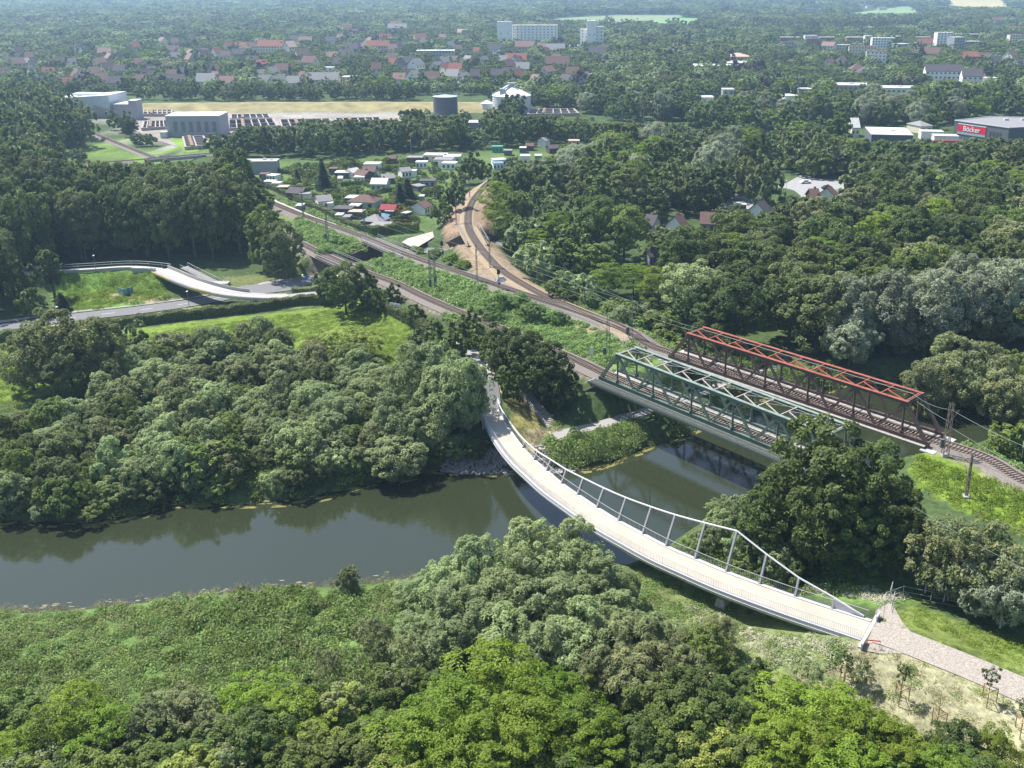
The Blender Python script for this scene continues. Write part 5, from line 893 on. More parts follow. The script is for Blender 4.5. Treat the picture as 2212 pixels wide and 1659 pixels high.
tank(964, 262, 26, 14.5, mat('tank_slate', (.11, .125, .15), .5, .12, .5), mat('tank_lid', (.38, .43, .45), .6, .1, 1), 'dark slate-grey round tank with ribbed shell and railed lid', 1.0); tank(1106, 244, 41, 11, mat('silo_white', (.6, .62, .64), .5, .05, .5), mat('silo_roof', (.72, .74, .76), .45, .05, .5), 'large white silo with a bright conical roof and stair house', 6.)
tank(1053, 240, 13, 5, mat('silo_white', 0), mat('silo_roof', 0), 'small pale tank with cone roof left of the white silo', 2.)
def basin(poly, label, div=(6, 2)):
    Q = GP(poly, 4.); c = sum(Q)/4; t = empty('settling_basin', c); tag(t, label, 'basin'); BW = mat('basin_concrete', (.36, .32, .3), .85, .2, .6)
    for q in Q: BLOCK.append((q[0], q[1], 6))
    BLOCK.append((c[0], c[1], 18)); q = [x-c for x in Q]; m_ = MB(); m_.add([x+[0, 0, .1] for x in q], [(0, 1, 2, 3)]); m_.build('water', mat('basin_water', (.07, .06, .055), .25, .3, .4), t); m_ = MB()
    for i in range(4): m_.beam(q[i]+[0, 0, .9], q[(i+1) % 4]+[0, 0, .9], .9, 1.8)
    for k in range(1, div[0]): u = k/div[0]; m_.beam(q[0]*(1-u)+q[1]*u+[0, 0, .85], q[3]*(1-u)+q[2]*u+[0, 0, .85], .6, 1.6)
    for k in range(1, div[1]): u = k/div[1]; m_.beam(q[0]*(1-u)+q[3]*u+[0, 0, .82], q[1]*(1-u)+q[2]*u+[0, 0, .82], .6, 1.55)
    m_.build('walls', BW, t); m_ = MB(); a = q[0]*.7+q[1]*.3; b_ = q[3]*.7+q[2]*.3; m_.beam(a+[0, 0, 2.2], b_+[0, 0, 2.2], 1.6, .3); m_.build('scraper_bridge', mat('brown_steel', (.23, .15, .1), .8, .2, 1), t)
for po_, lb in (([(308, 283), (365, 279), (362, 266), (312, 268)], 'brown-edged basins left of the windowed plant hall'), ([(310, 252), (372, 252), (372, 243), (310, 243)], 'brown walled basin behind the left annex'), ([(495, 283), (600, 278), (590, 262), (495, 265)], 'large basins just right of the windowed hall'), ([(500, 262), (585, 260), (580, 252), (500, 253)], 'rearmost basins right of the windowed hall'), ([(610, 280), (725, 275), (712, 262), (605, 264)], 'middle basins before the straw-coloured dike'), ([(730, 276), (830, 272), (820, 259), (725, 261)], 'basins nearest the dark round tank'), ([(402, 325), (450, 321), (440, 300), (396, 302)], 'green-railed channel basins before the windowed hall'), ([(1140, 252), (1250, 250), (1240, 240), (1150, 241)], 'pale basin right of the white silo')): basin(po_, lb, (6, 2) if 'channel' not in lb else (2, 6))
Hs(567, 372, 70, 5, 6, 3, 'grey', 'pale', 'at the left corner of the allotments', 'flat', noun='container building', win=False)
Hs(357, 298, 13, 3, 4, 0, 'mint', 'pale', 'beside the windowed plant hall', 'flat', noun='kiosk', win=False); Hs(1025, 283, 22, 5, 10, 0, 'grey', 'pale', 'right of the dark round tank', 'flat', noun='shed', win=False)
# small houses in the wood, parking area and cars
Hs(1463, 511, 22, 3.6, 7, 50, 'white', 'brown', 'in the wood beyond the railway', 'gable', gz=3.5, rh=3.4); Hs(1530, 497, 32, 3, 7, -10, 'grey', 'brown', 'in the wood beyond the railway', gz=3.5); Hs(1640, 480, 30, 4, 7, 55, 'white', 'dark', 'standing alone in the wood', gz=3.5, rh=3.2); Hs(1787, 442, 24, 3.6, 7, 60, 'white', 'brown', 'below the parking area', gz=3.5); Hs(1755, 440, 18, 3, 6, 10, 'brown', 'brown', 'below the parking area', gz=3.5); Hs(1597, 458, 24, 3, 5, 0, 'brown', 'pale', 'left of the parking area', 'flat', gz=3.5, noun='shed'); Hs(1408, 500, 22, 3, 6, -30, 'grey', 'dark', 'in the wood beyond the railway', gz=3.5); Hs(1405, 570, 16, 2.6, 4, 20, 'grey', 'dark', 'among trees above the bright crowns', gz=3.)
pk = MB(); pk.add([G(*p, 4.12) for p in [(1560, 448), (1600, 400), (1690, 400), (1730, 378), (1845, 372), (1850, 418), (1770, 428), (1700, 425), (1640, 440), (1600, 460)]], [tuple(range(10))]); struct(pk.build('parking_area', mat('parking_asphalt', (.3, .3, .3), .9, .1, .5)))
for c in [(1780, 402, 26), (1740, 405, 14), (1770, 440, 6), (1640, 487, 4), (1465, 520, 5)]: q = G(c[0], c[1], 4.); BLOCK.append((q[0], q[1], c[2]*.45)); BLOCK.append((q[0], q[1]-10, c[2]*.32))
def car(vx, vy, rz, m, label, z=4.12, gt=False):
    p = GT(vx, vy) if gt else G(vx, vy, z); t = empty('parked_car', p, R(rz)); tag(t, label, 'car', 'parked cars'); m_ = MB(); m_.box((0, 0, .62), (4.4, 1.8, .6), 0, .94); m_.build('body', m, t); m_ = MB(); m_.box((-.15, 0, 1.18), (2.5, 1.6, .56), 0, .78); cb = m_.build('cabin', m, t); m_ = MB(); m_.box((-.15, 0, 1.16), (2.3, 1.66, .4), 0, .84); m_.build('windows', GLASS, cb)
    for sx in (-1.35, 1.35):
        for sy in (-.85, .85): m_ = MB(); m_.tube([(sx, sy-.1, .33), (sx, sy+.1, .33)], .33, 10); m_.build('wheel', BLK, t)
DARKP = mat('car_dark', (.04, .045, .05), .3, .05, 1, spec=.6); car(1740, 396, 12, WHITEP, 'white car driving across the parking area in the wood'); car(1786, 408, 20, DARKP, 'dark car on the parking area beside the trees'); car(1810, 416, 60, mat('car_grey', (.3, .3, .32), .3, .05, 1, spec=.6), 'grey car at the shaded edge of the parking area'); car(1612, 372, 10, mat('car_blue', (.1, .2, .4), .3, .05, 1), 'blue-grey car between trees left of the parking area')
# allotment sheds: v x, v base y, width v, height, depth, turn, wall, roof, shape
SH = [(722,376,18,2.4,4,0,'dark','brown','flat'),(742,384,30,2.4,5,0,'dark','white','flat'),(763,384,22,2.6,5,50,'white','pale','gable'),(787,390,30,2.6,6,-30,'brown','brown','gable'),(800,381,26,2.4,6,0,'grey','brown','gable'),(778,394,22,2.3,4,0,'white','white','flat'),(823,411,34,3,6.5,-4,'mint','pale','gable'),(838,396,26,2.4,5,20,'brown','grey','gable'),(806,367,34,2.8,6,0,'white','pale','flat'),(737,395,8,2,2.5,0,'mint','white','gable'),(875,382,22,2.6,5,30,'white','grey','gable'),(892,381,16,2.4,4,0,'white','white','flat'),(898,351,34,2.4,5,0,'brown','grey','flat'),(912,362,24,2.5,4,0,'white','white','flat'),(942,347,48,2.8,7,-4,'cream','pale','flat'),(960,357,40,2.8,7,-4,'white','grey','flat'),(978,350,36,2.8,7,0,'mint','pale','flat'),(972,364,30,2.5,5,-8,'white','white','flat'),(905,413,20,2.2,5,40,'dark','grey','flat'),(925,402,34,2.3,5,0,'grey','dark','flat'),(700,449,30,3,6,30,'white','grey','gable'),(716,452,10,2.4,4,0,'white','white','flat'),(790,448,62,2.8,7.5,-14,'mint','brown','hip'),(766,440,30,2.4,5,-8,'brown','white','flat'),(745,464,40,2.5,6,-5,'dark','dark','flat'),(768,458,22,2.4,4.5,-5,'brown','white','flat'),(772,470,30,2.2,4,-6,'brown','tan','flat'),(735,476,14,2,3.5,0,'white','white','flat'),(752,480,14,2,4,0,'dark','grey','flat'),(812,490,46,2.6,7,-20,'brown','grey','hip'),(825,500,40,2.4,6,-8,'dark','grey','flat'),(842,466,32,2.6,5,-6,'brown','crimson','gable'),(846,468,18,2.2,4,-10,'brown','white','flat'),(879,472,12,2,3,-30,'brown','white','flat'),(912,461,26,2.6,6,60,'white','brown','gable'),(912,435,10,2,3,0,'grey','pale','flat'),(829,480,22,2.2,4,0,'brown','blue','hip'),(573,387,18,2.2,4,0,'dark','brown','flat'),(592,390,22,2.2,4,-20,'white','white','flat'),(585,404,24,2.3,4,-10,'dark','pale','flat'),(600,407,18,2.2,4,0,'white','pale','flat'),(614,416,22,2.3,4,0,'brown','tan','flat'),(645,428,36,2.4,6,-16,'brown','dark','gable'),(662,432,20,2.4,4,0,'white','grey','flat'),(735,452,0,0,0,0,'','',''),(1075,328,22,2.6,4,0,'green','green','flat'),(1078,357,28,2.6,5,20,'white','pale','flat'),(1076,365,22,2.6,5,10,'white','blue','flat'),(1130,328,14,2,4,0,'dark','pale','flat'),(1145,324,16,2.2,4,0,'brown','brown','gable'),(1175,316,16,3,5,50,'white','grey','gable'),(1240,314,24,2.4,5,0,'cream','tan','flat'),(1135,348,20,2.4,4,0,'white','white','flat'),(1195,330,24,2.4,5,20,'brown','dark','gable'),(1163,346,14,2.2,4,0,'grey','white','flat'),(1098,334,16,2.,4,0,'dark','grey','flat'),(850,352,14,2.2,4,0,'brown','brown','gable'),(650,455,14,2,4,0,'grey','pale','flat')]
def wh3(vx, vy): return 'in the allotments, '+('beyond the green container' if vx > 1090 else 'at the far corner by the tracks' if vx > 1030 else 'in the back row of flat roofs' if vy < 372 else 'at the path corner' if vx < 680 else 'nearest the far track' if vy > 463 else 'in the middle rows' if vy < 420 else 'in the front rows')
for vx, vy, wv, h, d, rz, wl, rf, sh in SH:
    if wv: Hs(vx, vy, wv, h, d, rz, wl, rf, wh3(vx, vy), sh, noun='shed' if wv < 26 else 'cabin', name='garden_shed', cat='shed', cols=3, rows=1, chim=wv > 28, win=wv > 20, over=.3, rh=None if sh == 'flat' else d*.26)
for k_, (vx, vy, c, lb) in enumerate([(868, 464, (.85, .45, .02), 'orange and yellow bouncy play tower in an allotment garden'), (833, 381, (.1, .3, .6), 'blue pool cover in an allotment garden')]):
    p = G(vx, vy, 4.); t = empty('play_tower' if k_ == 0 else 'garden_pool', p); tag(t, lb, 'garden toy' if k_ == 0 else 'pool'); m_ = MB()
    if k_ == 0:
        for x in (-1.2, 1.2): m_.tube([(x, 0, 0), (x, 0, 2.2), (x*.3, 0, 3)], [.35, .3, .1], 8)
        m_.box((0, 0, .5), (3.2, 2.2, .9)); m_.build('tower', mat('toy_orange', c, .6, .3, 3), t); m_ = MB(); m_.box((-.6, -1.2, .3), (5, .8, .5)); m_.build('mat', WHITEP, t)
    else: m_.tube([(0, 0, 0), (0, 0, 1)], 2.2, 18); m_.build('cover', mat('pool_blue', c, .5, .1, 2), t)
flg = empty('flag_pole', G(889, 340, 4.)); tag(flg, 'flag pole with a small black-red-gold flag at the allotments', 'flag'); m_ = MB(); m_.tube([(0, 0, 0), (0, 0, 9)], .06, 5); m_.build('pole', WHITEP, flg)
for k_, c in enumerate([(.02, .02, .02), (.6, .03, .03), (.85, .6, .05)]): m_ = MB(); m_.box((-.8, 0, 8.6-k_*.4), (1.6, .05, .4)); m_.build('flag_stripe', mat('flag%d' % k_, c, .7, .02, 1), flg)
mb = MB(); mb.box((0, 0, 1.), (7, .12, 2), .0); tag(mb.build('brown_fence', mat('brown_fence', (.16, .08, .05), .9, .2, 2), None, G(868, 488, 4.)), 'brown board fence beside the blue-roofed garden tent', 'fence')
BROW = empty('allotment_paths', (0, 0, 0)); bpy.data.objects.remove(BROW)
yard = MB(); yard.add([G(*p, 4.2) for p in [(868, 523), (880, 515), (935, 500), (938, 512), (905, 532), (895, 536)]], [tuple(range(6))]); struct(yard.build('yard_paving', mat('yard', (.4, .37, .33), .9, .1, 1)))
gp = spline(GP([(510, 386), (520, 394), (567, 414), (620, 437), (667, 456), (720, 478)], 7.), 1.5); 
for q in gp: q[2] = max(float(hz(q[0], q[1])), 4)+.06
struct(ribbon('hedge_side_path', gp, 1.2, -1.2, mat('light_gravel', (.44, .41, .37), .95, .1, 3)))

def sheet(name, pts, col, z=4.35, m=None):
    mb = MB(); mb.add([G(p[0], p[1], z) for p in pts], [tuple(range(len(pts)))])
    o = mb.build(name, m or mat('sheet_'+name+str(len(MATS)), col, .95, .25, .05, coords='Object', detail=10)); struct(o); return o
sheet('far_field', [(1184, 50), (1300, 47), (1420, 50), (1474, 36), (1470, 33), (1330, 33), (1200, 40)], (.2, .26, .12)); sheet('far_field', [(1395, 47), (1474, 38), (1530, 40), (1510, 57), (1420, 58)], (.17, .3, .12), 4.6); sheet('far_field', [(1600, 64), (2000, 72), (1990, 58), (1600, 54)], (.33, .32, .15))
sheet('far_field', [(1830, 30), (1960, 12), (1985, 24), (1960, 34), (1850, 34)], (.2, .3, .12)); sheet('far_field', [(2025, 2), (2090, -3), (2170, -3), (2175, 16), (2120, 18), (2040, 10)], (.5, .42, .18)); sheet('plant_lawn', [(365, 300), (398, 296), (432, 327), (405, 330)], (.16, .27, .03), 4.15)
sheet('plant_yard', [(250, 262), (290, 247), (900, 250), (1000, 262), (900, 290), (480, 300), (400, 322), (330, 300), (300, 285)], (.27, .24, .215), 4.1)
mb = MB(); dk = spline(GP([(285, 246), (500, 244), (700, 243), (900, 243), (1075, 244)], 4.), 8.); up_ = np.array([0, 1., 0])
a_, b_, c_, d_ = dk+[0, 0, -.2], dk+up_*16+[0, 0, 4.2], dk+up_*21+[0, 0, 4.2], dk+up_*40+[0, 0, -.2]
for p1, p2 in ((a_, b_), (b_, c_), (c_, d_)): mb.strip(p2, p1)
o = mb.build('dike', mat('straw_dike', (.27, .235, .115), .95, .3, .12, detail=10)); struct(o)
# ---------------------------------------------------------------- where every tree and bush stands
W = 'in the foreground'
for a in [(1150,1130,12,4.6),(1240,1150,11,4.2),(1035,1165,11,4.3),(960,1215,9,3.8),(1100,1215,11,4.5),(1185,1250,10,4.5),(1005,1275,10,4.3),(1275,1215,9,3.8),(1330,1290,8,3.6),(1085,1320,9,4.2),(975,1340,8,3.6),(900,1250,5,3),(905,1330,5,3),(1160,1350,8,3.6),(1240,1320,9,4),(1400,1330,7,3.5),(1340,1230,6,3)]:
    T(*a, 'willow', 'willow', 'in the clump left of the footbridge')
for a in [(1330,1320,9,4),(1425,1340,8,3.6),(1380,1400,9,4),(1290,1400,8,3.6),(1460,1400,7,3.4),(1555,1330,6,2.5)]: T(*a, 'weep', 'olive', 'below the footbridge pier')
for a in [(1530,1365,8,3,'mid'),(1600,1450,7,3.4,'oak'),(1500,1450,8,3.6,'oak'),(1640,1420,4,1.6,'oak'),(1560,1500,8,3.4,'oak'),(1420,1480,8,3.5,'mid')]: T(*a[:4], 'broad', a[4], 'in front of the footbridge')
for a in [(1075,1395,12,5.6),(965,1470,11,4.8),(1180,1440,10,4.5),(1130,1490,11,5),(1020,1500,11,5.4),(900,1550,10,4.8),(1220,1510,10,4.6),(1130,1570,10,5),(1010,1600,10,5),(1300,1560,9,4.4),(1700,1480,9,4.8),(1790,1490,10,5),(1870,1520,9,4.3),(1660,1550,9,4.2),(1960,1580,8,4.4),(2040,1625,8,4),(1760,1570,9,4.6),(1850,1600,9,4.6)]:
    T(*a, 'layer', 'bright', 'in the bottom foreground')
for a in [(545,1460,8,4.4,'bright'),(620,1500,8,4,'bright'),(145,1480,10,4.4,'bright'),(205,1520,9,3.8,'bright'),(100,1530,8,3.6,'mid')]: T(*a[:4], 'layer', a[4], 'below the tall weeds, left')
for a in [(560,1540,8,3.4,'oak'),(60,1630,6,3.4,'willow'),(480,1560,7,3.2,'mid'),(690,1570,7,3,'yellow'),(760,1600,7,3.6,'mid'),(850,1620,7,3.5,'yellow'),(620,1610,6,3,'mid'),(1420,1610,7,3.6,'mid'),(1250,1630,7,3.6,'oak'),(1520,1590,7,3.4,'yellow'),(1600,1600,6,3.2,'mid'),(320,1610,6,3,'mid'),(900,1640,6,3,'bright'),(1100,1650,6,3,'mid'),(1700,1640,6,3.2,'bright'),(2120,1640,5,3,'mid'),(2180,1655,5,2.5,'olive'),(1350,1560,8,3.6,'oak'),(800,1560,7,3.2,'mid'),(1480,1540,8,3.6,'mid'),(1250,1560,8,3.6,'mid')]: T(*a[:4], 'broad', a[4], 'in the bottom thicket')
for a in [(800,1330,8,2.4),(700,1405,7,1.7),(330,1505,7,2.4),(440,1530,7,2.6),(260,1560,6,2.4),(390,1500,6,2),(880,1370,7,2.6),(840,1450,7,2.4),(740,1480,7,2.4),(1750,1430,6,2.2),(1860,1420,4,1.4)]: T(*a, 'sparse', 'olive', 'standing in the tall weeds')
for a in [(750,1220,4.2,1.7)]: T(*a, 'shrub', 'olive', 'alone on the near river bank')
scatter([(560,1500),(1600,1500),(2212,1640),(2400,1900),(-100,1900),(-100,1560),(300,1540)], 5, 4.6, (4.5, 7.5), (2.5, 3.6), [('broad','mid',4),('broad','oak',3),('layer','bright',3),('broad','yellow',1.5),('broad','olive',1.5),('willow','willow',1)], 'in the bottom undergrowth', avoid=False)
# right bank clump
for a in [(1800,915,21,7.),(1715,972,17,5.4),(1880,962,18,6.2),(1945,1020,14,4.6),(1665,1060,12,4.2),(1770,1040,15,5),(1870,1090,12,4.6)]: T(*a, 'broad', 'oak', 'between footbridge and green bridge')
for a in [(1600,1065,7,3.6),(1560,1090,6,3.2),(1625,1130,6,3.3),(1685,1170,6,3.2),(1540,1120,5,3)]: T(*a, 'shrub', 'willow', 'under the big right bank trees')
for a in [(1700,1200,4.5,2.6),(1500,1160,2.5,2.5),(1560,1150,3,2.6),(1620,1190,3,2.4)]: T(*a, 'shrub', 'weed', 'behind the footbridge railing')
for a in [(2080,1085,13,3.9),(2150,1075,14,4.2),(2020,1130,11,3.6),(2205,1100,13,4),(2110,1150,10,3.6),(2175,1170,9,3.2),(2055,1190,8,3)]: T(*a, 'sparse', 'olive', 'right, between gravel path and railway')
for a in [(2160,1140,10,4),(2080,1180,8,3.5),(2230,1120,11,4)]: T(*a, 'willow', 'silver', 'behind the birches, right edge')
# silver willows and the far bank on the right
for a in [(1850,605,18,7),(1930,590,19,7.2),(2020,583,20,7.5),(2105,572,20,7.5),(2185,560,21,8),(2265,560,21,8),(1845,680,12,5.5),(2340,560,20,8)]: T(*a, 'willow', 'silver', 'in the row behind the red bridge')
for a in [(2060,745,15,6.2),(2125,742,15,6),(2010,790,12,5),(2170,800,12,5)]: T(*a, 'willow', 'olive', 'beyond the red bridge end')
for a in [(2215,760,13,5),(2240,830,10,4.6),(2190,900,8,4),(2290,850,11,5)]: T(*a, 'broad', 'mid', 'at the right edge')
for a in [(2150,945,3.5,2.2),(2205,930,4,2.4)]: T(*a, 'shrub', 'knot', 'beside the track, far right')
# round the upper path and the left abutment
for a in [(940,745,16,5.6),(880,765,15,5.2),(990,772,15,4.8),(850,855,10,4.2),(955,850,13,4.6),(905,930,8,3.8),(1000,860,12,4.2)]: T(*a, 'willow', 'willow', 'in the group left of the path')
for a in [(1135,670,14,5.4),(1185,720,13,5),(1085,700,12,4.6),(1210,780,10,4.4),(1150,750,11,4.8),(1110,780,9,4)]: T(*a, 'broad', 'oak', 'between upper path and green bridge')
for a in [(1015,640,9,3.4),(950,690,10,4.2),(905,706,6,3.2),(1000,690,9,4)]: T(*a, 'broad', 'oak', 'between upper path and near track')
for a in [(1080,632,4.5,3.2),(1120,628,4.5,3.2),(1150,650,4.5,3.6),(1205,668,3.5,3),(1060,655,4,3)]: T(*a, 'shrub', 'knot', 'on the embankment between the two tracks')
for a in [(805,585,7,3.4),(845,598,5.5,2.6),(893,632,5,2.8)]: T(*a, 'broad', 'oak', 'between hedge path and near track')
T(772, 627, 6, 2.8, 'broad', 'hedge', 'at the corner of the meadow hedges'); T(735, 520, 14, 5.6, 'broad', 'oak', 'between the road and the near track'); T(700, 560, 9, 3.6, 'broad', 'oak', 'between the road and the near track'); T(783, 555, 8, 3.6, 'broad', 'oak', 'between the road and the near track')
for a in [(730,505,3.2,3.2),(765,512,3.2,3.2),(700,530,2.6,3)]: T(*a, 'shrub', 'knot', 'beside the rail bridge over the road')
for a in [(900,530,2.8,2.8),(940,536,2.8,2.8),(975,545,3,2.8),(1000,560,2.8,2.6)]: T(*a, 'shrub', 'bright', 'left of the brick wing wall')
# left: solitary trees, ivy column, willow thicket
T(600, 455, 17, 5.8, 'broad', 'hedge', 'before the wood, right of the ramp'); T(560, 420, 20, 6, 'high', 'mid', 'ending the tall wood')
T(95, 512, 15, 2.9, 'column', 'mid', 'beside the ramp at the left'); T(38, 560, 13, 4.4, 'broad', 'oak', 'at the left edge beside the ramp'); T(20, 505, 14, 4.5, 'broad', 'mid', 'at the left edge beside the ramp'); T(128, 628, 5.5, 2.6, 'conifer', 'conifer', 'at the foot of the ivy-clad tree'); T(-30, 540, 14, 5, 'broad', 'oak', 'at the left edge beside the ramp'); T(60, 620, 8, 4, 'broad', 'oak', 'at the left edge beside the ramp')
for a in [(95,680,17,7),(175,690,16,6.8),(50,725,12,5),(225,745,11,4.6),(140,745,12,5)]: T(*a, 'willow', 'hedge', 'in the dark group far left')
T(283, 693, 8.5, 3.6, 'broad', 'hedge', 'at the left end of the meadow'); T(275, 745, 8, 3.6, 'broad', 'hedge', 'at the left end of the meadow')
for a in [(740,705,7.5,4.2),(790,715,6.5,3.6),(690,715,6,3.6)]: T(*a, 'sparse', 'yellow', 'on stems above the thicket')
for a in [(520,705,4,1.6)]: T(*a, 'sparse', 'oak', 'half dead above the thicket')
scatter([(330,750),(430,735),(560,720),(640,735),(740,745),(830,800),(850,880),(880,960),(930,1010),(860,1010),(760,1042),(640,1068),(500,1078),(385,1078),(362,1040),(340,1078),(270,1100),(120,1116),(-120,1120),(-120,960),(60,900),(200,860),(250,810)], 5, 6.3, (4.2, 8.6), (3., 5.0), [('shrub','willow',6),('shrub','mid',1.4),('shrub','olive',1.4),('shrub','hedge',1.2),('willow','willow',1.2)], 'in the thicket across the river')
for a in [(50,990,6,3.2,'yellow'),(430,955,8,3.8,'mid'),(490,935,8,3.6,'mid'),(400,990,6,3,'mid'),(300,1040,5.5,3,'mid'),(640,1000,6,3,'mid'),(720,1005,5,3,'willow')]: T(*a[:4], 'broad', a[4], 'at the water below the thicket')
for u in np.arange(.02, .5, .0115):   # bushes hanging over the far waterline
    P_ = np.array(NORTH)[:14, :2]; s_ = np.r_[0, np.cumsum(np.linalg.norm(np.diff(P_, axis=0), axis=1))]; q = np.array([np.interp(u*2*s_[-1], s_, P_[:, k]) for k in (0, 1)])
    if u*2 > .98: break
    y_ = q[1]+rng.uniform(1., 3.4); x_ = q[0]+rng.uniform(-1, 1); kc = [('willow', 4), ('mid', 2), ('weed', 2), ('hedge', 2)][rng.choice(4, p=[.45, .2, .2, .15])][0]
    if rng.random() < .88: PLANTS.append([x_, y_, max(.05, float(hz(x_, y_))), rng.uniform(2.2, 3.6), rng.uniform(2.6, 5.2), 'shrub', kc, 'overhanging the far waterline', 'bushes overhanging the far waterline'])
scatter([(1110,575),(1200,632),(1330,695),(1440,738),(1500,735),(1400,670),(1260,600),(1160,560)], 6, 5.2, (2.6, 6.5), (2.2, 3.8), [('shrub','knot',2),('broad','mid',3),('broad','oak',2),('shrub','willow',1)], 'beside the branch track slope')
# left tall wood, west hill wood
scatter([(-150,690),(-20,680),(40,640),(120,578),(350,566),(560,560),(615,545),(600,500),(540,462),(480,448),(130,448),(-150,448)], ZL, 6.6, (17, 25), (4.8, 6.8), [('high','oak',5),('broad','oak',4),('high','mid',3),('broad','hedge',3)], 'in the wood behind the ramp')
for a in [(150,400,23,6,'hedge'),(250,372,24,6,'oak'),(320,392,22,6,'hedge'),(410,362,24,6.4,'willow'),(440,395,23,6,'hedge'),(500,380,22,6,'mid'),(560,430,17,5,'mid')]: T(*a[:4], 'high', a[4], 'topping the tall wood behind the ramp')
scatter([(-150,440),(120,425),(190,385),(180,325),(190,300),(150,262),(110,245),(0,232),(-150,225)], 4, 9, (15, 22), (5, 6.8), [('broad','oak',5),('broad','hedge',4),('broad','mid',2)], 'left of the far rail bridge')
scatter([(190,372),(330,362),(480,372),(520,392),(420,410),(200,400)], 4, 8, (9, 13), (4, 5.4), [('broad','mid',5),('broad','oak',3)], 'below the far rail bridge')
scatter([(250,270),(310,292),(340,325),(300,318),(240,285)], 4, 7.5, (9, 13), (3.6, 4.6), [('broad','oak',4),('column','oak',2)], 'beside the left branch track')
# east wood
EW = [('broad','oak',6),('broad','mid',4),('high','oak',2),('layer','bright',1.2),('broad','hedge',4),('willow','silver',1)]
scatter([(1050,430),(1062,490),(1078,525),(1120,555),(1190,600),(1240,590),(1220,520),(1180,440),(1100,400)], ZL+1, 7.6, (9, 15), (4.6, 6.4), EW, 'right of the curving branch track')
for a in [(1290,420,19,8,'mid'),(1350,440,18,7.4,'mid'),(1230,465,15,6.4,'mid'),(1370,546,12,7,'bright'),(1310,562,10,5.4,'bright'),(1425,570,11,5.6,'bright'),(1275,512,11,5.6,'mid'),(1490,565,15,6.6,'willow'),(1590,600,17,7,'oak'),(1550,640,13,6,'oak'),(1440,660,8,4.6,'mid'),(1360,640,7,4,'mid'),(1250,585,9,4.6,'willow'),(1210,600,6,3.4,'mid'),(1160,520,12,5.4,'willow'),(1140,470,13,6,'willow'),(1390,505,13,6,'mid'),(1535,660,5,2.6,'bright'),(1470,640,9,4,'oak'),(1750,500,20,6.8,'hedge'),(1720,560,17,6,'hedge'),(1640,330,19,6.4,'hedge'),(1605,375,10,4.6,'willow'),(1660,345,18,6.5,'hedge'),(1500,355,16,6.4,'oak'),(1450,340,16,6,'oak'),(1100,410,11,5,'mid'),(1075,430,11,5,'bright')]:
    T(*a[:4], 'layer' if a[4] == 'bright' else 'broad', a[4], 'in the wood beyond the railway')
scatter([(1400,600),(1470,640),(1560,690),(1600,700),(1650,690),(1700,735),(1780,760),(1860,740),(2350,760),(2350,500),(1900,470),(1830,440),(1800,465),(1660,490),(1540,505),(1470,520),(1380,540)], ZL+1, 9.4, (11, 20), (5.8, 8.2), EW[:-1]+[('broad','olive',2)], 'in the wood behind the bridges')
scatter([(1090,385),(1180,425),(1300,490),(1420,520),(1460,500),(1500,480),(1560,470),(1700,475),(1560,400),(1560,380),(1690,360),(1700,390),(1840,420),(1860,470),(2350,500),(2350,330),(2000,325),(1860,318),(1640,325),(1500,335),(1380,325),(1250,345),(1130,362)], ZL+1.6, 10., (10, 19), (5.8, 8.4), EW, 'between allotments and warehouses')
scatter([(1860,470),(1700,480),(1480,500),(1390,515),(1400,500),(1540,480),(1690,462)], ZL+1, 8, (5, 8), (3.2, 4), [('broad','mid',3),('broad','hedge',3)], 'round the small houses in the wood')
# allotment trees
for a in [(693,335,14,3.4,'conifer'),(700,360,9,2.6,'conifer'),(878,368,12,3.4,'conifer'),(862,390,10,2.8,'conifer'),(640,362,6,1.8,'conifer'),(520,330,8,3,'conifer')]: T(*a[:4], 'conifer', a[4], 'in the allotment gardens')
for a in [(940,360,12,5.2,'oak'),(965,405,10,4,'oak'),(930,395,10,4,'hedge'),(950,430,9,3.6,'hedge'),(1020,328,13,5.4,'oak'),(1005,345,10,4,'bright'),(985,385,11,4.2,'oak'),(720,330,9,3.6,'mid'),(755,330,9,3.4,'mid'),(1045,345,9,4,'oak'),(635,395,4,2,'mid'),(760,455,2.5,1.4,'weed'),(985,350,11,4,'hedge'),(1110,330,7,3.4,'mid'),(1085,340,6,3,'mid'),(1220,305,7,3.2,'bright')]: T(*a[:4], 'broad', a[4], 'in the allotment gardens')
scatter([(540,372),(700,352),(980,350),(960,400),(930,470),(860,500),(780,480),(600,410)], 4, 5.2, (1.4, 4.), (1.1, 2.3), [('broad','weed',3),('broad','bright',1),('broad','mid',3)], 'between the allotment plots', avoid=False, jit=.45)
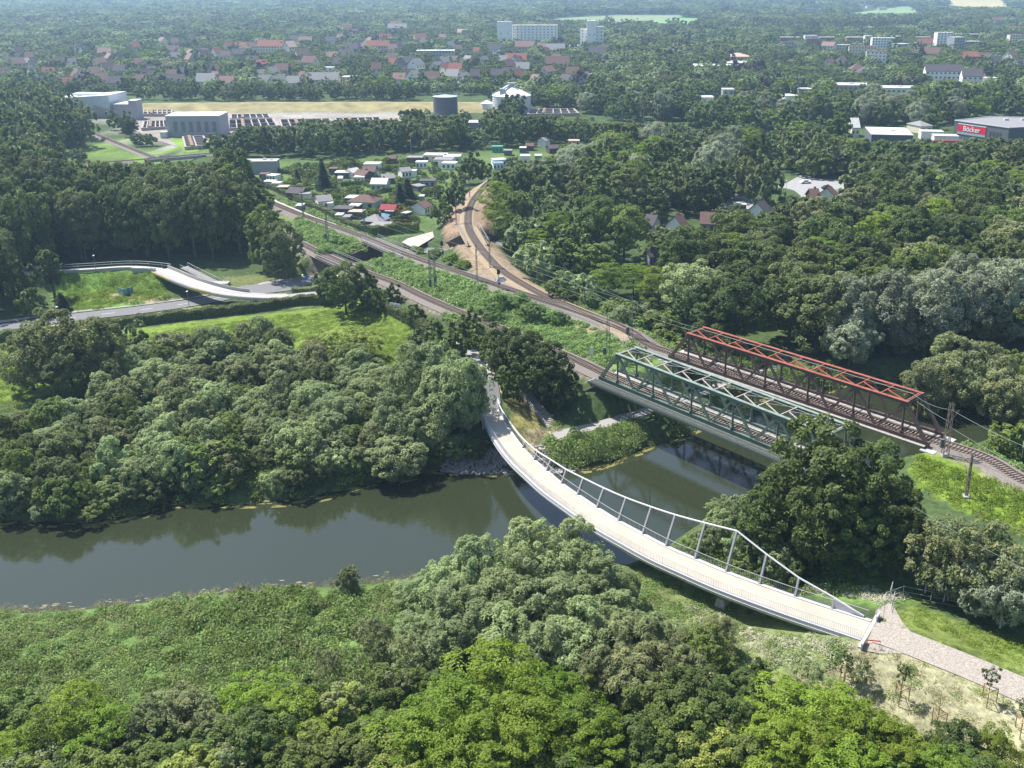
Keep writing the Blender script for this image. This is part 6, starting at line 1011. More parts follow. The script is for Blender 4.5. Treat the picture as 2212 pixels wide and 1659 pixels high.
# belts behind the allotments and beside the plant
scatter([(440,335),(470,300),(560,300),(640,293),(760,285),(850,285),(960,275),(1020,290),(1180,285),(1300,285),(1480,275),(1480,295),(1380,318),(1300,322),(1160,322),(1000,325),(800,335),(640,345),(520,345)], 4, 9.2, (11, 18), (5, 7), [('broad','oak',6),('broad','hedge',3),('broad','mid',2)], 'in the tree belt behind the allotments')
scatter([(1080,238),(1200,228),(1480,225),(1640,240),(1800,232),(2300,222),(2300,245),(2060,262),(2050,285),(1880,270),(1500,292),(1480,262),(1300,262),(1160,262),(1100,262)], 4, 10.5, (9, 17), (5.4, 7.6), EW, 'in the belt beyond the eastern railway')
scatter([(300,212),(600,210),(900,210),(900,219),(600,219),(300,219)], 4, 9, (10, 14), (4, 5), [('broad','hedge',5),('broad','oak',2)], 'in the row behind the straw-coloured dike')
for a in [(870,215,11,4.6,'mid'),(895,222,9,4,'mid'),(1005,233,9,4.5,'hedge'),(1060,225,10,3.6,'hedge'),(985,255,7,3.6,'mid'),(1150,215,14,6,'oak'),(1130,228,11,5,'oak'),(600,215,7,2.6,'willow'),(620,250,7,3,'mid')]: T(*a[:4], 'broad', a[4], 'beside the dark round tank', gz=4)
# ---------------------------------------------------------------- far scatter and instancing
FAR = []
def faru(y0, y1, kinds, hole=None):
    D = y0
    while D < y1:
        sp = max(8.4, D/84); n_ = int(2*D*.56/sp)
        for i in range(n_):
            x = -D*.62+(i+rng.random())*sp*1.0+D*.045; y = D+rng.uniform(-.5, .5)*sp
            vx, vy, dep = PR((x, y, 4.))
            if vx < -120 or vx > 2330 or vy < -60: continue
            FAR.append((x, y, vx, vy, sp))
        D += sp*.86
faru(560, 5200, None)
def vin(vx, vy, poly):
    return bool(inpoly(np.array([float(vx)]), np.array([float(vy)]), np.array(poly, float))[0])
OPEN = [[(1184,50),(1300,48),(1420,50),(1480,36),(1475,31),(1330,31),(1190,38)],[(1395,46),(1474,38),(1535,40),(1515,58),(1420,60)],[(1830,30),(1960,12),(1990,24),(1960,36),(1850,35)],[(2020,0),(2090,-5),(2175,-5),(2180,16),(2120,20),(2040,12)],[(1600,64),(2000,72),(1990,58),(1600,54)],
    [(295,221),(1065,221),(1085,246),(300,242)],[(120,243),(900,246),(1010,262),(900,296),(480,304),(400,332),(120,304)],[(1530,225),(1720,215),(1700,237),(1560,242)]]
from collections import defaultdict
BL = defaultdict(list)
for b_ in BLOCK: BL[(int(b_[0]//60), int(b_[1]//60))].append(b_)
def nearb(x, y):
    i, j = int(x//60), int(y//60)
    for a in (-1, 0, 1):
        for c in (-1, 0, 1):
            for b_ in BL.get((i+a, j+c), ()): yield b_
FKC = [('broad','hedge'),('broad','oak'),('broad','mid'),('broad','willow'),('broad','bright'),('broad','copper'),('column','oak')]
fpts = []
for x, y, vx, vy, sp in FAR:
    if any(vin(vx, vy, o) for o in OPEN): continue
    if vy > 222 and vx > 1060 and vx < 2400 or vy > 206 and vx <= 1060: continue
    intown = (100 < vy < 206 and vx < 1320) or (100 < vy < 206 and vx > 1660) or (60 < vy <= 100 and (vx > 1680 or vx < 1320))
    if vy > 60:
        bad = False
        for bx, by, br in nearb(x, y):
            if abs(x-bx) < br+1.5 and -br-4 < y-by < br+1: bad = True; break
        if bad: continue
    if intown and rng.random() < .12: continue
    r = (4.2+rng.random()*3.2) if intown else (5.5+rng.random()*3.4); h = r*rng.uniform(1.35, 2.) if intown else 9+rng.random()*7
    r *= max(1, sp/11.)*.95; h *= 1+max(0, sp/11-1)*.18
    k = rng.choice([0, 0, 1, 1, 2, 2, 3, 4, 5], p=[.16, .1, .11, .08, .18, .14, .13, .08, .02]); fpts.append((x, y, 4., r, h, k))
# the tree rows and groves one can point at in the distance
for a in [(700,30,14,9,'row')]: pass
def Tf(vx, vy, h, r, kind, c, where): T(vx, vy, h, r, kind, c, where, gz=4.)
for i in range(26): Tf(1560+i*17.5, 40-(i*.35)+rng.uniform(-3, 3), 22, 11, 'broad', 'hedge', 'in the long row before the fields')
for i in range(14): Tf(1500+i*20, 48+rng.uniform(-4, 4), 18, 9, 'broad', 'hedge', 'left of the long tree row')
for i in range(16): Tf(1330+rng.uniform(0, 280), 80+rng.uniform(0, 60), 17, 8, 'broad', ['mid','oak','hedge','olive'][i % 4], 'right of the far twin tower')
for i in range(14): Tf(1300+rng.uniform(0, 160), 130+rng.uniform(0, 50), 16, 7.5, 'willow' if i % 2 else 'broad', ['silver','hedge'][i % 2], 'above the eastern belt')
for i in range(6): Tf(510+i*18, 66+rng.uniform(-2, 2), 16, 11, 'broad', 'yellow', 'in the yellow-green grove above the town')
for a in [(425,85,13,6),(185,155,12,6.5),(1030,125,12,7),(1262,150,14,8),(60,115,9,6),(1985,100,14,7),(830,85,9,5)]: Tf(*a, 'broad', 'copper', 'standing out between the town roofs')
for a in [(520,130,17,2.6),(470,20,20,4),(700,12,22,4),(685,14,20,4),(1735,2,26,5),(150,25,20,4)]: Tf(*a, 'column', 'oak', 'rising above the town')
for a in [(400,138,14,4),(420,136,15,4),(440,134,15,4),(460,138,14,4),(385,142,13,4)]: Tf(*a, 'conifer', 'conifer', 'behind the plant halls')
for i in range(20): Tf(1490+rng.uniform(0, 620), 160+rng.uniform(0, 50), 14, 7, 'broad', ['hedge','mid','oak','bright'][i % 4], 'between the flat halls at the east')
for a in [(340,105,14,10),(330,122,13,9),(355,135,13,9),(180,118,12,8),(900,108,12,7),(950,135,11,7),(880,165,12,7),(1190,115,13,7),(1240,128,11,6),(1210,150,10,6),(840,165,12,6),(600,118,11,6),(760,112,12,8)]: Tf(*a, 'broad', 'mid' if a[0] % 20 else 'bright', 'among the town houses')
# ---- what the photo shows in front of which no tree stands: trees there are cut to the height seen
CLR = list(CLEAR)
for o in THINGS:
    if o.name.split('.')[0] in ('house', 'flat-roofed building', 'garden_shed', 'tower_block', 'plant_hall', 'storage_tank', 'settling_basin', 'store_building', 'box_truck', 'parked_car', 'playtower'):
        if 'clr' in o: CLR.append(tuple(o['clr'])); del o['clr']
CLR += [(296, 1062, 236, 222, 12), (1706, 1805, 420, 380, 9), (188, 330, 320, 280, 6), (1184, 1300, 42, 33, 9), (1330, 1480, 50, 33, 9), (2020, 2175, 14, -5, 9), (1835, 1985, 28, 5, 9), (300, 500, 288, 243, 8), (500, 640, 272, 243, 8), (640, 850, 258, 243, 8), (938, 992, 248, 212, 8), (150, 470, 352, 325, 6), (1140, 1290, 250, 240, 8), (1860, 2212, 299, 270, 8), (1500, 1640, 152, 125, 8), (1280, 1480, 265, 255, 8), (1480, 1530, 490, 470, 8)]
CL = np.array([(a, b, c, d) for a, b, c, d, *_ in CLR], float)
def trim(x, y, z, r, h):
    """height that keeps the crown below every cleared line it stands in front of"""
    bx, by, dep = PR((x, y, z)); rv = r*F/dep*.8
    m = (CL[:, 0] < bx+rv) & (CL[:, 1] > bx-rv) & (by > CL[:, 2]-1)
    if not m.any(): return h
    for c in CL[m]:
        if by-c[2] > 230: continue
        lo, hi = 0., h
        if PR((x, y, z+h))[1] >= c[2]: continue
        for _ in range(9):
            mid = (lo+hi)/2
            if PR((x, y, z+mid))[1] < c[2]: hi = mid
            else: lo = mid
        h = lo
    return h
KEEP = ('behind the plant halls', 'rising above the town', 'standing out between the town roofs', 'among the town houses', 'in the long row before the fields', 'left of the long tree row')
def trimmed(lst):
    out = []
    for p in lst:
        p = list(p)
        if len(p) > 7 and (p[7] in KEEP) or len(p) == 6 and rng.random() < .3 and 60 < PR(p[:3])[1] < 206: out.append(p); continue
        h = trim(p[0], p[1], p[2], p[3], p[4])
        if h < 2.6 and h < p[4]: continue
        if h < p[4]: p[3] = min(p[3], max(1.6, h*.6)); p[4] = h
        out.append(p)
    return out
print('before trim', len(PLANTS), len(fpts)); PLANTS = trimmed(PLANTS); fpts = [tuple(p) for p in trimmed(fpts)]
# ---- individuals: the 300 of a kind that show largest; the rest as one mass per wood
print('plants listed', len(PLANTS), 'far', len(fpts))
scored = []
for p in PLANTS:
    vx, vy, dep = PR((p[0], p[1], p[2]+p[4]*.8))
    if dep < 5 or vx < -140 or vx > 2350 or vy > 1690: continue
    scored.append((p[4]*p[3]/dep**2, vx, p))
scored.sort(key=lambda s: -s[0]); used = defaultdict(int); rest = defaultdict(list); made = []
LIM = 296
for sc_, vx, p in scored:
    nm = NAMES[p[5]]
    if used[nm] < LIM: used[nm] += 1; made.append((vx, p))
    else: rest[p[7]].append(p)
print('individual plants', dict(used), 'rest', sum(len(v) for v in rest.values()))
def plant(p, label):
    x, y, z, r, h, kind, c, where, grp = p; cr_, tk, R0, H0 = PROTO[kind]; root = empty(NAMES[kind], (x, y, z-.1), rng.uniform(0, 6.28)); root.scale = (r/R0*rng.uniform(.92, 1.08), r/R0*rng.uniform(.92, 1.08), h/H0); tag(root, label, CATS[kind], grp)
    co_ = obj('crown', cr_[rng.integers(len(cr_))], root); co_.material_slots[0].link = 'OBJECT'; co_.material_slots[0].material = LEAF[c]
    if kind != 'shrub': obj('trunk', tk, root)
    return root
by = defaultdict(list)
for vx, p in made: by[(p[5], p[6], p[7])].append((vx, p))
def ordinal(i, n):
    if n == 1: return ''
    if i == 0: return ', leftmost'
    if i == n-1: return ', rightmost'
    w = ['', 'second', 'third', 'fourth', 'fifth', 'sixth', 'seventh', 'eighth', 'ninth', 'tenth', 'eleventh', 'twelfth']
    if i < 12 and i <= n//2: return ', %s from left' % w[i]
    if n-1-i < 12: return ', %s from right' % w[n-1-i]
    return ', %dth from left' % (i+1)
for (kd, c, whr), lst in by.items():
    lst.sort(key=lambda s: s[0]); 
    # rows: split larger groups by depth into front, middle, back
    ys = sorted(p[1] for _, p in lst); n_ = len(lst)
    def row(p):
        if n_ < 7: return ''
        return 'front ' if p[1] < ys[n_//3] else 'rear ' if p[1] >= ys[2*n_//3] else 'middle '
    rr = defaultdict(list)
    for vx, p in lst: rr[row(p)].append(p)
    for rw_, ps in rr.items():
        for i, p in enumerate(ps): plant(p, '%s%s %s %s%s' % (rw_, ADJ[c], NOUN[kd], whr, ordinal(i, len(ps))))
# ---- instanced masses
def gn_scatter(name, pts, sources, label, cat):
    """pts: (x, y, z, sx, sz, idx)"""
    A = np.array(pts, float); me = bpy.data.meshes.new(name); me.vertices.add(len(A)); me.vertices.foreach_set('co', A[:, :3].astype('f').ravel())
    def at_(nm, tp, v):
        a = me.attributes.new(nm, tp, 'POINT'); a.data.foreach_set('vector' if tp == 'FLOAT_VECTOR' else 'value', v)
    at_('scl', 'FLOAT_VECTOR', np.stack([A[:, 3], A[:, 3], A[:, 4]], 1).astype('f').ravel()); at_('idx', 'INT', A[:, 5].astype('i'))
    at_('rot', 'FLOAT_VECTOR', np.stack([0*A[:, 0], 0*A[:, 0], rng.uniform(0, 6.28, len(A))], 1).astype('f').ravel())
    o = obj(name, me); stuff(o, label, cat); ng = bpy.data.node_groups.new(name, 'GeometryNodeTree'); ng.interface.new_socket('Geometry', in_out='INPUT', socket_type='NodeSocketGeometry'); ng.interface.new_socket('Geometry', in_out='OUTPUT', socket_type='NodeSocketGeometry')
    N = ng.nodes; L = ng.links.new; gi = N.new('NodeGroupInput'); go = N.new('NodeGroupOutput'); iop = N.new('GeometryNodeInstanceOnPoints'); jn = N.new('GeometryNodeJoinGeometry')
    for s in reversed(sources):
        oi = N.new('GeometryNodeObjectInfo'); oi.inputs['Object'].default_value = s; oi.inputs['As Instance'].default_value = True; L(oi.outputs['Geometry'], jn.inputs[0])
    def na(nm, tp): a = N.new('GeometryNodeInputNamedAttribute'); a.data_type = tp; a.inputs['Name'].default_value = nm; return a.outputs['Attribute']
    L(gi.outputs[0], iop.inputs['Points']); L(jn.outputs[0], iop.inputs['Instance']); iop.inputs['Pick Instance'].default_value = True; L(na('idx', 'INT'), iop.inputs['Instance Index']); L(na('scl', 'FLOAT_VECTOR'), iop.inputs['Scale'])
    e2r = N.new('FunctionNodeEulerToRotation'); L(na('rot', 'FLOAT_VECTOR'), e2r.inputs[0]); L(e2r.outputs[0], iop.inputs['Rotation']); L(iop.outputs[0], go.inputs[0])
    md = o.modifiers.new('scatter', 'NODES'); md.node_group = ng; return o
# source trees: real trees standing at the far edge of the town
SRC = []
fcol = ['hedge', 'oak', 'mid', 'willow', 'bright', 'copper']
for i, (c, (vx, vy)) in enumerate(zip(fcol, [(160, 203), (272, 204), (478, 203), (560, 203), (815, 203), (1180, 203)])):
    p = G(vx, vy, 4.); root = empty('distant_tree', p); root.scale = (.8, .8, .8); tag(root, ADJ[c]+' tree at the near edge of the town '+['behind the left hall', 'behind the annex', 'right of the windowed hall', 'before the pale gables', 'left of the dark tank', 'right of the white silo'][i], 'tree')
    m0 = PROTO['far'][0][i].copy(); m0.materials.clear(); m0.materials.append(LEAF[c]); SRC.append(obj('crown', m0, root)); obj('trunk', PROTO['far'][1], root)
inf = [p for p in fpts]; town = [(x, y, z-.3, r/7.5, h/15, k) for x, y, z, r, h, k in inf if y < 1500]; farw = [(x, y, z-.3, r/7.5, h/15, k) for x, y, z, r, h, k in inf if y >= 1500]
gn_scatter('town_trees', town, SRC, 'many trees between and behind the town houses', 'trees'); gn_scatter('far_woods', farw, SRC, 'far hazy woods stretching to the top of the picture', 'woods')
ki = dict(hedge=0, oak=1, mid=2, willow=3, bright=4, copper=5, silver=3, olive=0, yellow=4, conifer=1, orange=0, weed=2, knot=2)
for whr, ps in rest.items(): gn_scatter('woodland', [(p[0], p[1], p[2]-.3, p[3]/7.5, p[4]/15, ki[p[6]]) for p in ps], SRC, 'remaining farther trees '+whr, 'woodland')
# ---------------------------------------------------------------- ground cover
def clump(name, c, n, r, h, ls, asp=.45, up=.5, stalk=False):
    a = rng.uniform(0, 6.28, n); rr = r*np.sqrt(rng.random(n)); z = h*(1-(rr/r)**2*.7)*rng.uniform(.35, 1, n); P = np.stack([np.cos(a)*rr, np.sin(a)*rr, z], 1); O = np.stack([np.cos(a)*rr/r*.6, np.sin(a)*rr/r*.6, np.full(n, up+.3)], 1); N = O+rng.normal(0, .5, (n, 3))
    return leaf_mesh(name, P, N, ls*rng.uniform(.6, 1.4, n), LEAF[c], asp, 0, None, unit(O))
def src_clump(name, c, vx, vy, label, n=90, r=1.1, h=1.3, ls=.2, asp=.45, up=.5, k=1):
    out = []
    for j in range(k):
        p = GT(vx+j*18, vy+j*5); o = obj(name, clump(name, c, n, r, h, ls, asp, up), None, p-[0, 0, .05]); o['kind'] = 'stuff'; tag(o, label+(' ' + ['', 'with broader leaves', 'with finer leaves'][j] if j else ''), 'weeds'); out.append(o)
    return out
S_weed = src_clump('weed_clump', 'weed', 300, 1400, 'leafy weed clump in the middle of the tall green field', 150, 1.3, 1.1, .17, k=2)+src_clump('weed_clump', 'mid', 520, 1390, 'darker weed clump right of the middle of the tall green field', 120, 1.1, 1.3, .18)+src_clump('reed_clump', 'dry', 150, 1420, 'dry straw-coloured clump in the left of the tall green field', 70, 1.0, 1.4, .16, .2, .2)
S_grass = src_clump('grass_tuft', 'grass', 560, 690, 'bright grass tuft in the meadow behind the willow thicket', 60, .9, .35, .14, .3, .9)+src_clump('grass_tuft', 'bright', 420, 700, 'yellow-green grass tuft in the left of the meadow', 60, .9, .4, .14, .3, .9)
S_knot = src_clump('knotweed_clump', 'knot', 1000, 640, 'knotweed clump between the two railway tracks', 90, 1.2, 1.2, .24, .6, .8)
S_dry = src_clump('dry_grass_tuft', 'dry', 2100, 1560, 'dry pale grass tuft on the plot with young trees', 50, .8, .28, .12, .2, .9)
S_flow = src_clump('flower_clump', 'flower', 1700, 1395, 'white flowering clump below the right end of the footbridge', 80, .9, .8, .065, .8, 1.2)
def points(poly, z, dens, smin, smax, idx, wts, hsc=(.8, 1.2), keep=None, avoid=(), jitter=True, maxn=20000):
    Q = np.array(GP(poly, z))[:, :2]; ar = abs(sum(Q[i][0]*Q[(i+1) % len(Q)][1]-Q[(i+1) % len(Q)][0]*Q[i][1] for i in range(len(Q))))/2; n = min(maxn, int(ar*dens*2.2)); x = rng.uniform(Q[:, 0].min(), Q[:, 0].max(), n*2); y = rng.uniform(Q[:, 1].min(), Q[:, 1].max(), n*2)
    bb = (Q[:, 0].max()-Q[:, 0].min())*(Q[:, 1].max()-Q[:, 1].min()); n2 = min(int(bb*dens), 60000); x = rng.uniform(Q[:, 0].min(), Q[:, 0].max(), n2); y = rng.uniform(Q[:, 1].min(), Q[:, 1].max(), n2); m = inpoly(x, y, Q)
    for P, w in list(avoid):
        d, _ = dline(x, y, P); m &= d > w
    x, y = x[m], y[m]; z_ = np.array([float(hz(a, b)) for a, b in zip(x, y)]); m = z_ > .12; x, y, z_ = x[m], y[m], z_[m]
    w = np.array(wts, float); w /= w.sum(); nn = smooth_noise(x, y, 6, 11); s = rng.uniform(smin, smax, len(x))*(1+.25*nn); k = rng.choice(idx, size=len(x), p=w); hs_ = s*rng.uniform(*hsc, len(x))*(1+.35*nn)
    return [(a, b, c-.05, d, e, f) for a, b, c, d, e, f in zip(x, y, z_, s, hs_, k)]
DK = (thin(nd(2.3)[-26:], 3), 3.3)
TR = [DK, (thin(TRK_B, 6), 2.7), (thin(TRK_A, 6), 2.6), (thin(TRK_C, 6), 4.4), (thin(ROAD, 6), 5.3), (thin(HPATH, 4), 2.2), (thin(RAMP, 5), 2.6), (thin(TOWP, 4), 2.)]
gn_scatter('under_bridge_weeds', points([(1310, 1225), (1420, 1245), (1640, 1330), (1860, 1400), (1790, 1470), (1500, 1420), (1300, 1300)], ZL, .8, .45, .95, [0, 1], [2, 1], (.5, 1.), avoid=[DK])+points([(1600, 1500), (1860, 1430), (1960, 1440), (2150, 1520), (2000, 1560), (1800, 1520)], 4.5, .12, .4, .8, [0, 1], [2, 1], (.4, .8)), S_weed[:2], 'low green weeds under and below the right half of the footbridge', 'weeds')
gn_scatter('tall_weeds', points([(-120, 1322), (117, 1330), (355, 1308), (533, 1286), (737, 1274), (950, 1256), (1010, 1300), (900, 1420), (860, 1560), (-120, 1640)], ZL, .95, .75, 1.25, [0, 1, 2, 3], [5, 4, 1.6, 1.5]), S_weed, 'tall green weeds and nettles filling the near river bank', 'weeds')
gn_scatter('bank_weeds', points([(1180, 960), (1288, 945), (1355, 925), (1420, 905), (1480, 890), (1480, 950), (1395, 985), (1288, 1010), (1200, 1008)], 1.5, 1.1, .7, 1.3, [0, 1, 2], [3, 3, 1], (1., 1.7), avoid=TR)+points([(1130, 850), (1170, 850), (1215, 915), (1195, 945)], 4, .6, .5, .9, [0, 1], [1, 1], avoid=TR)+points([(1500, 770), (1620, 740), (1700, 780), (1880, 800), (1850, 830), (1640, 870), (1560, 850)], 3, .7, .8, 1.5, [0, 1, 2], [1, 2, 1], (1., 1.5), avoid=TR)+points([(1440, 1190), (1600, 1120), (1800, 1240), (1850, 1310), (1700, 1285), (1560, 1230)], ZL, .9, .6, 1.2, [0, 1, 2], [2, 2, 1], avoid=[DK])+points([(940, 985), (700, 1050), (400, 1085), (350, 1060), (300, 1105), (-100, 1125), (-100, 1000), (500, 950), (900, 900)], ZL, .5, .8, 1.4, [0, 1, 2], [1, 1, 3]), S_weed, 'lush green weeds on the far river bank and around the bridge ends', 'weeds')
gn_scatter('slope_weeds', points([(645, 530), (780, 590), (855, 617), (975, 673), (1110, 727), (1246, 783), (1300, 806), (1462, 762), (1411, 736), (1230, 665), (1029, 600), (866, 545), (737, 493), (653, 463), (640, 470)], 8, .75, .6, 1.15, [0, 1], [3, 1], (.6, 1.2), avoid=TR)+points([(1465, 745), (1230, 645), (1140, 600), (1180, 590), (1330, 660), (1500, 730)], 8, .5, .5, 1., [0, 1], [2, 1], avoid=TR)+points([(2070, 945), (2300, 1020), (2300, 1050), (2040, 965)], 8, .9, .6, 1.1, [0, 1], [2, 1], avoid=TR)+points([(560, 405), (720, 470), (820, 512), (800, 500), (700, 450), (600, 410)], 7, .6, .6, 1.2, [0, 1], [2, 1], avoid=TR)+points([(880, 610), (1100, 720), (1200, 790), (1100, 790), (950, 690), (860, 640)], 6, .6, .8, 1.4, [0, 1], [1, 1], (1., 1.4), avoid=TR), [S_knot[0], S_weed[0]], 'knotweed and weeds covering the railway embankments', 'weeds')
gn_scatter('meadow_grass', points([(215, 735), (760, 662), (798, 676), (895, 715), (870, 780), (840, 880), (700, 800), (300, 790)], ZL, 1.0, .7, 1.3, [0, 1], [2, 1], (.7, 1.3))+points([(-100, 740), (60, 742), (60, 900), (-100, 900)], ZL, .7, .7, 1.3, [0, 1], [2, 1])+points([(1985, 985), (2230, 1062), (2300, 1200), (2060, 1090), (1970, 1030)], 8, 1.2, .8, 1.5, [0, 1], [2, 1], (1, 2.2), avoid=TR)+points([(110, 600), (345, 594), (368, 640), (300, 662), (130, 672)], 4, .9, .8, 1.4, [0, 1], [1, 1], (1.2, 2.2), avoid=TR)+points([(1930, 1360), (1965, 1300), (2230, 1380), (2300, 1520), (2212, 1470), (2060, 1400)], 4, .7, .6, 1.2, [0, 1], [1, 1], avoid=[DK, (thin(GRAV, 4), 3)])+[(float(q[0]+a), float(q[1]+b), float(hz(q[0]+a, q[1]+b))-.03, .5*c, .6*c, 0) for q in np.vstack([offs(GRAV, s_) for s_ in (2.75, -2.45, 3.2, -2.9)])[4:] for a, b, c in [rng.normal(0, .3, 2).tolist()+[rng.uniform(.4, 1.3)]]]+points([(1960, 1425), (2040, 1450), (2180, 1515), (2200, 1540), (2060, 1475)], 5, .9, .6, 1.1, [0, 1], [1, 1], avoid=[DK, (thin(GRAV, 4), 3)])+points([(545, 385), (980, 350), (960, 450), (900, 500), (790, 490)], 4, .12, .8, 1.3, [0, 1], [1, 1]), S_grass, 'bright grass of the meadow, embankment and slopes', 'grass')
gn_scatter('dry_grass', points([(1560, 1430), (1860, 1410), (1960, 1425), (2212, 1530), (2300, 1660), (2212, 1800), (2000, 1750), (1800, 1550)], 4.5, .9, .7, 1.4, [0], [1], (.6, 1.2), avoid=[DK, (thin(GRAV, 4), 3)])+points([(1085, 850), (1130, 850), (1190, 940), (1120, 945)], 4, 1., .7, 1.3, [0], [1], (1.2, 2.2))+points([(1310, 1225), (1420, 1260), (1640, 1350), (1860, 1410), (1780, 1460), (1500, 1400), (1300, 1300)], ZL, .5, .7, 1.3, [0], [1], (1., 1.8), avoid=[DK]), S_dry, 'dry pale grass round the young trees and under the footbridge', 'grass')
S_reed = [S_weed[3]]
bk = np.vstack([spline(np.array(SOUTH)[12:], .5)+[0, 0, 0]]); gn_scatter('bank_reeds', [(float(q[0]+a), float(q[1]+b), max(.0, float(hz(q[0]+a, q[1]+b)))-.1, .6*c, .9*c, 0) for q in bk for a, b, c in [rng.normal(0, .7, 2).tolist()+[rng.uniform(.4, 1.3)] for _ in range(2)]], S_reed, 'pale straw reeds along the near waterline', 'reeds')
gn_scatter('white_flowers', points([(1460, 1305), (1640, 1350), (1860, 1408), (1800, 1475), (1640, 1440), (1560, 1400)], ZL, 1.1, .6, 1.3, [0], [1], avoid=[DK])+points([(1700, 1265), (1800, 1272), (1950, 1275), (1960, 1290), (1900, 1320), (1800, 1290)], ZL+1, 1.6, .7, 1.3, [0], [1], avoid=[DK])+points([(1540, 1180), (1650, 1230), (1700, 1260), (1640, 1240)], ZL, .4, .5, 1., [0], [1]), S_flow, 'white flowering weeds below and behind the right end of the footbridge', 'flowers')
# water weed mats along the banks
mb = MB(); ALG = mat('water_weed', (.17, .16, .05), .9, .4, 1.2); NRs = np.array(NORTH); SOs = np.array(SOUTH)
def mats(Pl, a, b, n, dmin, dmax, smin, smax, sgn):
    s = np.r_[0, np.cumsum(np.linalg.norm(np.diff(Pl[:, :2], axis=0), axis=1))]
    for _ in range(n):
        u = rng.uniform(a, b)*s[-1]; p = np.array([np.interp(u, s, Pl[:, k]) for k in (0, 1)]); q = np.array([np.interp(u+1, s, Pl[:, k]) for k in (0, 1)]); d = (q-p)/max(np.linalg.norm(q-p), 1e-6); nn = np.array([-d[1], d[0]])*sgn; c = p+nn*rng.uniform(dmin, dmax)*rng.random()**.5; r = rng.uniform(smin, smax); kk = rng.integers(6, 10); ang = np.linspace(0, 6.28, kk, endpoint=False)
        rr = r*rng.uniform(.4, 1.1, kk); mb.add([(c[0]+d[0]*math.cos(t)*x*2.2-nn[0]*math.sin(t)*x*.7, c[1]+d[1]*math.cos(t)*x*2.2-nn[1]*math.sin(t)*x*.7, .012+.02*rng.random()) for t, x in zip(ang, rr)], [tuple(range(kk))])
mats(NRs, .05, .78, 420, 0., 2.6, .15, .8, -1); 
o = mb.build('water_weed', ALG); stuff(o, 'olive brown water weed mats along the far bank', 'water weed')
mb = MB(); mats(SOs, .55, .97, 260, 0., 3.6, .06, .3, -1); stuff(mb.build('dead_reeds', mat('dead_reed', (.24, .22, .16), .9, .3, 2)), 'pale dead reed litter in the water at the near bank', 'reeds')
# hedges
def hedge(pts, w, h, c, label, z=None, dens=80, name='hedge'):
    P = np.array([GT(*p[:2]) if z is None else G(*p[:2], z) for p in pts]); S = spline(P, .4); 
    for q in S: q[2] = float(hz(q[0], q[1]))
    T_ = sides(S); n = int(len(S)*.4*(w+2*h)*dens); i = rng.integers(0, len(S), n); u = rng.uniform(-h, w+h, n); off = np.clip(u, 0, w)-w/2; zz = np.where(u < 0, h+u, np.where(u > w, h-(u-w), h)); bump = .18*np.sin(i*.31)+.14*np.sin(i*.77+1); nrm = np.stack([np.where(u < 0, -1, np.where(u > w, 1, 0)), np.where((u >= 0) & (u <= w), 1., .25)], 1)
    tg = np.stack([T_[i][:, 1], -T_[i][:, 0], 0*T_[i][:, 0]], 1); Pp = S[i]+T_[i]*(off+rng.normal(0, .1, n))[:, None]+tg*rng.uniform(-.25, .25, n)[:, None]; Pp[:, 2] += zz*(1+bump*.5)+rng.normal(0, .09, n); Nn = T_[i]*nrm[:, :1]; Nn[:, 2] = nrm[:, 1]; o = obj(name, leaf_mesh(name, Pp, Nn+rng.normal(0, .35, (n, 3)), rng.uniform(.13, .26, n), LEAF[c], .6, 0, None, unit(Nn+[0, 0, .1]))); tag(o, label, 'hedge'); return o
hedge([(204, 714), (330, 697), (450, 683), (560, 670), (660, 656), (752, 645)], 2.2, 2.1, 'hedge', 'long clipped hedge between the road and the bright meadow'); hedge([(797, 650), (850, 676), (905, 706), (930, 722)], 2., 1.9, 'hedge', 'hedge along the path at the right side of the meadow'); hedge([(-90, 748), (30, 733), (60, 728)], 2.2, 2.1, 'hedge', 'hedge end at the left edge of the picture'); hedge([(635, 632), (700, 624), (750, 622)], 1.6, 1.3, 'olive', 'short hedge beside the end of the curved ramp')
hedge([(517, 382), (570, 402), (640, 432), (720, 470), (780, 497), (800, 500)], 2., 2., 'hedge', 'hedge between the far track path and the allotments', 4., 40); hedge([(800, 512), (850, 503), (905, 500)], 2.4, 3., 'oak', 'thick dark hedge behind the paved yard', 4., 40)
hg = [((735,402),(760,400),(835,396)),((735,400),(733,410),(750,420)),((780,425),(810,420),(860,412)),((740,440),(780,436),(800,436)),((700,420),(735,416),(740,425)),((842,440),(870,432),(900,430)),((850,478),(880,474),(905,480)),((820,372),(850,368),(890,366)),((870,352),(890,350),(905,352)),((870,395),(900,398),(930,392)),((905,345),(940,342),(960,340)),((640,415),(680,425),(700,432)),((600,372),(640,378),(680,385)),((690,400),(720,398),(735,402)),((880,442),(905,446),(930,440))]
wg = ['behind the pale blue cabin', 'beside the cut corner lawn', 'before the pale blue cabin', 'beside the mint-walled cabin', 'below the tall conifer', 'right of the play tower', 'around the red-roofed shed', 'before the back row cabins', 'left of the back row cabins', 'between the two conifers', 'at the farthest back row', 'beside the white cabins at the left', 'at the upper left plots', 'left of the tall conifer', 'before the gabled white cabin']
for i, (a, w__) in enumerate(zip(hg, wg)): hedge(a, 1.2, 1.7, 'bright' if i in (3,) else ('hedge' if i % 3 else 'oak'), 'clipped garden hedge in the allotments '+w__, 4., 32)
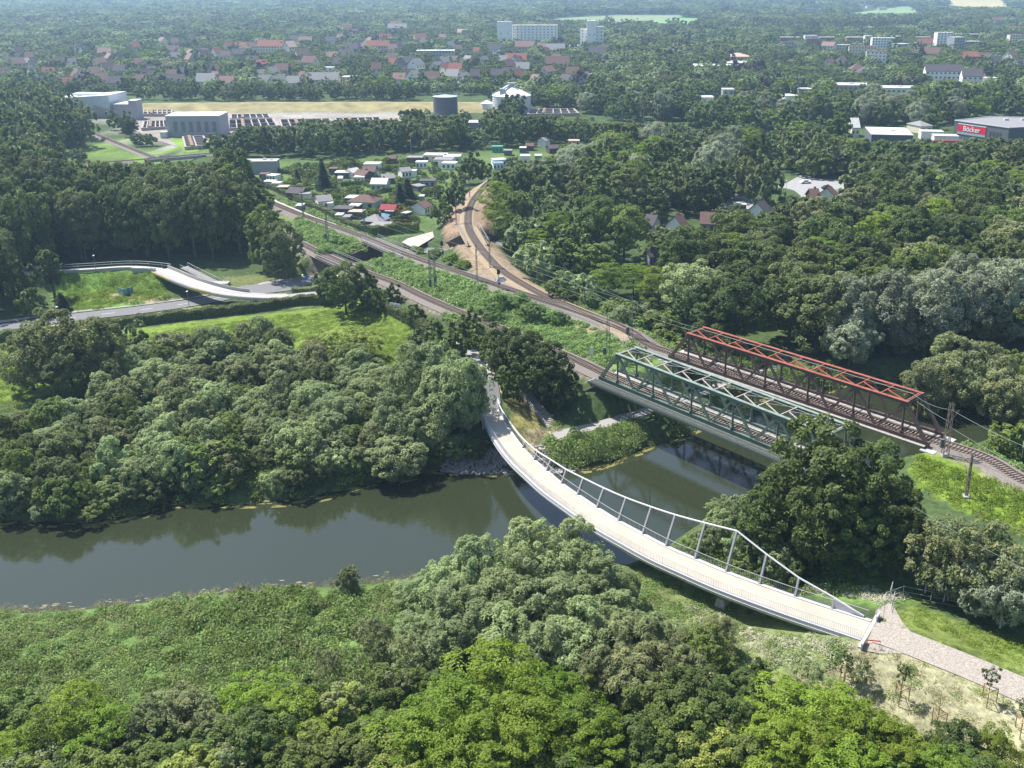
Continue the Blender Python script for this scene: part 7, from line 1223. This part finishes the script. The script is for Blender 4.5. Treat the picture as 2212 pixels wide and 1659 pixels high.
# young staked trees
WOOD = mat('stake_wood', (.42, .27, .15), .85, .2, 4)
for a, sp_ in zip([(2637, 2050, 5.2, 1), (2893, 2055, 5., 1), (2990, 2145, 5., 1), (2475, 1998, 4.2, 0), (2745, 2125, 4.6, 2)], ['with an oval crown, left of the gravel path', 'with a round crown, beside the gravel path', 'at the right edge, nearest the camera', 'nearest the footbridge end', 'bare and brown, in the middle of the dry plot']):
    p = GT(a[0]*.7373, a[1]*.7373); root = empty('young_tree', p, .4); tag(root, 'young staked tree '+sp_, 'tree', 'young staked trees'); h = a[2]
    m_ = MB(); m_.tube([(0, 0, 0), (.02, 0, h*.5), (0, .03, h)], [.05, .04, .015], 5)
    for k in range(7): t_ = .45+.07*k; an = k*2.4; m_.tube([(0, 0, h*t_), (math.cos(an)*.7, math.sin(an)*.7, h*t_+.5)], [.02, .008], 4)
    m_.build('trunk', BARK, root); n = 700 if a[3] != 2 else 70; P, N, v = crown_pts(n, 1.0, h*.42, h*1.02, 8, 8, flat=1.1); obj('crown', leaf_mesh('crown', P, N, rng.uniform(.07, .15, len(P)), LEAF['oak' if a[3] != 2 else 'orange'], .5, .2, v), root)
    for x, y in ((-.7, -.6), (.7, -.6), (0, .8)): m_ = MB(); m_.tube([(x, y, -.2), (x, y, 2.)], .06, 6); m_.build('stake', WOOD, root)
    m_ = MB(); m_.beam((-.7, -.6, 1.9), (.7, -.6, 1.9), .05, .1); m_.beam((.7, -.6, 1.9), (0, .8, 1.9), .05, .1); m_.beam((0, .8, 1.9), (-.7, -.6, 1.9), .05, .1); m_.build('stake_rail', WOOD, root)
mb = MB(); q = [GT(*p) for p in [(1985, 1285), (2020, 1300), (2050, 1312)]]
fn = empty('wire_fence', G(1960, 1330, 5.)); fl = Vector(fn.location); tag(fn, 'thin grey fence bending along the top of the grassy mound', 'fence'); m_ = MB(); pp = [GT(*p) for p in [(1893, 1330), (1913, 1302), (1950, 1288), (2010, 1300), (2100, 1318), (2212, 1345)]]
for a, b in zip(pp[:-1], pp[1:]):
    for z in (.1, .8, 1.6): m_.beam(a+[0, 0, z], b+[0, 0, z], .03, .03)
    m_.beam(a, a+[0, 0, 1.7], .07, .07)
o = m_.build('posts_and_wires', MESHM, fn); o.location = -fl
# ---------------------------------------------------------------- unique labels
seen = defaultdict(list)
for o in THINGS:
    if o.get('kind') == 'stuff': continue
    seen[o['label']].append(o)
for lb, os_ in seen.items():
    if len(os_) > 1:
        os_.sort(key=lambda o: PR(o.location)[0])
        for i, o in enumerate(os_): o['label'] = lb+ordinal(i, len(os_))
# ---------------------------------------------------------------- haze
hm = bpy.data.materials.new('haze'); hm.use_nodes = True; n = hm.node_tree; n.nodes.remove(n.nodes['Principled BSDF']); vp = n.nodes.new('ShaderNodeVolumePrincipled'); vp.inputs['Color'].default_value = (.5, .74, 1, 1); vp.inputs['Density'].default_value = .00018; vp.inputs['Anisotropy'].default_value = .3
n.links.new(vp.outputs[0], n.nodes['Material Output'].inputs['Volume']); mb = MB(); mb.box((0, 4600, 46), (12600, 10200, 98)); hzo = mb.build('haze', hm); hzo['kind'] = 'stuff'; hzo['label'] = 'thin pale blue haze over the whole valley'; hzo['category'] = 'haze'
